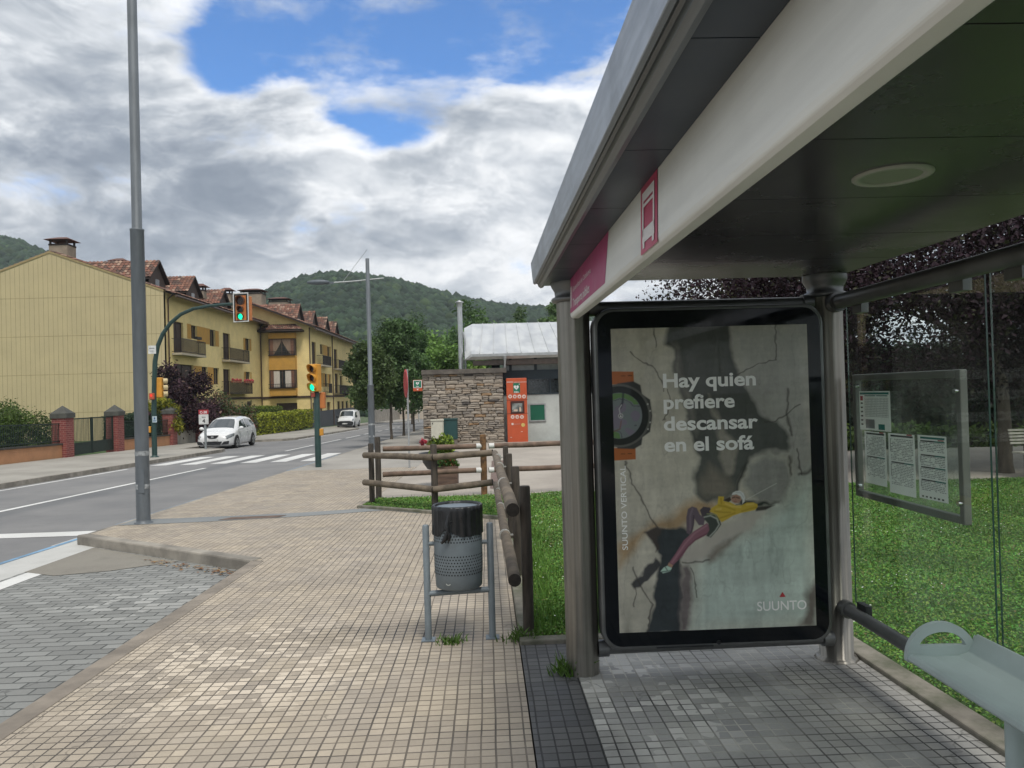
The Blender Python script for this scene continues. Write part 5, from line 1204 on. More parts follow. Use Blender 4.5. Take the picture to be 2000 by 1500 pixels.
# ---- near block
XN = -23.43; YN0, YN1 = 56.25, 80.08; YR = 8.1
near = thing('apartment_block', 'long yellow three-storey apartment block with ochre gable wall and tiled dormers', 'building', (-31, 68, -1.4))
pn = lambda a, z, d: (XN+d, a, z)
def fx(xz, yz): p = PX(*zz(xz, yz), XN); return p[1], p[2]
def rect_n(x0, x1, yt, yb): a0, zt_ = fx(x0, yt); a1, _ = fx(x1, yt); _, zb_ = fx((x0+x1)/2, yb); _, zt_ = fx((x0+x1)/2, yt); return (a0, a1, zb_, zt_)
specs = [(230, 306, 350, 590, 'door'), (368, 412, 378, 482, 'window'), (510, 553, 410, 538, 'window'), (613, 668, 438, 642, 'door'), (785, 820, 478, 570, 'window'),
         (233, 386, 678, 840, 'window'), (450, 494, 696, 830, 'window'), (541, 584, 706, 832, 'window'), (615, 668, 715, 912, 'door'), (789, 824, 735, 840, 'window'), (800, 838, 962, 1095, 'door'), (850, 864, 985, 1060, 'window')]
ZT = 9.62; ZB = -1.9
ops = [rect_n(*s[:4]) for s in specs]
facade(near, 'street_wall', m_wall2, pn, YN0, YN1, ZB, ZT, ops)
for s, o in zip(specs, ops): window(near, pn, *o, kind=s[4], glass=T('brown_shutter', (.055, .036, .028), .6, var=.2) if s[0] == 233 else None)
r = MB()
for q in ((336, 367, 366, 480), (412, 510, 392, 515), (553, 580, 420, 540), (770, 785, 475, 570), (820, 830, 482, 574), (387, 449, 690, 830), (495, 540, 700, 835), (776, 788, 735, 838), (825, 833, 740, 842)):
    P3(pn, r, *rect_n(*q), .0, .012)
build_each(r, 'ochre_panel', m_ochre, near)
for q, bx_ in (((220, 414, 600), 0), ((606, 762, 655), 0), ((608, 786, 915), 1)):
    a0, z = fx(q[0], q[2]-12); a1, _ = fx(q[1], q[2]); b = balcony(near, pn, a0, a1, z, .75, 1.05, slab=q[2] < 900)
    if bx_:
        for k in range(9):
            a = a0+.35+k*(a1-a0-.7)/8
            if 3 < k < 5: continue
            r = MB(); P3(pn, r, a-.16, a+.16, z+.98, z+1.14, .72, .92); fb_ = r.build('flower_box', T('terracotta', (.26, .10, .06), .8), None, loc=pn(a, z+.98, .8)); tag(fb_, 'terracotta box of red geraniums on the first floor balcony railing', 'flower box', 'flower boxes on the balcony')
            r = MB()
            for i in range(7): r.blob(pn(a+random.uniform(-.16, .16), z+1.2+random.uniform(-.05, .1), .8+random.uniform(-.08, .1)), .09, 1, .4, seed=i)
            r.build('geranium', T('geranium_red', (.40, .06, .06), .8, var=.5, scale=9), fb_)
a0, z = fx(322, 480); a1, _ = fx(358, 480)
r = MB(); P3(pn, r, a0, a1, z-.05, z+.15, .70, .95); tag(r.build('window_box', T('dark_trough', (.025, .022, .02), .8), None, loc=pn(a0, z, .8)), 'dark trough hung on the uppermost balcony railing of the yellow block', 'flower box')
r = MB(); P3(pn, r, YN0+.02, YN1, 1.60, 1.80, .0, .10); r.build('string_course', m_brown, near)
for a in (YN0+.55, YN1-.35):
    r = MB(); r.tube([pn(a, -1.6, .09), pn(a, 9.15, .09), pn(a, 9.45, .45)], .055, 8); r.build('drainpipe', m_pipe, near)
r = MB()                                                              # gable, back and far walls
XRg = -31.54; ZR = 12.62; XBk = XRg-(XN-XRg)
gpoly = [(XN, ZB), (XN, ZT), (XRg, ZR), (XBk, ZT), (XBk, ZB)]
r.prism(gpoly, lambda a, b, d: (a, d, b), YN0-.01, YN0+.3); gb = r.build('gable_wall', m_gable, near)
r = MB()
x = XN-.25; k = 0
while x > XBk:
    zt_ = ZT+(ZR-ZT)*(1-abs(x-XRg)/(XN-XRg)) - .08; r.bb(x-.011, x+.011, YN0-.013, YN0-.0105, ZB, zt_); x -= .335
for z in (9.35, 6.55, 3.75, .95): r.bb(XBk, XN-.02, YN0-.0135, YN0-.0105, z-.014, z+.014)
r.build('panel_seam', m_seam, gb)
r = MB(); r.prism([(XN, ZT), (XRg, ZR), (XBk, ZT), (XBk, ZT+.14), (XRg, ZR+.16), (XN+.02, ZT+.14)], lambda a, b, d: (a, d, b), YN0-.05, YN0+.3); r.build('verge_trim', T('verge', (.34, .26, .13), .8), gb)
r = MB(); r.bb(XBk, XBk+.3, YN0+.3, YN1, ZB, ZT); r.bb(XBk+.3, XN, YN1-.3, YN1-.02, ZB, ZT); r.build('back_wall', m_wall, near)
sl = (ZR-ZT)/(XN-XRg); EV = .85
r = MB(); r.prism([(XN+EV, ZT+.02-sl*EV), (XN+EV, ZT+.14-sl*EV), (XRg, ZR+.14), (XRg, ZR+.02)], lambda a, b, d: (a, d, b), YN0+.31, YN1+.3); r.prism([(XRg-.002, ZR+.02), (XRg-.002, ZR+.14), (XBk-EV, ZT+.14-sl*EV), (XBk-EV, ZT+.02-sl*EV)], lambda a, b, d: (a, d, b), YN0+.31, YN1+.3); rf = r.build('roof', m_dkwood, near)
tile_plane('roof_tiles', rf, (XN+EV, YN0+.05, ZT+.15-sl*EV), (0, YN1-YN0+.2, 0), (XRg-XN-EV, 0, ZR-ZT+sl*EV), 96, 24, 1)
tile_plane('roof_tiles', rf, (XBk-EV, YN0+.05, ZT+.15-sl*EV), (0, YN1-YN0+.2, 0), (XRg-XBk+EV, 0, ZR-ZT+sl*EV), 96, 24, 2)
r = MB(); r.tube([(XN+EV+.05, YN0, ZT-sl*EV), (XN+EV+.05, YN1+.2, ZT-sl*EV)], .09, 8); r.build('gutter', m_pipe, near)
def dormer(par, roof, xf, yc, hw, zr, drop, XE, ZE, slope, xr, seed):
    """gabled dormer whose ridge runs away from the street; xf front, xr where it meets the roof"""
    ze = zr-drop
    r = MB(); 
    r.add([(xf-.25, yc-hw+.25, ze-.15), (xf-.25, yc+hw-.25, ze-.15), (xf-.25, yc, zr-.12), (xf-.25, yc-hw+.25, ze-1.3), (xf-.25, yc+hw-.25, ze-1.3)], [(0, 1, 2), (3, 4, 1, 0)]); d_ = r.build('dormer', m_brown, par)
    for s in (-1, 1):
        r = MB(); r.add([(xf, yc+s*hw, ze), (xr, yc+s*hw, ze), (xr, yc, zr), (xf, yc, zr), (xf, yc+s*hw, ze-.1), (xr, yc+s*hw, ze-.1), (xr, yc, zr-.1), (xf, yc, zr-.1)], [(0, 1, 2, 3), (4, 7, 6, 5), (0, 3, 7, 4), (0, 4, 5, 1)]); r.build('dormer_roof', m_dkwood, d_)
        tile_plane('dormer_tiles', d_, (xf, yc+s*hw, ze+.012), (xr-xf, 0, 0), (0, -s*hw, zr-ze), 22, 7, seed+s)
    r = MB(); r.add([(xf-.24, yc-.35, ze-.55), (xf-.24, yc+.35, ze-.55), (xf-.24, yc+.35, ze+.1), (xf-.24, yc-.35, ze+.1)], [(0, 1, 2, 3)]); w_ = r.build('window', m_wpane, d_)
for k, yc in enumerate((59.3, 66.4, 73.9)):
    dormer(near, rf, -24.9, yc, 1.75, 12.45-.12*k, 1.55, 0, 0, 0, -31.2, 10+k*3)
m_chim = M('chimney_render', (.30, .25, .19), .85, var=.2, scale=2, dirt=.3)
def chimney(par, x, y, zb, zt_, w1, w2):
    r = MB(); r.bb(x-w1/2, x+w1/2, y-w2/2, y+w2/2, zb, zt_-.62); c = r.build('chimney', m_chim, par)
    r = MB(); 
    for sx in (-1, 1):
        for sy in (-1, 1): r.bb(x+sx*(w1/2-.08)-.06, x+sx*(w1/2-.08)+.06, y+sy*(w2/2-.08)-.06, y+sy*(w2/2-.08)+.06, zt_-.62, zt_-.3)
    r.bb(x-w1*.52, x+w1*.52, y-w2*.52, y+w2*.52, zt_-.72, zt_-.60); r.build('chimney_vent', m_dkwood, c)
    r = MB(); e = .28; a, b = w1/2+e, w2/2+e
    r.add([(x-a, y-b, zt_-.3), (x+a, y-b, zt_-.3), (x+a, y+b, zt_-.3), (x-a, y+b, zt_-.3), (x-a*.35, y, zt_), (x+a*.35, y, zt_)], [(0, 1, 5, 4), (1, 2, 5), (2, 3, 4, 5), (3, 0, 4), (0, 3, 2, 1)]); r.build('chimney_hat', T('hat_tile', (.13, .06, .045), .8, var=.3, scale=8), c)
chimney(near, PY(122, 480, 58)[0], 58, 11.8, 14.15, 1.35, 1.2); chimney(near, PY(234, 510, 64.8)[0], 64.8, 11.5, 13.75, 1.0, .9); chimney(near, PY(392, 570, 71)[0], 71, 11, 12.4, .8, .8); chimney(near, PY(444, 578, 78)[0], 78, 11, 13.0, .9, .9)
# ---- wing
XW = -18.42; YW0, YW1 = 80.08, 106.5; XWr = -26.6; ZWT = 9.12; ZWR = 12.35
wing = thing('apartment_block', 'projecting yellow apartment wing with an ochre bay window facing the crossing', 'building', (-22, 92, -1.9))
pf = lambda a, z, d: (a, YW0-d, z)
def fw(xz, yz): p = PY(*zz(xz, yz), YW0); return p[0], p[2]
def rect_w(x0, x1, yt, yb): return (fw(x0, (yt+yb)/2)[0], fw(x1, (yt+yb)/2)[0], fw((x0+x1)/2, yb)[1], fw((x0+x1)/2, yt)[1])
gar = rect_w(1026, 1188, 976, 1092)
r = MB()
XL = -31.5
facade(wing, 'front_wall', m_wall2, pf, XN-.3, XW, -2.4, ZWT, [gar])
r.prism([(XW, ZWT), (XWr, ZWR), (XL, ZWT+1.0), (XL, ZWT-.5), (XN-.3, ZWT-.5), (XN-.3, ZWT)], lambda a, b, d: (a, d, b), YW0, YW0+.3); r.bb(XL, XN-.3, YW0+.01, YW0+.3, -2, ZWT-.5); r.build('gable_wall', m_wall2, wing)
r = MB(); P3(pf, r, *gar, -.25, -.18)
for k in range(9): z = gar[2]+(gar[3]-gar[2])*(k+.5)/9; P3(pf, r, gar[0], gar[1], z-.01, z+.01, -.18, -.17)
r.build('garage_door', m_brown, wing)
r = MB(); P3(pf, r, XN+.02, XW, 1.58, 1.78, 0, .1); P3(lambda a, z, d: (XW+d, a, z), r, YW0-.1, YW1, 1.58, 1.78, 0, .1); r.build('string_course', m_brown, wing)
ps = lambda a, z, d: (XW+d, a, z)
def fs_(xz, yz): p = PX(*zz(xz, yz), XW); return p[1], p[2]
def rect_s(x0, x1, yt, yb): xm = (x0+x1)/2; return (fs_(x0, yt)[0], fs_(x1, yt)[0], fs_(xm, yb)[1], fs_(xm, yt)[1])
sw = [(1298, 1330, 505, 680, 'door'), (1362, 1384, 522, 600, 'window'), (1418, 1438, 540, 630, 'window'), (1468, 1494, 560, 712, 'door'), (1366, 1384, 745, 850, 'window'), (1400, 1420, 750, 850, 'window'), (1434, 1450, 755, 848, 'window'), (1476, 1500, 748, 900, 'door'), (1516, 1534, 768, 850, 'window'),
      (1304, 1334, 972, 1075, 'window'), (1362, 1386, 978, 1060, 'window'), (1416, 1444, 968, 1060, 'window'), (1496, 1518, 962, 1055, 'window'), (1528, 1548, 962, 1052, 'window'), (1560, 1580, 960, 1050, 'window'), (1592, 1612, 958, 1048, 'window')]
so_ = [rect_s(*s[:4]) for s in sw]
facade(wing, 'street_wall', m_wall2, ps, YW0, YW1, -2.6, ZWT, so_)
for s, o in zip(sw, so_): window(wing, ps, *o, kind=s[4])
r = MB()
for q in ((1384, 1417, 530, 620), (1438, 1444, 540, 630), (1384, 1399, 745, 850), (1421, 1433, 752, 850)): P3(ps, r, *rect_s(*q), 0, .012)
build_each(r, 'ochre_panel', m_ochre, wing)
for x0, x1, yb in ((1338, 1405, 688), (1466, 1530, 716), (1386, 1412, 905), (1472, 1582, 912)):
    a0, z = fs_(x0, yb-8); a1, _ = fs_(x1, yb-8); balcony(wing, ps, a0, a1, z, .7, 1.0, slab=yb < 900)
r = MB(); P3(ps, r, YW0, YW1, -2.7, .08, .0, .03); P3(pf, r, XN+.02, gar[0], -2.4, -.30, 0, .03); P3(pf, r, gar[1], XW+.03, -2.4, -.30, 0, .03); r.build('plinth', m_slate, wing)
for a in (fs_(1455, 700)[0], YW1-.6): 
    r = MB(); r.tube([ps(a, -2, .09), ps(a, 8.9, .09)], .06, 8); r.build('drainpipe', m_pipe, wing)
r = MB(); r.tube([(XW+.06, YW0-.06, -2), (XW+.06, YW0-.06, 8.9)], .06, 8); r.build('drainpipe', m_pipe, wing)
# bay window
b0, b1 = fw(985, 700)[0], fw(1185, 700)[0]; DB = .75
zlev = [fw(1080, q)[1] for q in (440, 482, 612, 722, 735, 862, 920)]
r = MB(); P3(pf, r, b0, b1, zlev[1], zlev[0], .0, DB); P3(pf, r, b0, b1, zlev[3], zlev[2], .0, DB); P3(pf, r, b0, b1, zlev[6], zlev[5], 0, DB); build_each(r, 'bay_panel', m_ochre, wing)
pb = lambda a, z, d: (a, YW0-DB+.02-d, z)
for zt_, zb_, cu in ((zlev[1], zlev[2], 'swag'), (zlev[3], zlev[5], 'flat')):
    window(wing, lambda a, z, d: (a, YW0-DB-d-.12, z), b0+.05, b1-.05, zb_, zt_, 'window', curtain=cu)
    r = MB(); P3(pf, r, b0, b0+.06, zb_, zt_, 0, DB-.02); P3(pf, r, b1-.06, b1, zb_, zt_, 0, DB-.02); build_each(r, 'bay_side', m_brown, wing)
    r = MB(); n = 16
    for k in range(n+1): a = b0-.03+(b1-b0+.06)*k/n; P3(pf, r, a-.012, a+.012, zb_, zb_+.42, DB+.10, DB+.13)
    P3(pf, r, b0-.05, b1+.05, zb_+.40, zb_+.45, DB+.09, DB+.14); P3(pf, r, b0-.05, b1+.05, zb_-.02, zb_+.04, DB+.0, DB+.14); r.build('bay_railing', m_iron, wing)
r0, r1 = fw(905, 425)[0], fw(1240, 425)[0]; zr0, zr1 = fw(1080, 420)[1], fw(1080, 372)[1]
r = MB(); r.add([(r0, YW0-1.3, zr0), (r1, YW0-1.3, zr0), (r1-.9, YW0, zr1), (r0+.9, YW0, zr1), (r0, YW0-1.3, zr0-.14), (r1, YW0-1.3, zr0-.14), (r1, YW0, zr0-.14), (r0, YW0, zr0-.14), (r0, YW0, zr0), (r1, YW0, zr0)], [(0, 1, 2, 3), (4, 7, 6, 5), (0, 4, 5, 1), (0, 3, 8), (1, 9, 2), (0, 8, 7, 4), (1, 5, 6, 9)]); pr2 = r.build('bay_roof', m_dkwood, wing)
tile_plane('bay_roof_tiles', pr2, (r0, YW0-1.3, zr0+.02), (r1-r0, 0, 0), (0, 1.3, zr1-zr0), 22, 5, 33, clip=lambda u, v: v*.9/(r1-r0) < u < 1-v*.9/(r1-r0))
sl = (ZWR-ZWT)/(XW-XWr)
r = MB(); r.prism([(XW+.8, ZWT-sl*.8), (XW+.8, ZWT+.16-sl*.8), (XWr, ZWR+.16), (XWr, ZWR)], lambda a, b, d: (a, d, b), YW0-.9, YW1+.5); r.prism([(XWr-.002, ZWR), (XWr-.002, ZWR+.16), (XL-1, ZWT+.5), (XL-1, ZWT+.34)], lambda a, b, d: (a, d, b), YW0-.9, YW1+.5); rw = r.build('roof', m_dkwood, wing)
tile_plane('roof_tiles', rw, (XW+.8, YW0-.88, ZWT+.17-sl*.8), (0, YW1-YW0+1.3, 0), (XWr-XW-.8, 0, ZWR-ZWT+sl*.8), 104, 24, 5)
r = MB(); r.tube([(XW+.86, YW0-.9, ZWT-.1-sl*.8), (XW+.86, YW1+.5, ZWT-.1-sl*.8)], .09, 8); r.build('gutter', m_pipe, wing)
for k, yc in enumerate((84.2, 91.4, 98.4, 104.6)): dormer(wing, rw, -20.2, yc, 1.7, 11.9, 1.7, 0, 0, 0, -26.3, 40+k*3)
chimney(wing, -26.5, 88, 11.5, 14.3, 2.4, 1.8); chimney(wing, -25.6, 96, 11.5, 14.3, 2.3, 1.8)
# wide covered chimney behind the overhead signal
# ---- low walls, gate and railings on the left
m_orange = M('salmon_render', (.46, .235, .12), .85, var=.12, scale=2, dirt=.25); m_brick = M('brick_pier', (.23, .06, .05), .8, var=.3, scale=6)
XG = -17.3
m_fmetal = M('fence_green', (.012, .028, .022), .5, var=.3); m_cap = M('pier_cap', (.075, .075, .065), .8, var=.3, scale=4)
def brick_mat():
    m, t, b, o = mat_tree('brick_courses'); tcn = t.n('ShaderNodeTexCoord'); x, y_, z = t.sep(tcn.outputs['Object'])[:3]
    k = t.n('ShaderNodeTexBrick'); k.inputs['Scale'].default_value = 1; k.inputs['Brick Width'].default_value = .25; k.inputs['Row Height'].default_value = .085; k.inputs['Mortar Size'].default_value = .010
    k.inputs['Color1'].default_value = (.17, .035, .032, 1); k.inputs['Color2'].default_value = (.25, .06, .05, 1); k.inputs['Mortar'].default_value = (.30, .15, .13, 1)
    t.l(t.comb(t.math('ADD', x, y_), z, 0.0), k.inputs['Vector']); t.l(k.outputs[0], b.inputs['Base Color']); b.inputs['Roughness'].default_value = .8; return m
m_brick = brick_mat()
def yat(px): return PX(px, 850, XG)[1]
def pier(px0, px1, label, x=XG, hb=1.62):
    y0, y1 = yat(px0), yat(px1); yc = y0+.3
    z0 = gz(yc); t = thing('brick_pier', label, 'gate pier', (x-.25, yc, z0), 'brick piers of the garden wall')
    r = MB(); r.bb(x-.55, x+.02, yc-.3, yc+.3, z0-.05, z0+hb); r.build('shaft', m_brick, t)
    r = MB(); r.bb(x-.60, x+.07, yc-.35, yc+.35, z0+hb, z0+hb+.20); e = .33; cx = x-.265
    r.add([(cx-e, yc-e, z0+hb+.2), (cx+e, yc-e, z0+hb+.2), (cx+e, yc+e, z0+hb+.2), (cx-e, yc+e, z0+hb+.2), (cx, yc, z0+hb+.52)], [(0, 1, 4), (1, 2, 4), (2, 3, 4), (3, 0, 4), (0, 3, 2, 1)]); r.build('pyramid_cap', m_cap, t)
    return yc
pA_ = pier(128, 158, 'brick gate pier with pyramid cap between the iron railings and the gate')
pB_ = pier(230, 257, 'brick gate pier with pyramid cap just left of the tall grey lamp pole', hb=1.68)
pC_ = pier(337, 346, 'brick pier at the end of the hedge, right of the curved signal mast', hb=1.72)
pD_ = pier(387, 402, 'brick pier behind the red and white kilometre marker', hb=1.75)
def rail_fence(y0, y1, label, wall_m=m_orange, hw=.52, ht=1.42, x=XG-.25, group=None, rails=True):
    yc = (y0+y1)/2; t = thing('garden_fence', label, 'garden fence', (x, yc, gz(yc)))
    wm = MB(); wm.prism([(y0, gz(y0)-.1), (y1, gz(y1)-.1), (y1, gz(y1)+hw), (y0, gz(y0)+hw)], lambda a, b, d: (d, a, b), x-.1, x+.1); lw = wm.build('low_wall', wall_m, t)
    wm = MB(); wm.prism([(y0, gz(y0)+hw), (y1, gz(y1)+hw), (y1, gz(y1)+hw+.07), (y0, gz(y0)+hw+.07)], lambda a, b, d: (d, a, b), x-.14, x+.14); wm.build('coping', T('dark_coping', (.055, .05, .042), .8, var=.3), lw)
    if not rails: return t
    r = MB(); n = int((y1-y0)/.105)
    for k in range(n):
        y = y0+(k+.5)*(y1-y0)/n; z = gz(y); r.bb(x-.008, x+.008, y-.009, y+.009, z+hw+.07, z+ht)
    for h in (hw+.14, ht-.05): r.prism([(y0, gz(y0)+h), (y1, gz(y1)+h), (y1, gz(y1)+h+.035), (y0, gz(y0)+h+.035)], lambda a, b, d: (d, a, b), x-.02, x+.02)
    r.build('iron_railing', m_fmetal, t); return t
rail_fence(16, pA_-.3, 'salmon low wall topped by dark green iron railings left of the gate')
rail_fence(pB_+.3, pC_-.3, 'salmon low wall with railings and dark hedge behind the signal mast')
rail_fence(pC_+.3, pD_-.3, 'low pale garden wall between two brick piers behind the white car', M('pale_low_wall', (.36, .34, .30), .85, var=.2, dirt=.5), .75, rails=False)
gt = thing('iron_gate', 'black double iron gate between two brick piers', 'gate', (XG-.2, (pA_+pB_)/2, gz((pA_+pB_)/2)))
ym = (pA_+pB_)/2
for (y0, y1) in ((pA_+.32, ym-.02), (ym+.02, pB_-.32)):
    r = MB(); x = XG-.22; zl = gz(ym); r.bb(x-.015, x+.015, y0, y1, zl+.10, zl+.52)
    n = int((y1-y0)/.10)
    for k in range(n+1): y = y0+k*(y1-y0)/n; r.bb(x-.009, x+.009, y-.009, y+.009, zl+.52, zl+1.62)
    for h in (.06, .52, 1.58): r.bb(x-.022, x+.022, y0, y1, zl+h, zl+h+.05)
    r.bb(x-.03, x+.03, y0, y0+.06, zl+.05, zl+1.64); r.bb(x-.03, x+.03, y1-.06, y1, zl+.05, zl+1.64); r.build('gate_leaf', m_fmetal, gt)
# hedge-side dark garden wall behind car omitted by vegetation
# ---- stone building and its annexe
YS = 33.8
s1, s2 = G(828, 868), G(986, 864); SX0, SX1 = s1[0], s2[0]; SZT = PY(900, 730, YS)[2]; SZB = gz(YS)-.1
stone = thing('stone_building', 'rubble stone building with flat slab roof and metal flue', 'building', ((SX0+SX1)/2, YS+2, gz(YS)))
r = MB(); r.bb(SX0+.06, SX1-.02, YS+.09, YS+4.5, SZB, SZT); core = r.build('mortar_wall', M('stone_mortar', (.20, .18, .15), .95, var=.3, scale=8), stone)
rg = np.random.default_rng(4); vs = []; fs = []; cs = []
def stone_block(x0, x1, z0, z1, yf, ax=0):
    b0 = len(vs); j = lambda s=.034: rg.uniform(-s, s); dpt = rg.uniform(.0, .05); cx, cz = (x0+x1)/2, (z0+z1)/2
    for (a, b) in ((x0, z0), (x1, z0), (x1, z1), (x0, z1)):
        vs.append((a, 0.06, b) if ax == 0 else (0.06, a, b))
    for (a, b) in ((x0, z0), (cx, z0), (x1, z0), (x1, cz), (x1, z1), (cx, z1), (x0, z1), (x0, cz)):
        ka = .88 if a != cx else .92; q = (cx+(a-cx)*ka+j(), -dpt+j(.008), cz+(b-cz)*.84+j(.012)); vs.append(q)
    vs.append((cx+j(.03), -dpt-.025, cz+j(.02)))
    m = [b0+4+k for k in range(8)]; c0 = b0+12
    for k in range(8): fs.append((m[k], m[(k+1) % 8], c0, c0))
    for a, (p, q, r_) in zip(range(4), ((0, 1, 2), (2, 3, 4), (4, 5, 6), (6, 7, 0))):
        fs.append((b0+a, b0+(a+1) % 4, m[r_], m[q])); fs.append((b0+a, m[q], m[p], m[p]))
    base = [(.31, .27, .225), (.34, .295, .245), (.265, .23, .195), (.32, .265, .21), (.25, .225, .20), (.37, .325, .27), (.30, .265, .225)]; c = np.array(base[rg.integers(len(base))])*rg.uniform(.8, 1.15)
    if rg.uniform() < .035: c = np.array((.09, .08, .075))
    if rg.uniform() < .035: c = np.array((.30, .20, .12))
    cs.extend([c*rg.uniform(.92, 1.08) for _ in range(13)])
z = SZB
while z < SZT-.05:
    h = rg.uniform(.07, .21); h = min(h, SZT-z); x = SX0
    while x < SX1-.02:
        w_ = rg.uniform(.16, .52)*(1 if h < .16 else 1.25); x2 = min(SX1, x+w_)
        if SX1-x2 < .14: x2 = SX1
        if h > .17 and rg.uniform() < .35: stone_block(x, x2, z, z+h*.5, YS); stone_block(x, x2, z+h*.5, z+h, YS)
        else: stone_block(x, x2, z, z+h+rg.uniform(-.01, .01), YS)
        x = x2
    z += h
vs = np.array(vs)+np.array([0, YS, 0])
fa_ = np.array([[f[0], f[1], f[2], f[3]] for f in fs]); tri = fa_[fa_[:, 2] == fa_[:, 3]][:, :3]; qd = fa_[fa_[:, 2] != fa_[:, 3]]
fa_ = np.concatenate([tri, qd[:, [0, 1, 2]], qd[:, [0, 2, 3]]])
np_mesh('rubble_facing', vs, fa_, M_attr('rubble_stone', .9, var=.25, scale=9, bmp=.5), stone, cols=np.array(cs))
r = MB(); za = PY(900, 721, YS)[2]; r.bb(SX0-.02, SX1+.16, YS-.16, YS+4.6, SZT, za); r.build('roof_slab', M('slab_concrete', (.13, .115, .10), .9, var=.3, scale=4, dirt=.4), stone)
fx0 = PY(899, 650, YS+1.6); r = MB(); zf = PY(897, 590, YS+1.6)[2]; r.tube([(fx0[0], YS+1.6, za-.05), (fx0[0], YS+1.6, zf)], .115, 16); fl_ = r.build('flue', M('flue_steel', (.50, .52, .53), .35, .7, var=.2, stretch=(3, 3, .6)), stone)
r = MB(); r.lathe((fx0[0], YS+1.6, zf), [(.13, -.22), (.13, -.05), (.19, -.03), (.20, .0), (0, .10)], 16); r.tube([(fx0[0]+.2, YS+1.6, za), (fx0[0]+.2, YS+1.6, zf-1.75), (fx0[0]+.12, YS+1.6, zf-1.4)], .05, 8); r.build('flue_cap', T('galvanised'), fl_)
hall = thing('community_hall', 'concrete hall with white standing-seam metal roof and dark glazed band', 'building', (4, 38, gz(36)))
YH = 34.6; XH0 = SX1+.02; XH1 = 13.0
zbw = PY(1060, 770, YH)[2]; zbd = PY(1060, 740, YH)[2]; zdt = PY(1060, 722, YH)[2]; zut = PY(1060, 697, YH)[2]
r = MB(); r.bb(XH0, XH1, YH, YH+7, gz(YH)-.2, zbw); r.build('concrete_wall', M('grey_concrete', (.52, .55, .53), .8, var=.12, scale=2, dirt=.25), hall)
m_navy = M('navy_steel', (.025, .042, .055), .5, var=.15)
r = MB(); r.bb(XH0, XH1, YH-.06, YH+.2, zbd, zdt); r.bb(XH0, XH1, YH-.03, YH+.2, zbw, zbw+.06)
x = XH0+.02
while x < XH1: r.bb(x, x+.06, YH-.03, YH+.1, zbw+.06, zbd); x += 1.05
x = XH0+.72
for dx_ in (.0, 1.15, 2.7, 4.3, 5.9, 7.4, 9): r.bb(XH0+.3+dx_, XH0+.42+dx_, YH-.03, YH+.1, zdt, zut)
fr3 = r.build('window_frame', m_navy, hall)
r = MB(); r.bb(XH0, XH1, YH+.12, YH+.16, zbw+.06, zbd); r.build('dark_glazing', M('dark_glazing', (.02, .028, .028), .05, var=.3, coat=.6), fr3)
r = MB(); r.bb(XH0+.02, XH1, YH+.12, YH+.16, zdt, zut+.05); r.build('clerestory', M('pale_glazing', (.36, .41, .39), .15, var=.15, coat=.5), fr3)
e0 = PY(921, 690, YS-.3); e1 = PY(905, 697, YS-.3); RX0 = PY(921, 690, YS)[0]; zE = PY(1000, 690, YS)[2]; yRg = YS+8.5; zRg = PY(1000, 631, yRg)[2]; XR0 = PY(922, 632, yRg)[0]
zE2 = zE-.16
m_roofw = M('white_metal_roof', (.56, .57, .56), .42, .15, var=.14, scale=1.5, stretch=(1.5, .25, 1), dirt=.30)
r = MB()
r.add([(RX0, YS-.15, zE), (XH1+1, YS-.15, zE), (XH1+1, yRg, zRg), (XR0, yRg, zRg), (RX0-.30, YS-.05, zE-.22), (XR0-.45, yRg, zRg-.22), (RX0, YS-.15, zE-.13), (XH1+1, YS-.15, zE-.13), (RX0-.30, YS+.0, zE-.26), (XR0-.45, yRg, zRg-.3), (XH1+1, yRg, zRg-.2)],
      [(0, 1, 2, 3), (0, 3, 5, 4), (0, 6, 7, 1), (0, 4, 8, 6), (4, 5, 9, 8), (6, 8, 9, 10, 7)])
mr_ = r.build('metal_roof', m_roofw, hall)
r = MB(); nrm_ = Vector((0, -(zRg-zE), yRg-YS)).normalized()
for k in range(24):
    x = RX0+.35+k*.62; xt = XR0+.35+k*.62+.25
    if x > XH1+.8: break
    a_, b_ = Vector((x, YS-.14, zE)), Vector((xt, yRg, zRg)); 
    r.add([a_+Vector((-.022, 0, 0)), a_+Vector((.022, 0, 0)), a_+nrm_*.045+Vector((.012, 0, 0)), a_+nrm_*.045+Vector((-.012, 0, 0)), b_+Vector((-.022, 0, 0)), b_+Vector((.022, 0, 0)), b_+nrm_*.045+Vector((.012, 0, 0)), b_+nrm_*.045+Vector((-.012, 0, 0))], [(0, 1, 2, 3), (0, 4, 5, 1), (1, 5, 6, 2), (2, 6, 7, 3), (3, 7, 4, 0)])
r.build('roof_seam', m_roofw, mr_)
r = MB(); r.bb(RX0-.05, XH1+1, YS-.21, YS-.155, zE-.12, zE-.01); r.build('gutter', T('galvanised'), mr_)
r = MB(); xd_ = PY(986, 700, YS-.1)[0]; r.tube([(xd_, YS-.17, zE-.12), (xd_, YS-.17, zE-.35), (xd_-.02, YS-.05, zE-.7)], [.09, .05, .05], 8); r.build('downpipe', T('galvanised'), mr_)
r = MB(); r.bb(RX0+.05, XH1, YS+.1, YS+.5, zE-.5, zE-.28); r.build('eave_beam', M('timber_beam', (.13, .105, .09), .7, var=.3), hall)
r = MB(); r.bb(PY(960, 710, YH)[0], PY(976, 710, YH)[0], YH, YH+.2, za, zut); r.build('dark_post', m_navy, hall)
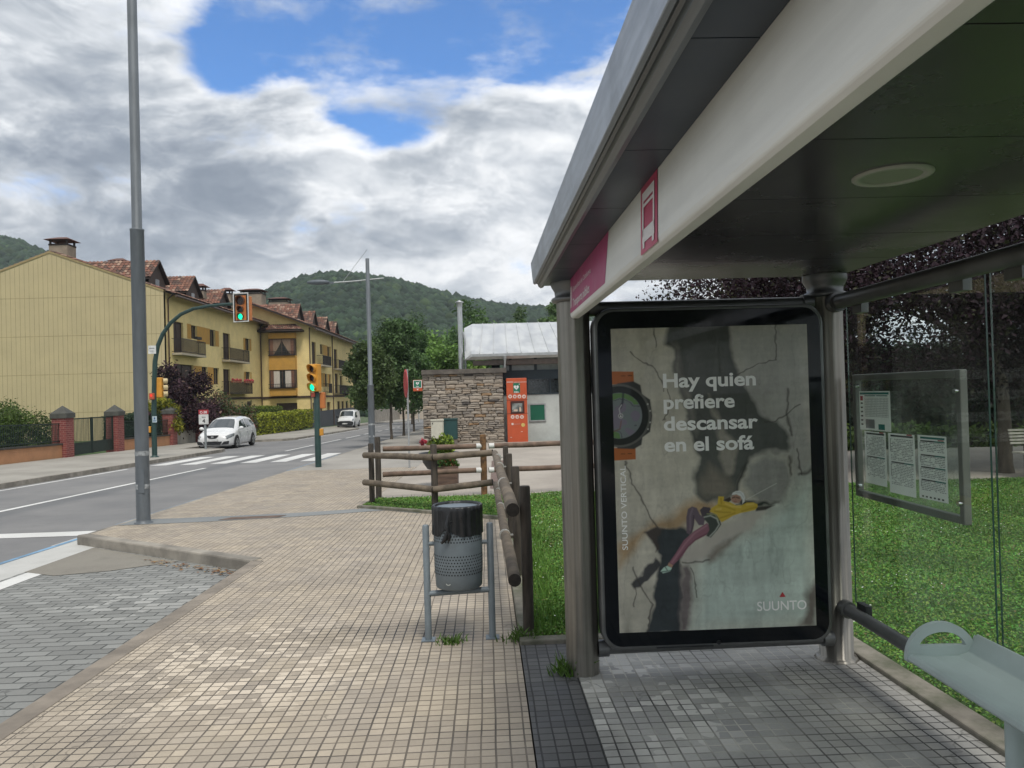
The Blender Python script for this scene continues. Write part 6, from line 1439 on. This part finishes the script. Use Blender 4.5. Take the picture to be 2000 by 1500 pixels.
# ---- defibrillator totem, flag sign, window, cabinets
m_tot = M('orange_totem', (.50, .088, .03), .42, var=.10, scale=2); m_gsign = T('sign_green', (.01, .16, .09), .5); 
YT = 33.55
tq = [PY(*p, YT) for p in ((988.5, 739), (1029, 866))]
tx0, tx1, tzt = tq[0][0], PY(1030, 800, YT)[0], tq[0][2]; tz0 = gz(YT)
tot = thing('defibrillator_totem', 'tall orange defibrillator totem with green heart sign beside the stone wall', 'information totem', ((tx0+tx1)/2, YT, tz0))
r = MB(); r.bb(tx0, tx1, YT, YT+.35, tz0-.02, tzt); r.build('cabinet', m_tot, tot, bevel=.015)
tw = tx1-tx0; tpx = lambda px, py: PY(px, py, YT-.006)
zx = lambda x, y: PY(980+x/10.714, 730+y/10.714, YT-.004)
def trect(mb, x0, x1, y0, y1, d=.0): a_, b_ = zx(x0, y1), zx(x1, y0); mb.bb(a_[0], b_[0], YT-.006-d, YT-.001, a_[2], b_[2])
r = MB(); trect(r, 243, 380, 192, 400); gs = r.build('heart_sign', m_gsign, tot)
def heart(mb, c, s, y):
    pts = []
    for k in range(28):
        t_ = 2*PI*k/28; pts.append((c[0]+s*16*math.sin(t_)**3/16, y, c[2]+s*(13*math.cos(t_)-5*math.cos(2*t_)-2*math.cos(3*t_)-math.cos(4*t_))/16))
    mb.add(pts, [tuple(range(28))])
def bolt(mb, c, s, y): mb.add([(c[0]+a*s, y, c[2]+b*s) for a, b in ((.1, .8), (-.35, -.1), (0, -.05), (-.15, -.8), (.35, .15), (.02, .12))], [(0, 1, 2, 5), (2, 3, 4, 5)])
def dea(par, c, s, y, m1=m_wtxt):
    r = MB(); heart(r, c, s, y-.003); r.bb(c[0]+s*1.0, c[0]+s*1.3, y-.003, y-.002, c[2]+s*1.05, c[2]+s*1.35); add_text(r, 'DEA', (c[0]-s*.9, y-.003, c[2]-s*2.1), (1, 0, 0), (0, 0, 1), s*1.8, s*.6, .03); h_ = r.build('heart_symbol', m1, par)
    r = MB(); bolt(r, c, s*.8, y-.0045); r.build('lightning_symbol', m_gsign, h_)
c = zx(305, 285); dea(gs, c, .115, YT-.006)
r = MB(); 
for k in range(4): c = zx(175+k*97, 475); r.lathe((c[0], YT-.003, c[2]), [(.0, -.003), (.085, -.003), (.085, .003)], 16, Matrix.Rotation(R(90), 3, 'X'))
for k in range(3): c = zx(228+k*97, 903); r.lathe((c[0], YT-.003, c[2]), [(.0, -.003), (.085, -.003), (.085, .003)], 16, Matrix.Rotation(R(90), 3, 'X'))
trect(r, 105, 240, 165, 182); trect(r, 255, 520, 165, 182); trect(r, 205, 245, 1030, 1075); trect(r, 245, 390, 1048, 1056); trect(r, 400, 440, 1205, 1217); trect(r, 180, 215, 1325, 1337)
icons = tot; build_each(r, 'white_pictogram', M('totem_white', (.66, .55, .50), .5), tot)
r = MB()
for k in range(4): c = zx(175+k*97, 478); r.bb(c[0]-.03, c[0]+.03, YT-.0095, YT-.008, c[2]-.03, c[2]+.03)
for k in range(3): c = zx(228+k*97, 905); r.bb(c[0]-.03, c[0]+.03, YT-.0095, YT-.008, c[2]-.025, c[2]+.025)
build_each(r, 'pictogram_symbol', m_tot, icons)
r = MB(); c = zx(447, 1070); r.lathe((c[0], YT-.003, c[2]), [(.0, -.003), (.085, -.003), (.085, .003)], 16, Matrix.Rotation(R(90), 3, 'X')); r.build('yellow_button', T('soft_yellow', (.62, .48, .15), .5), tot)
r = MB(); trect(r, 190, 470, 565, 830, .02); nic = r.build('niche_frame', T('niche_dark', (.05, .014, .01), .5), tot)
r = MB(); trect(r, 220, 430, 615, 800, .024); np2 = r.build('defibrillator_window', M('niche_window', (.22, .24, .23), .15, var=.6, scale=5), nic)
r = MB(); trect(r, 250, 330, 745, 785, .027); trect(r, 370, 400, 700, 790, .027); r.build('defibrillator_case', T('case_cream', (.55, .42, .33), .5), np2)
r = MB(); trect(r, 90, 555, 828, 834, .002); trect(r, 100, 540, 545, 550, .002); r.build('panel_gap', T('niche_dark'), tot)
fl0 = PY(807, 764, YS-.05); fl1 = PY(824, 742, YS-.05)
fs3 = thing('flag_sign', 'small green and orange heart flag sign fixed to the corner of the stone wall', 'sign', (SX0, YS-.05, fl0[2]))
r = MB(); r.bb(fl0[0], SX0, YS-.06, YS-.03, fl0[2], fl1[2]); fb3 = r.build('sign_board', m_tot, fs3)
r = MB(); r.bb(fl0[0]+.015, fl1[0]-.01, YS-.064, YS-.06, fl0[2]+.14, fl1[2]-.012); w3 = r.build('white_field', m_wtxt, fb3)
r = MB(); r.bb(fl0[0]+.04, fl1[0]-.035, YS-.067, YS-.064, fl0[2]+.16, fl1[2]-.035); g3 = r.build('heart_sign', m_gsign, fb3)
dea(g3, ((fl0[0]+fl1[0])/2, 0, fl1[2]-.15), .075, YS-.067)
r = MB(); c = ((fl0[0]+fl1[0])/2, YS-.065, fl0[2]+.07); r.add([(c[0]-.05, c[1], c[2]+.03), (c[0]+.05, c[1], c[2]+.03), (c[0], c[1], c[2]-.04)], [(0, 1, 2)]); r.build('arrow', m_wtxt, fb3)
wx0, wx1 = PY(1033, 800, YH)[0], PY(1066, 800, YH)[0]; wz0, wz1 = PY(1050, 823, YH)[2], PY(1050, 788, YH)[2]
r = MB(); f = .06
for q in ((wx0, wx0+f, wz0, wz1), (wx1-f, wx1, wz0, wz1), (wx0+f, wx1-f, wz0, wz0+f), (wx0+f, wx1-f, wz1-f, wz1)): r.bb(q[0], q[1], YH-.05, YH+.01, q[2], q[3])
gb_ = thing('green_board', 'square green board in a metal frame on the grey concrete wall', 'notice board', (wx0, YH-.05, wz0))
r.build('board_frame', T('galvanised'), gb_); r = MB(); r.bb(wx0+f, wx1-f, YH-.03, YH-.005, wz0+f, wz1-f); r.build('green_panel', T('board_green', (.006, .115, .065), .35, var=.05), gb_)
def cabinet(px0, px1, pt_, pb_, y, m, label, dep=.4):
    a_, b_ = PY(px0, pb_, y), PY(px1, pt_, y); t = thing('utility_cabinet', label, 'utility cabinet', ((a_[0]+b_[0])/2, y+dep/2, gz(y)))
    r = MB(); r.bb(a_[0], b_[0], y, y+dep, a_[2], b_[2]-.06); bd = r.build('box', m, t, bevel=.01)
    r = MB(); r.bb(a_[0]-.02, b_[0]+.02, y-.03, y+dep+.01, b_[2]-.06, b_[2]); r.build('lid', m, t, bevel=.01)
    r = MB(); r.bb(a_[0]+.03, b_[0]-.03, y+.03, y+dep, gz(y)-.02, a_[2]); r.build('plinth', T('cabinet_plinth', (.15, .13, .11), .9), t)
    r = MB(); r.box((a_[0]+.07, y-.012, (a_[2]+b_[2])/2+.25), (.035, .03, .06)); r.bb(b_[0]-.03, b_[0]-.024, y-.003, y, a_[2]+.05, b_[2]-.09); r.build('lock', T('dark_iron'), bd)
cabinet(842.5, 866, 819, 857, 32.9, T('cabinet_cream', (.52, .51, .43), .5, var=.08, dirt=.2), 'cream utility cabinet against the stone wall')
cabinet(867, 893, 817, 858, 33.0, T('cabinet_green', (.012, .055, .055), .45, var=.1), 'dark green utility cabinet beside the cream one')
# distant pale building closing the street, and its neighbour
m_pale = M('pale_render', (.46, .40, .33), .85, var=.12, scale=.5, dirt=.2)
def far_house(name, x0, x1, y0, y1, zt_, zr, label, m):
    t = thing(name, label, 'building', ((x0+x1)/2, y0, gz(min(y0, 170)))); zb = gz(min(y0, 170))-.5
    r = MB(); r.bb(x0, x1, y0, y1, zb, zt_); r.build('wall', m, t)
    r = MB(); xm = (x0+x1)/2; r.prism([(x0-.5, zt_-.1), (x1+.5, zt_-.1), (xm, zr)], lambda a, b, d: (a, d, b), y0-.5, y1+.5); r.build('roof', T('far_tile', (.24, .11, .075), .85, var=.3), t)
    for i in range(int((x1-x0)/2.6)):
        for k in range(int((zt_-zb)/3)):
            a = x0+1.3+i*2.6; z = zb+1.4+k*3; r = MB(); r.bb(a-.5, a+.5, y0-.02, y0+.1, z, z+1.4); r.build('window', m_wpane, t)
far_house('far_house', -17.5, -9.5, 140, 150, 5.5, 7.5, 'pale far house closing the street beyond the row of trees', m_pale)
far_house('far_house', -8.5, 1.0, 150, 160, 4.0, 6.4, 'cream far house glimpsed between the street tree trunks', M('cream_render', (.52, .47, .40), .85, var=.1))
wl = thing('street_wall', 'low pale stone wall along the far pavement beyond the van', 'wall', (-16, 122, gz(122)))
r = MB(); r.prism([(108, gz(108)), (139, gz(139)), (139, gz(139)+1.9), (108, gz(108)+1.9)], lambda a, b, d: (d, a, b), -16.2, -15.9); r.build('wall', M('greyish_stone', (.30, .27, .23), .9, var=.3, scale=1.5), wl)
# slatted bench by the lawn path
sb = G(2010, 900); syb = 13.6; sx0 = PY(1972, 850, syb)[0]
sbn = thing('slatted_bench', 'pale slatted bench on the lawn, cut off by the picture edge', 'bench', (sx0+.9, syb, gz(syb)))
zl0, zl1 = PY(1985, 865, syb)[2], PY(1985, 840, syb)[2]; m_sl = M('pale_slats', (.40, .38, .33), .7, var=.2)
r = MB()
for k in range(5): z = zl0+(zl1-zl0)*k/4; r.bb(sx0, sx0+1.8, syb-.02+k*.012, syb+.0+k*.012, z-.018, z+.018)
r.build('backrest', m_sl, sbn)
r = MB()
for k in range(4): r.bb(sx0, sx0+1.8, syb-.48+k*.115, syb-.39+k*.115, gz(syb)+.43, gz(syb)+.46)
r.build('seat', m_sl, sbn)
for x in (sx0+.35, sx0+1.45):
    r = MB(); r.bb(x-.03, x+.03, syb-.45, syb-.40, gz(syb), gz(syb)+.43); r.bb(x-.03, x+.03, syb+.06, syb+.10, gz(syb), zl1); r.bb(x-.03, x+.03, syb-.40, syb+.06, gz(syb)+.38, gz(syb)+.43); r.build('leg', T('dark_iron'), sbn)
# ================================================================== vegetation
m_bark = M('tree_bark', (.085, .07, .055), .9, var=.4, scale=9, stretch=(1, 1, .3), bmp=.6)
m_leaf = M_attr('leaf', .55, transl=.30, spec=.35); m_leaf_d = M_attr('purple_leaf', .6, transl=.05, spec=.2)
def leafy(name, par, centers, radii, n, size, col, seed, flat=1.0, colvar=.35, col2=None, p2=.0, shell=.55, aspect=1.0, loc=None):
    """leaves spread through many small clumps"""
    rg = np.random.default_rng(seed); C_ = np.array(centers); Rr = np.array(radii); wgt = Rr**2; wgt = wgt/wgt.sum()
    k = rg.choice(len(C_), n, p=wgt); d = rg.normal(size=(n, 3)); d /= np.linalg.norm(d, axis=1)[:, None]
    rad = Rr[k][:, None]*(shell+(1-shell)*rg.uniform(0, 1, (n, 1))**.6)*(1+.22*rg.normal(size=(n, 1))); d[:, 2] *= flat
    P = C_[k]+d*rad
    if col[1] < col[0] < .03:                                       # a thin place in the plum crowns where the sky shows
        dd = P-CPOS; tt_ = dd[:, 1]; gx = dd[:, 0]/tt_; gq = dd[:, 2]/tt_; hole_ = ((gx-.575)/.060)**2+((gq-.068)/.034)**2+.5*rg.normal(size=n) < 1
        keep_ = ~hole_ | (rg.uniform(0, 1, n) < .16); P = P[keep_]; k = k[keep_]; n = len(P)
    v, f = leaf_quads(P, rg.uniform(.55, 1.3, n)*size, .15, aspect=aspect, rg=rg)
    cl = rg.uniform(1-colvar, 1+colvar, len(C_))[k][:, None]*rg.uniform(.75, 1.3, (n, 1)); base = np.tile(np.array(col), (n, 1))
    if col2 is not None: s = rg.uniform(0, 1, n) < p2; base[s] = col2
    return np_mesh(name, v, f, m_leaf_d if col[1] < col[0] < .06 else m_leaf, par, cols=np.repeat((base*cl).clip(.004, .7), 4, 0), loc=loc)
def tree(name, label, x, y, h, trunk_h, crown_r, crown_h, n, leaf, col, seed, group=None, trunk_r=.09, clumps=46, zoff=0.0, col2=None, p2=0, crown_off=(0, 0), clump_r=.34, lean=(0, 0), cat='tree', shape='egg', colvar=.4):
    z0 = gz(y)+zoff; t = thing(name, label, cat, (x, y, z0), group); rd = random.Random(seed)
    cz = z0+trunk_h+crown_h*.5; cx, cy = x+crown_off[0], y+crown_off[1]; cs = []; rs = []
    while len(cs) < clumps:
        a, b, c = rd.uniform(-1, 1), rd.uniform(-1, 1), rd.uniform(-1, 1); q = a*a+b*b+c*c
        if q > 1 or q < .12: continue
        wd = 1.0 if shape == 'ball' else (1.0-.32*max(0, c)-.12*max(0, -c)); k = rd.uniform(.8, 1.12)
        cs.append((cx+a*crown_r*wd*k, cy+b*crown_r*wd*k, cz+c*crown_h*.5*k)); rs.append(crown_r*clump_r*rd.uniform(.6, 1.25))
    r = MB(); top = Vector((cx, cy, cz)); tb = Vector((x, y, z0-.05)); fork = Vector((x+lean[0], y+lean[1], z0+trunk_h*1.02))
    r.tube([tb, tb.lerp(fork, .12)+Vector((.01, 0, 0)), tb.lerp(fork, .55)+Vector((rd.uniform(-.03, .03), 0, 0)), fork], [trunk_r*1.35, trunk_r, trunk_r*.88, trunk_r*.78], 10); tr = r.build('trunk', m_bark, t)
    r = MB(); r.tube([fork, fork.lerp(top, .6), top+Vector((0, 0, crown_h*.3))], [trunk_r*.7, trunk_r*.45, trunk_r*.12], 8)
    for i in range(min(18, clumps)):
        e = Vector(cs[i]); s_ = fork.lerp(top, rd.uniform(0, .7)); mid = s_.lerp(e, .5)+Vector((rd.uniform(-.1, .1), rd.uniform(-.1, .1), .12*crown_h*rd.uniform(0, 1)))*crown_r*.6
        r.tube([s_, mid, e], [trunk_r*.38, trunk_r*.22, trunk_r*.06], 6)
    r.build('limbs', m_bark, tr)
    leafy('crown', t, cs, rs, n, leaf, col, seed, colvar=colvar, col2=col2, p2=p2)
    return t
DG = (.042, .078, .028)
for i, (px, py, h, cr, lab, col, n) in enumerate([(724, 870, 4.6, 1.02, 'nearest street tree, bushy brownish green crown beside the arm street lamp', (.085, .13, .045), 17000),
        (763, 858, 6.4, 1.35, 'second street tree from the near end of the pavement row, taller crown', (.075, .13, .045), 14000), (787, 851, 6.9, 1.5, 'third street tree of the pavement row, directly left of the round road sign', (.07, .13, .042), 11000),
        (807, 843, 7.4, 1.65, 'far street tree of the pavement row, partly behind the heart flag sign', (.07, .135, .042), 9000)]):
    g_ = G(px, py); th = 1.35+.15*i
    tree('street_tree', lab, g_[0]+.05, g_[1], h, th, cr, h-th, n, .16+.02*i, col, 100+i, 'street trees along the pavement', .075, 60)
for i, (x, y, h, lab) in enumerate([(-5.2, 64, 7.6, 'slim street tree far along the pavement row'), (-5.2, 73, 7.8, 'last street tree visible along the pavement row')]):
    tree('street_tree', lab, x, y, h, 1.7, 2.2, h-1.7, 6000, .26, DG, 120+i, 'street trees along the pavement', .1, 40)
# trees behind the hall and down the street
LG = (.13, .23, .05)
for i, (px, y, ztop, cr, lab, col) in enumerate([(918, 56, 600, 2.0, 'light green tree rising behind the metal flue', (.12, .21, .07)), (868, 50, 672, 2.0, 'bright green bushy tree behind the stone building roof', LG), (838, 62, 660, 2.2, 'green tree between the street row and the stone building', LG),
        (800, 88, 622, 3.0, 'tall dark green tree above the street row', (.045, .085, .03)), (1085, 60, 600, 1.5, 'pale green tree top above the right end of the metal roof', (.14, .22, .08)), (1012, 64, 618, 1.6, 'small tree top above the middle of the metal roof', (.12, .2, .07)), (760, 100, 640, 3.4, 'dense dark tree far down the street', (.045, .08, .03)), (945, 46, 706, 1.0, 'leafy shrub seen under the metal roof eave', (.17, .27, .05))]):
    p = PY(px, ztop, y); z0 = gz(min(y, 160)); h = p[2]-z0
    tree('background_tree', lab, p[0], y, h, h*.28, cr, h*.74, 7000, .28, col, 140+i, 'trees beyond the buildings', .14, 44)
# purple plum trees on the right lawn
PL = (.019, .009, .014)
tree('plum_tree', 'purple-leaved plum tree with its trunk behind the slatted bench', 9.95, 14.3, 6.6, 1.75, 4.4, 4.9, 76000, .092, PL, 200, 'purple plum trees behind the shelter', .13, 90, col2=(.035, .035, .02), p2=.10, crown_off=(-.3, 1.0), clump_r=.25, shape='ball', colvar=.55)
tree('plum_tree', 'dark purple plum tree rising above the poster case', 7.0, 17.4, 6.0, .9, 2.9, 4.9, 42000, .095, (.026, .013, .018), 201, 'purple plum trees behind the shelter', .14, 70, col2=(.06, .06, .025), p2=.15, clump_r=.32, shape='ball', colvar=.55)
tree('plum_tree', 'broad purple plum tree furthest from the road', 15.8, 16.5, 7.5, 1.6, 5.0, 6.0, 52000, .12, (.016, .009, .012), 202, 'purple plum trees behind the shelter', .16, 90, clump_r=.32, shape='ball', colvar=.5)
hg = MB()
def hedge(name, label, x0, x1, y0, y1, z0, h, n, leaf, col, seed, cat='hedge', wavy=.15, slope=True, col2=None, p2=0):
    xm, ym = (x0+x1)/2, (y0+y1)/2; t = thing(name, label, cat, (xm, ym, z0)); rg = np.random.default_rng(seed)
    r = MB(); r.bb(x0+.18, x1-.18, y0+.18, y1-.18, z0-.1, z0+h-.2); r.build('twigs', T('hedge_twigs', (.02, .025, .012), .95), t)
    L = []; 
    for i in range(n):
        f_ = rg.integers(0, 6); u, v = rg.uniform(0, 1), rg.uniform(0, 1); dd = rg.normal(0, wavy*.4)
        if f_ < 2: L.append((x0+(x1-x0)*u, y0+(y1-y0)*v, z0+h+dd))
        elif f_ < 4: L.append((x0+(x1-x0)*u, y0+dd, z0+h*v))
        else: L.append((x1+dd if f_ == 4 else x0+dd, y0+(y1-y0)*u, z0+h*v))
    P = np.array(L); bl = np.array([mnoise.noise((p[0]*.7, p[1]*.7, p[2]*.9)) for p in P]); P += wavy*bl[:, None]*np.array([1, 1, 1.2])
    v, f = leaf_quads(P, rg.uniform(.6, 1.3, n)*leaf, .2, rg=rg); base = np.tile(np.array(col), (n, 1))
    if col2 is not None: s = rg.uniform(0, 1, n) < p2; base[s] = col2
    np_mesh('foliage', v, f, m_leaf, t, cols=np.repeat((base*rg.uniform(.6, 1.35, (n, 1))*(1+.35*bl[:, None])).clip(.004, .6), 4, 0)); return t
hedge('hedge', 'tall dark evergreen hedge behind the purple plum trees', 7.0, 30, 24, 26, gz(24), 2.9, 30000, .22, (.012, .026, .013), 300, wavy=.5)
hedge('flower_bed', 'low light green planting along the far edge of the lawn path', 8, 30, 21.6, 23.2, gz(22), .45, 9000, .17, (.09, .15, .03), 301, 'planting', .25)
# clipped yellow hedges in front of the wing
h0 = PX(492, 845, -16.9); h1 = PX(603, 840, -17.4)
hedge('hedge', 'clipped yellow-green hedge running beside the pavement behind the white car', -18.4, -17.0, PX(496, 840, -17.0)[1], 74.5, gz(62), 1.55, 26000, .16, (.30, .33, .03), 302, 'hedge', .12, col2=(.10, .14, .02), p2=.25)
hedge('hedge', 'upper green clipped hedge behind the yellow one', -22.5, -20.2, 64, 76, gz(68)+.2, 1.9, 14000, .18, (.12, .17, .022), 303, 'hedge', .12)
hedge('hedge', 'dark green garden hedge pressed behind the railings near the curved mast', -19.0, -17.75, yat(258)+.6, yat(334), gz(40), 1.62, 12000, .13, (.030, .060, .028), 304, 'hedge', .12)
# garden shrubs
def shrub(name, label, x, y, z0, r_, h, n, leaf, col, seed, col2=None, p2=0, cat='shrub', clumps=26, stems=True, cr=.36, colvar=.4):
    t = thing(name, label, cat, (x, y, z0)); rd = random.Random(seed); cs = []; rs = []
    while len(cs) < clumps:
        a, b, c = rd.uniform(-1, 1), rd.uniform(-1, 1), rd.uniform(0, 1)
        if a*a+b*b > 1-.6*c*c: continue
        cs.append((x+a*r_, y+b*r_, z0+h*(.18+.75*c))); rs.append(r_*cr*rd.uniform(.6, 1.2))
    r = MB()
    for c in cs[:12]: r.tube([(x+rd.uniform(-.1, .1), y, z0-.05), ((x+c[0])/2, (y+c[1])/2, z0+(c[2]-z0)*.6), c], [.035, .025, .008], 5)
    r.build('stems', m_bark, t); leafy('foliage', t, cs, rs, n, leaf, col, seed, col2=col2, p2=p2, colvar=colvar); return t
p = PX(30, 850, -19.3); shrub('shrub', 'large green garden bush behind the iron railings at the left edge', -19.4, p[1]+.2, gz(30), 1.5, 2.25, 13000, .10, (.10, .16, .030), 310, (.055, .09, .02), .35)
py_ = 46.0; p = PY(372, 760, py_); shrub('purple_tree', 'dark purple-leaved small tree in front of the yellow facade', p[0]-.3, py_, gz(py_), 1.75, PY(360, 712, py_)[2]-gz(py_), 12000, .17, (.040, .020, .027), 311, (.10, .065, .05), .10, 'tree', 34, colvar=.6)
p = PY(318, 806, 43); shrub('shrub', 'bright yellow-green shrub behind the curved signal mast', p[0], 43, gz(43), .95, 2.75, 6000, .13, (.34, .33, .03), 312, (.12, .16, .03), .35)
p = PY(358, 820, 47); shrub('shrub', 'yellow-green shrub behind the brick pier at the hedge end', p[0], 47, gz(47), 1.1, 2.9, 6000, .14, (.20, .23, .035), 313, (.07, .11, .025), .4)
p = PY(440, 800, 50); shrub('shrub', 'mixed green and reddish bush behind the roof of the white car', p[0], 50, gz(50), 1.75, PY(440, 776, 50)[2]-gz(50), 10000, .16, (.055, .085, .030), 314, (.14, .075, .05), .35)
p = PY(402, 820, 51); shrub('shrub', 'dense dark shrub behind the kilometre marker', p[0], 51, gz(51), 1.2, 2.3, 5000, .16, (.030, .045, .025), 315, (.07, .035, .035), .4)
p = PY(284, 806, 41); shrub('shrub', 'small purple leaved shrub beside the foot of the curved mast', p[0], 41, gz(41), .5, 2.6, 2200, .13, (.05, .028, .03), 316)
# planter flowers
z0 = PLZ
for i, (dx_, dz_, rr, hh, col, c2, lab) in enumerate(((.08, .0, .26, .42, (.16, .22, .03), (.22, .25, .05), 'leafy yellow-green foliage'),)):
    cs = [(plx+.06+random.gauss(0, .13), ply+random.gauss(0, .12), z0+random.uniform(-.02, .30)) for _ in range(22)]; leafy('foliage', pt, cs, [.10]*22, 2600, .07, (.26, .36, .05), 400, col2=(.06, .11, .02), p2=.4)
cs = [(plx+.14+random.gauss(0, .09), ply-.36+random.gauss(0, .05), z0-.22+random.uniform(-.1, .2)) for _ in range(12)]; leafy('trailing_foliage', pt, cs, [.08]*12, 900, .05, (.07, .15, .03), 401, col2=(.25, .09, .04), p2=.15)
cs = [(plx-.30+random.gauss(0, .05), ply-.1+random.gauss(0, .06), z0+.22+random.gauss(0, .03)) for _ in range(7)]; leafy('red_flower', pt, cs, [.035]*7, 320, .04, (.42, .05, .08), 402)
cs = [(plx-.12+random.gauss(0, .07), ply-.1+random.gauss(0, .06), z0+.12+random.gauss(0, .06)) for _ in range(8)]; leafy('side_foliage', pt, cs, [.07]*8, 600, .05, (.13, .15, .03), 403)
# balcony plant
pbp = PX(*zz(1532, 870), XW); shrub('balcony_plant', 'round dark potted plant on the wing balcony', XW+.45, pbp[1], 1.75, .5, 1.1, 1500, .12, (.03, .045, .025), 420, cat='potted plant', clumps=12)

# ================================================================== hills
sky_pts = [(-260, 430), (-120, 440), (0, 466), (45, 478), (90, 495), (130, 515), (200, 560), (330, 610), (430, 608), (500, 577), (545, 556), (600, 540), (640, 534), (680, 533), (720, 538), (780, 551), (850, 567), (900, 580), (960, 593), (1000, 598), (1060, 601), (1100, 607), (1200, 625), (1350, 655), (1500, 680), (1700, 695), (1900, 695), (2200, 690)]
AA = []; EE = []
for px, py in sky_pts:
    d = ray(px, py); AA.append(d[0]/d[1]); EE.append(d[2]/d[1])
def ridge_y(a): return 560+60*math.sin(a*5)+ (90 if a > .08 else 0)
def hill_z(a, y):
    Rg = ridge_y(a); zr = CAM_H+np.interp(a, AA, EE)*Rg-4.5; t_ = (y-190)/(Rg-190); zb = -3.9
    if t_ <= 0: return zb
    if t_ <= 1: return zb+(zr-zb)*(.20*t_+.80*t_*t_*(3-2*t_)) + 3.0*mnoise.noise((a*14, y*.012, 3))*t_*(1-t_)*4
    return zr-(y-Rg)*.25
na, nr = 150, 60; aa = np.linspace(-1.05, 1.05, na); yy_ = np.linspace(185, 760, nr)
vs = np.array([(a*y, y, hill_z(a, y)-1.2) for y in yy_ for a in aa]); ii = np.arange(nr-1)[:, None]*na+np.arange(na-1)[None, :]
tag(np_mesh('hills', vs, np.stack([ii, ii+1, ii+1+na, ii+na], -1).reshape(-1, 4), M_ground('hill_soil', (.025, .045, .018), (.04, .06, .022), .5, .95), smooth=True), kind='structure')
V1, F1 = ICO[1]; V1 = np.array(V1); F1 = np.array(F1); rg = np.random.default_rng(77); VS = []; FS = []; CS = []; b0 = 0
keep = V1[:, 2] > -.55
nt_ = 0
var_ = [V1*(1+.34*np.array([mnoise.noise(Vector(q)*2.1+Vector((k*9.1, k*3, 1))) for q in V1]))[:, None] for k in range(12)]
shade_ = [np.array([mnoise.noise(Vector(q)*3.3+Vector((k*4.1, 2, k))) for q in V1]) for k in range(12)]
for _ in range(120000):
    a = rg.uniform(-.78, .30); y = 195+(655-195)*rg.uniform(0, 1)**.75
    if -.50 < a < -.31 and y < 420: continue
    if y > ridge_y(a)+12: continue
    z = hill_z(a, y); k = rg.integers(12); s = rg.uniform(1.5, 3.0)*(.9 if y < 300 else 1.0)*(1+.12*rg.normal()); nt_ += 1
    VS.append(var_[k]*np.array([s, s, s*rg.uniform(.8, 1.35)])+np.array([a*y, y, z+s*.35])); FS.append(F1+b0); b0 += len(V1)
    pn_ = mnoise.noise((a*y*.02, y*.02, 6)); base = np.array((.026, .046, .024))*(1+.35*pn_)*rg.uniform(.65, 1.4)
    if rg.uniform() < .10: base = base*np.array((1.6, 1.45, 1.1))
    CS.append(base[None, :]*(1+.5*shade_[k])[:, None])
    if nt_ > 24000: break
m_forest = M_attr('forest_canopy', .85, var=.45, scale=.55, bmp=.9, spec=.15)
fo = np_mesh('forest', np.concatenate(VS), np.concatenate(FS), m_forest, cols=np.concatenate(CS).clip(.004, .4), smooth=True); tag(fo, kind='stuff')
pp = PY(815, 700, 95); up = thing('utility_pole', 'thin white pole with crossbar above the street trees', 'pole', (pp[0], 95, gz(95)))
zt_p = PY(813, 632, 95)[2]; zc_p = PY(813, 653, 95)[2]
r = MB(); r.tube([(pp[0], 95, gz(95)), (pp[0], 95, zt_p)], .11, 8); r.build('pole', T('pole_white', (.5, .5, .47), .7), up)
r = MB(); r.bb(pp[0]-.9, pp[0]+.9, 94.85, 94.95, zc_p-.06, zc_p+.06); r.build('crossbar', T('pole_white'), up)
# ------------------------------------------------------------------ air
hm = bpy.data.materials.new('air'); hm.use_nodes = True; ht = hm.node_tree; ht.nodes.clear()
pv = ht.nodes.new('ShaderNodeVolumePrincipled'); ho = ht.nodes.new('ShaderNodeOutputMaterial'); ht.links.new(pv.outputs[0], ho.inputs['Volume'])
pv.inputs['Color'].default_value = (.80, .89, 1.0, 1); pv.inputs['Density'].default_value = .00030; pv.inputs['Anisotropy'].default_value = .2
r = MB(); r.bb(-950, 950, -80, 1400, -30, 190); hz = r.build('haze', hm); tag(hz, kind='stuff')

# nothing deeper than thing > part > sub-part
for o in list(scene.objects):
    while o.parent and o.parent.parent and o.parent.parent.parent: o.parent = o.parent.parent
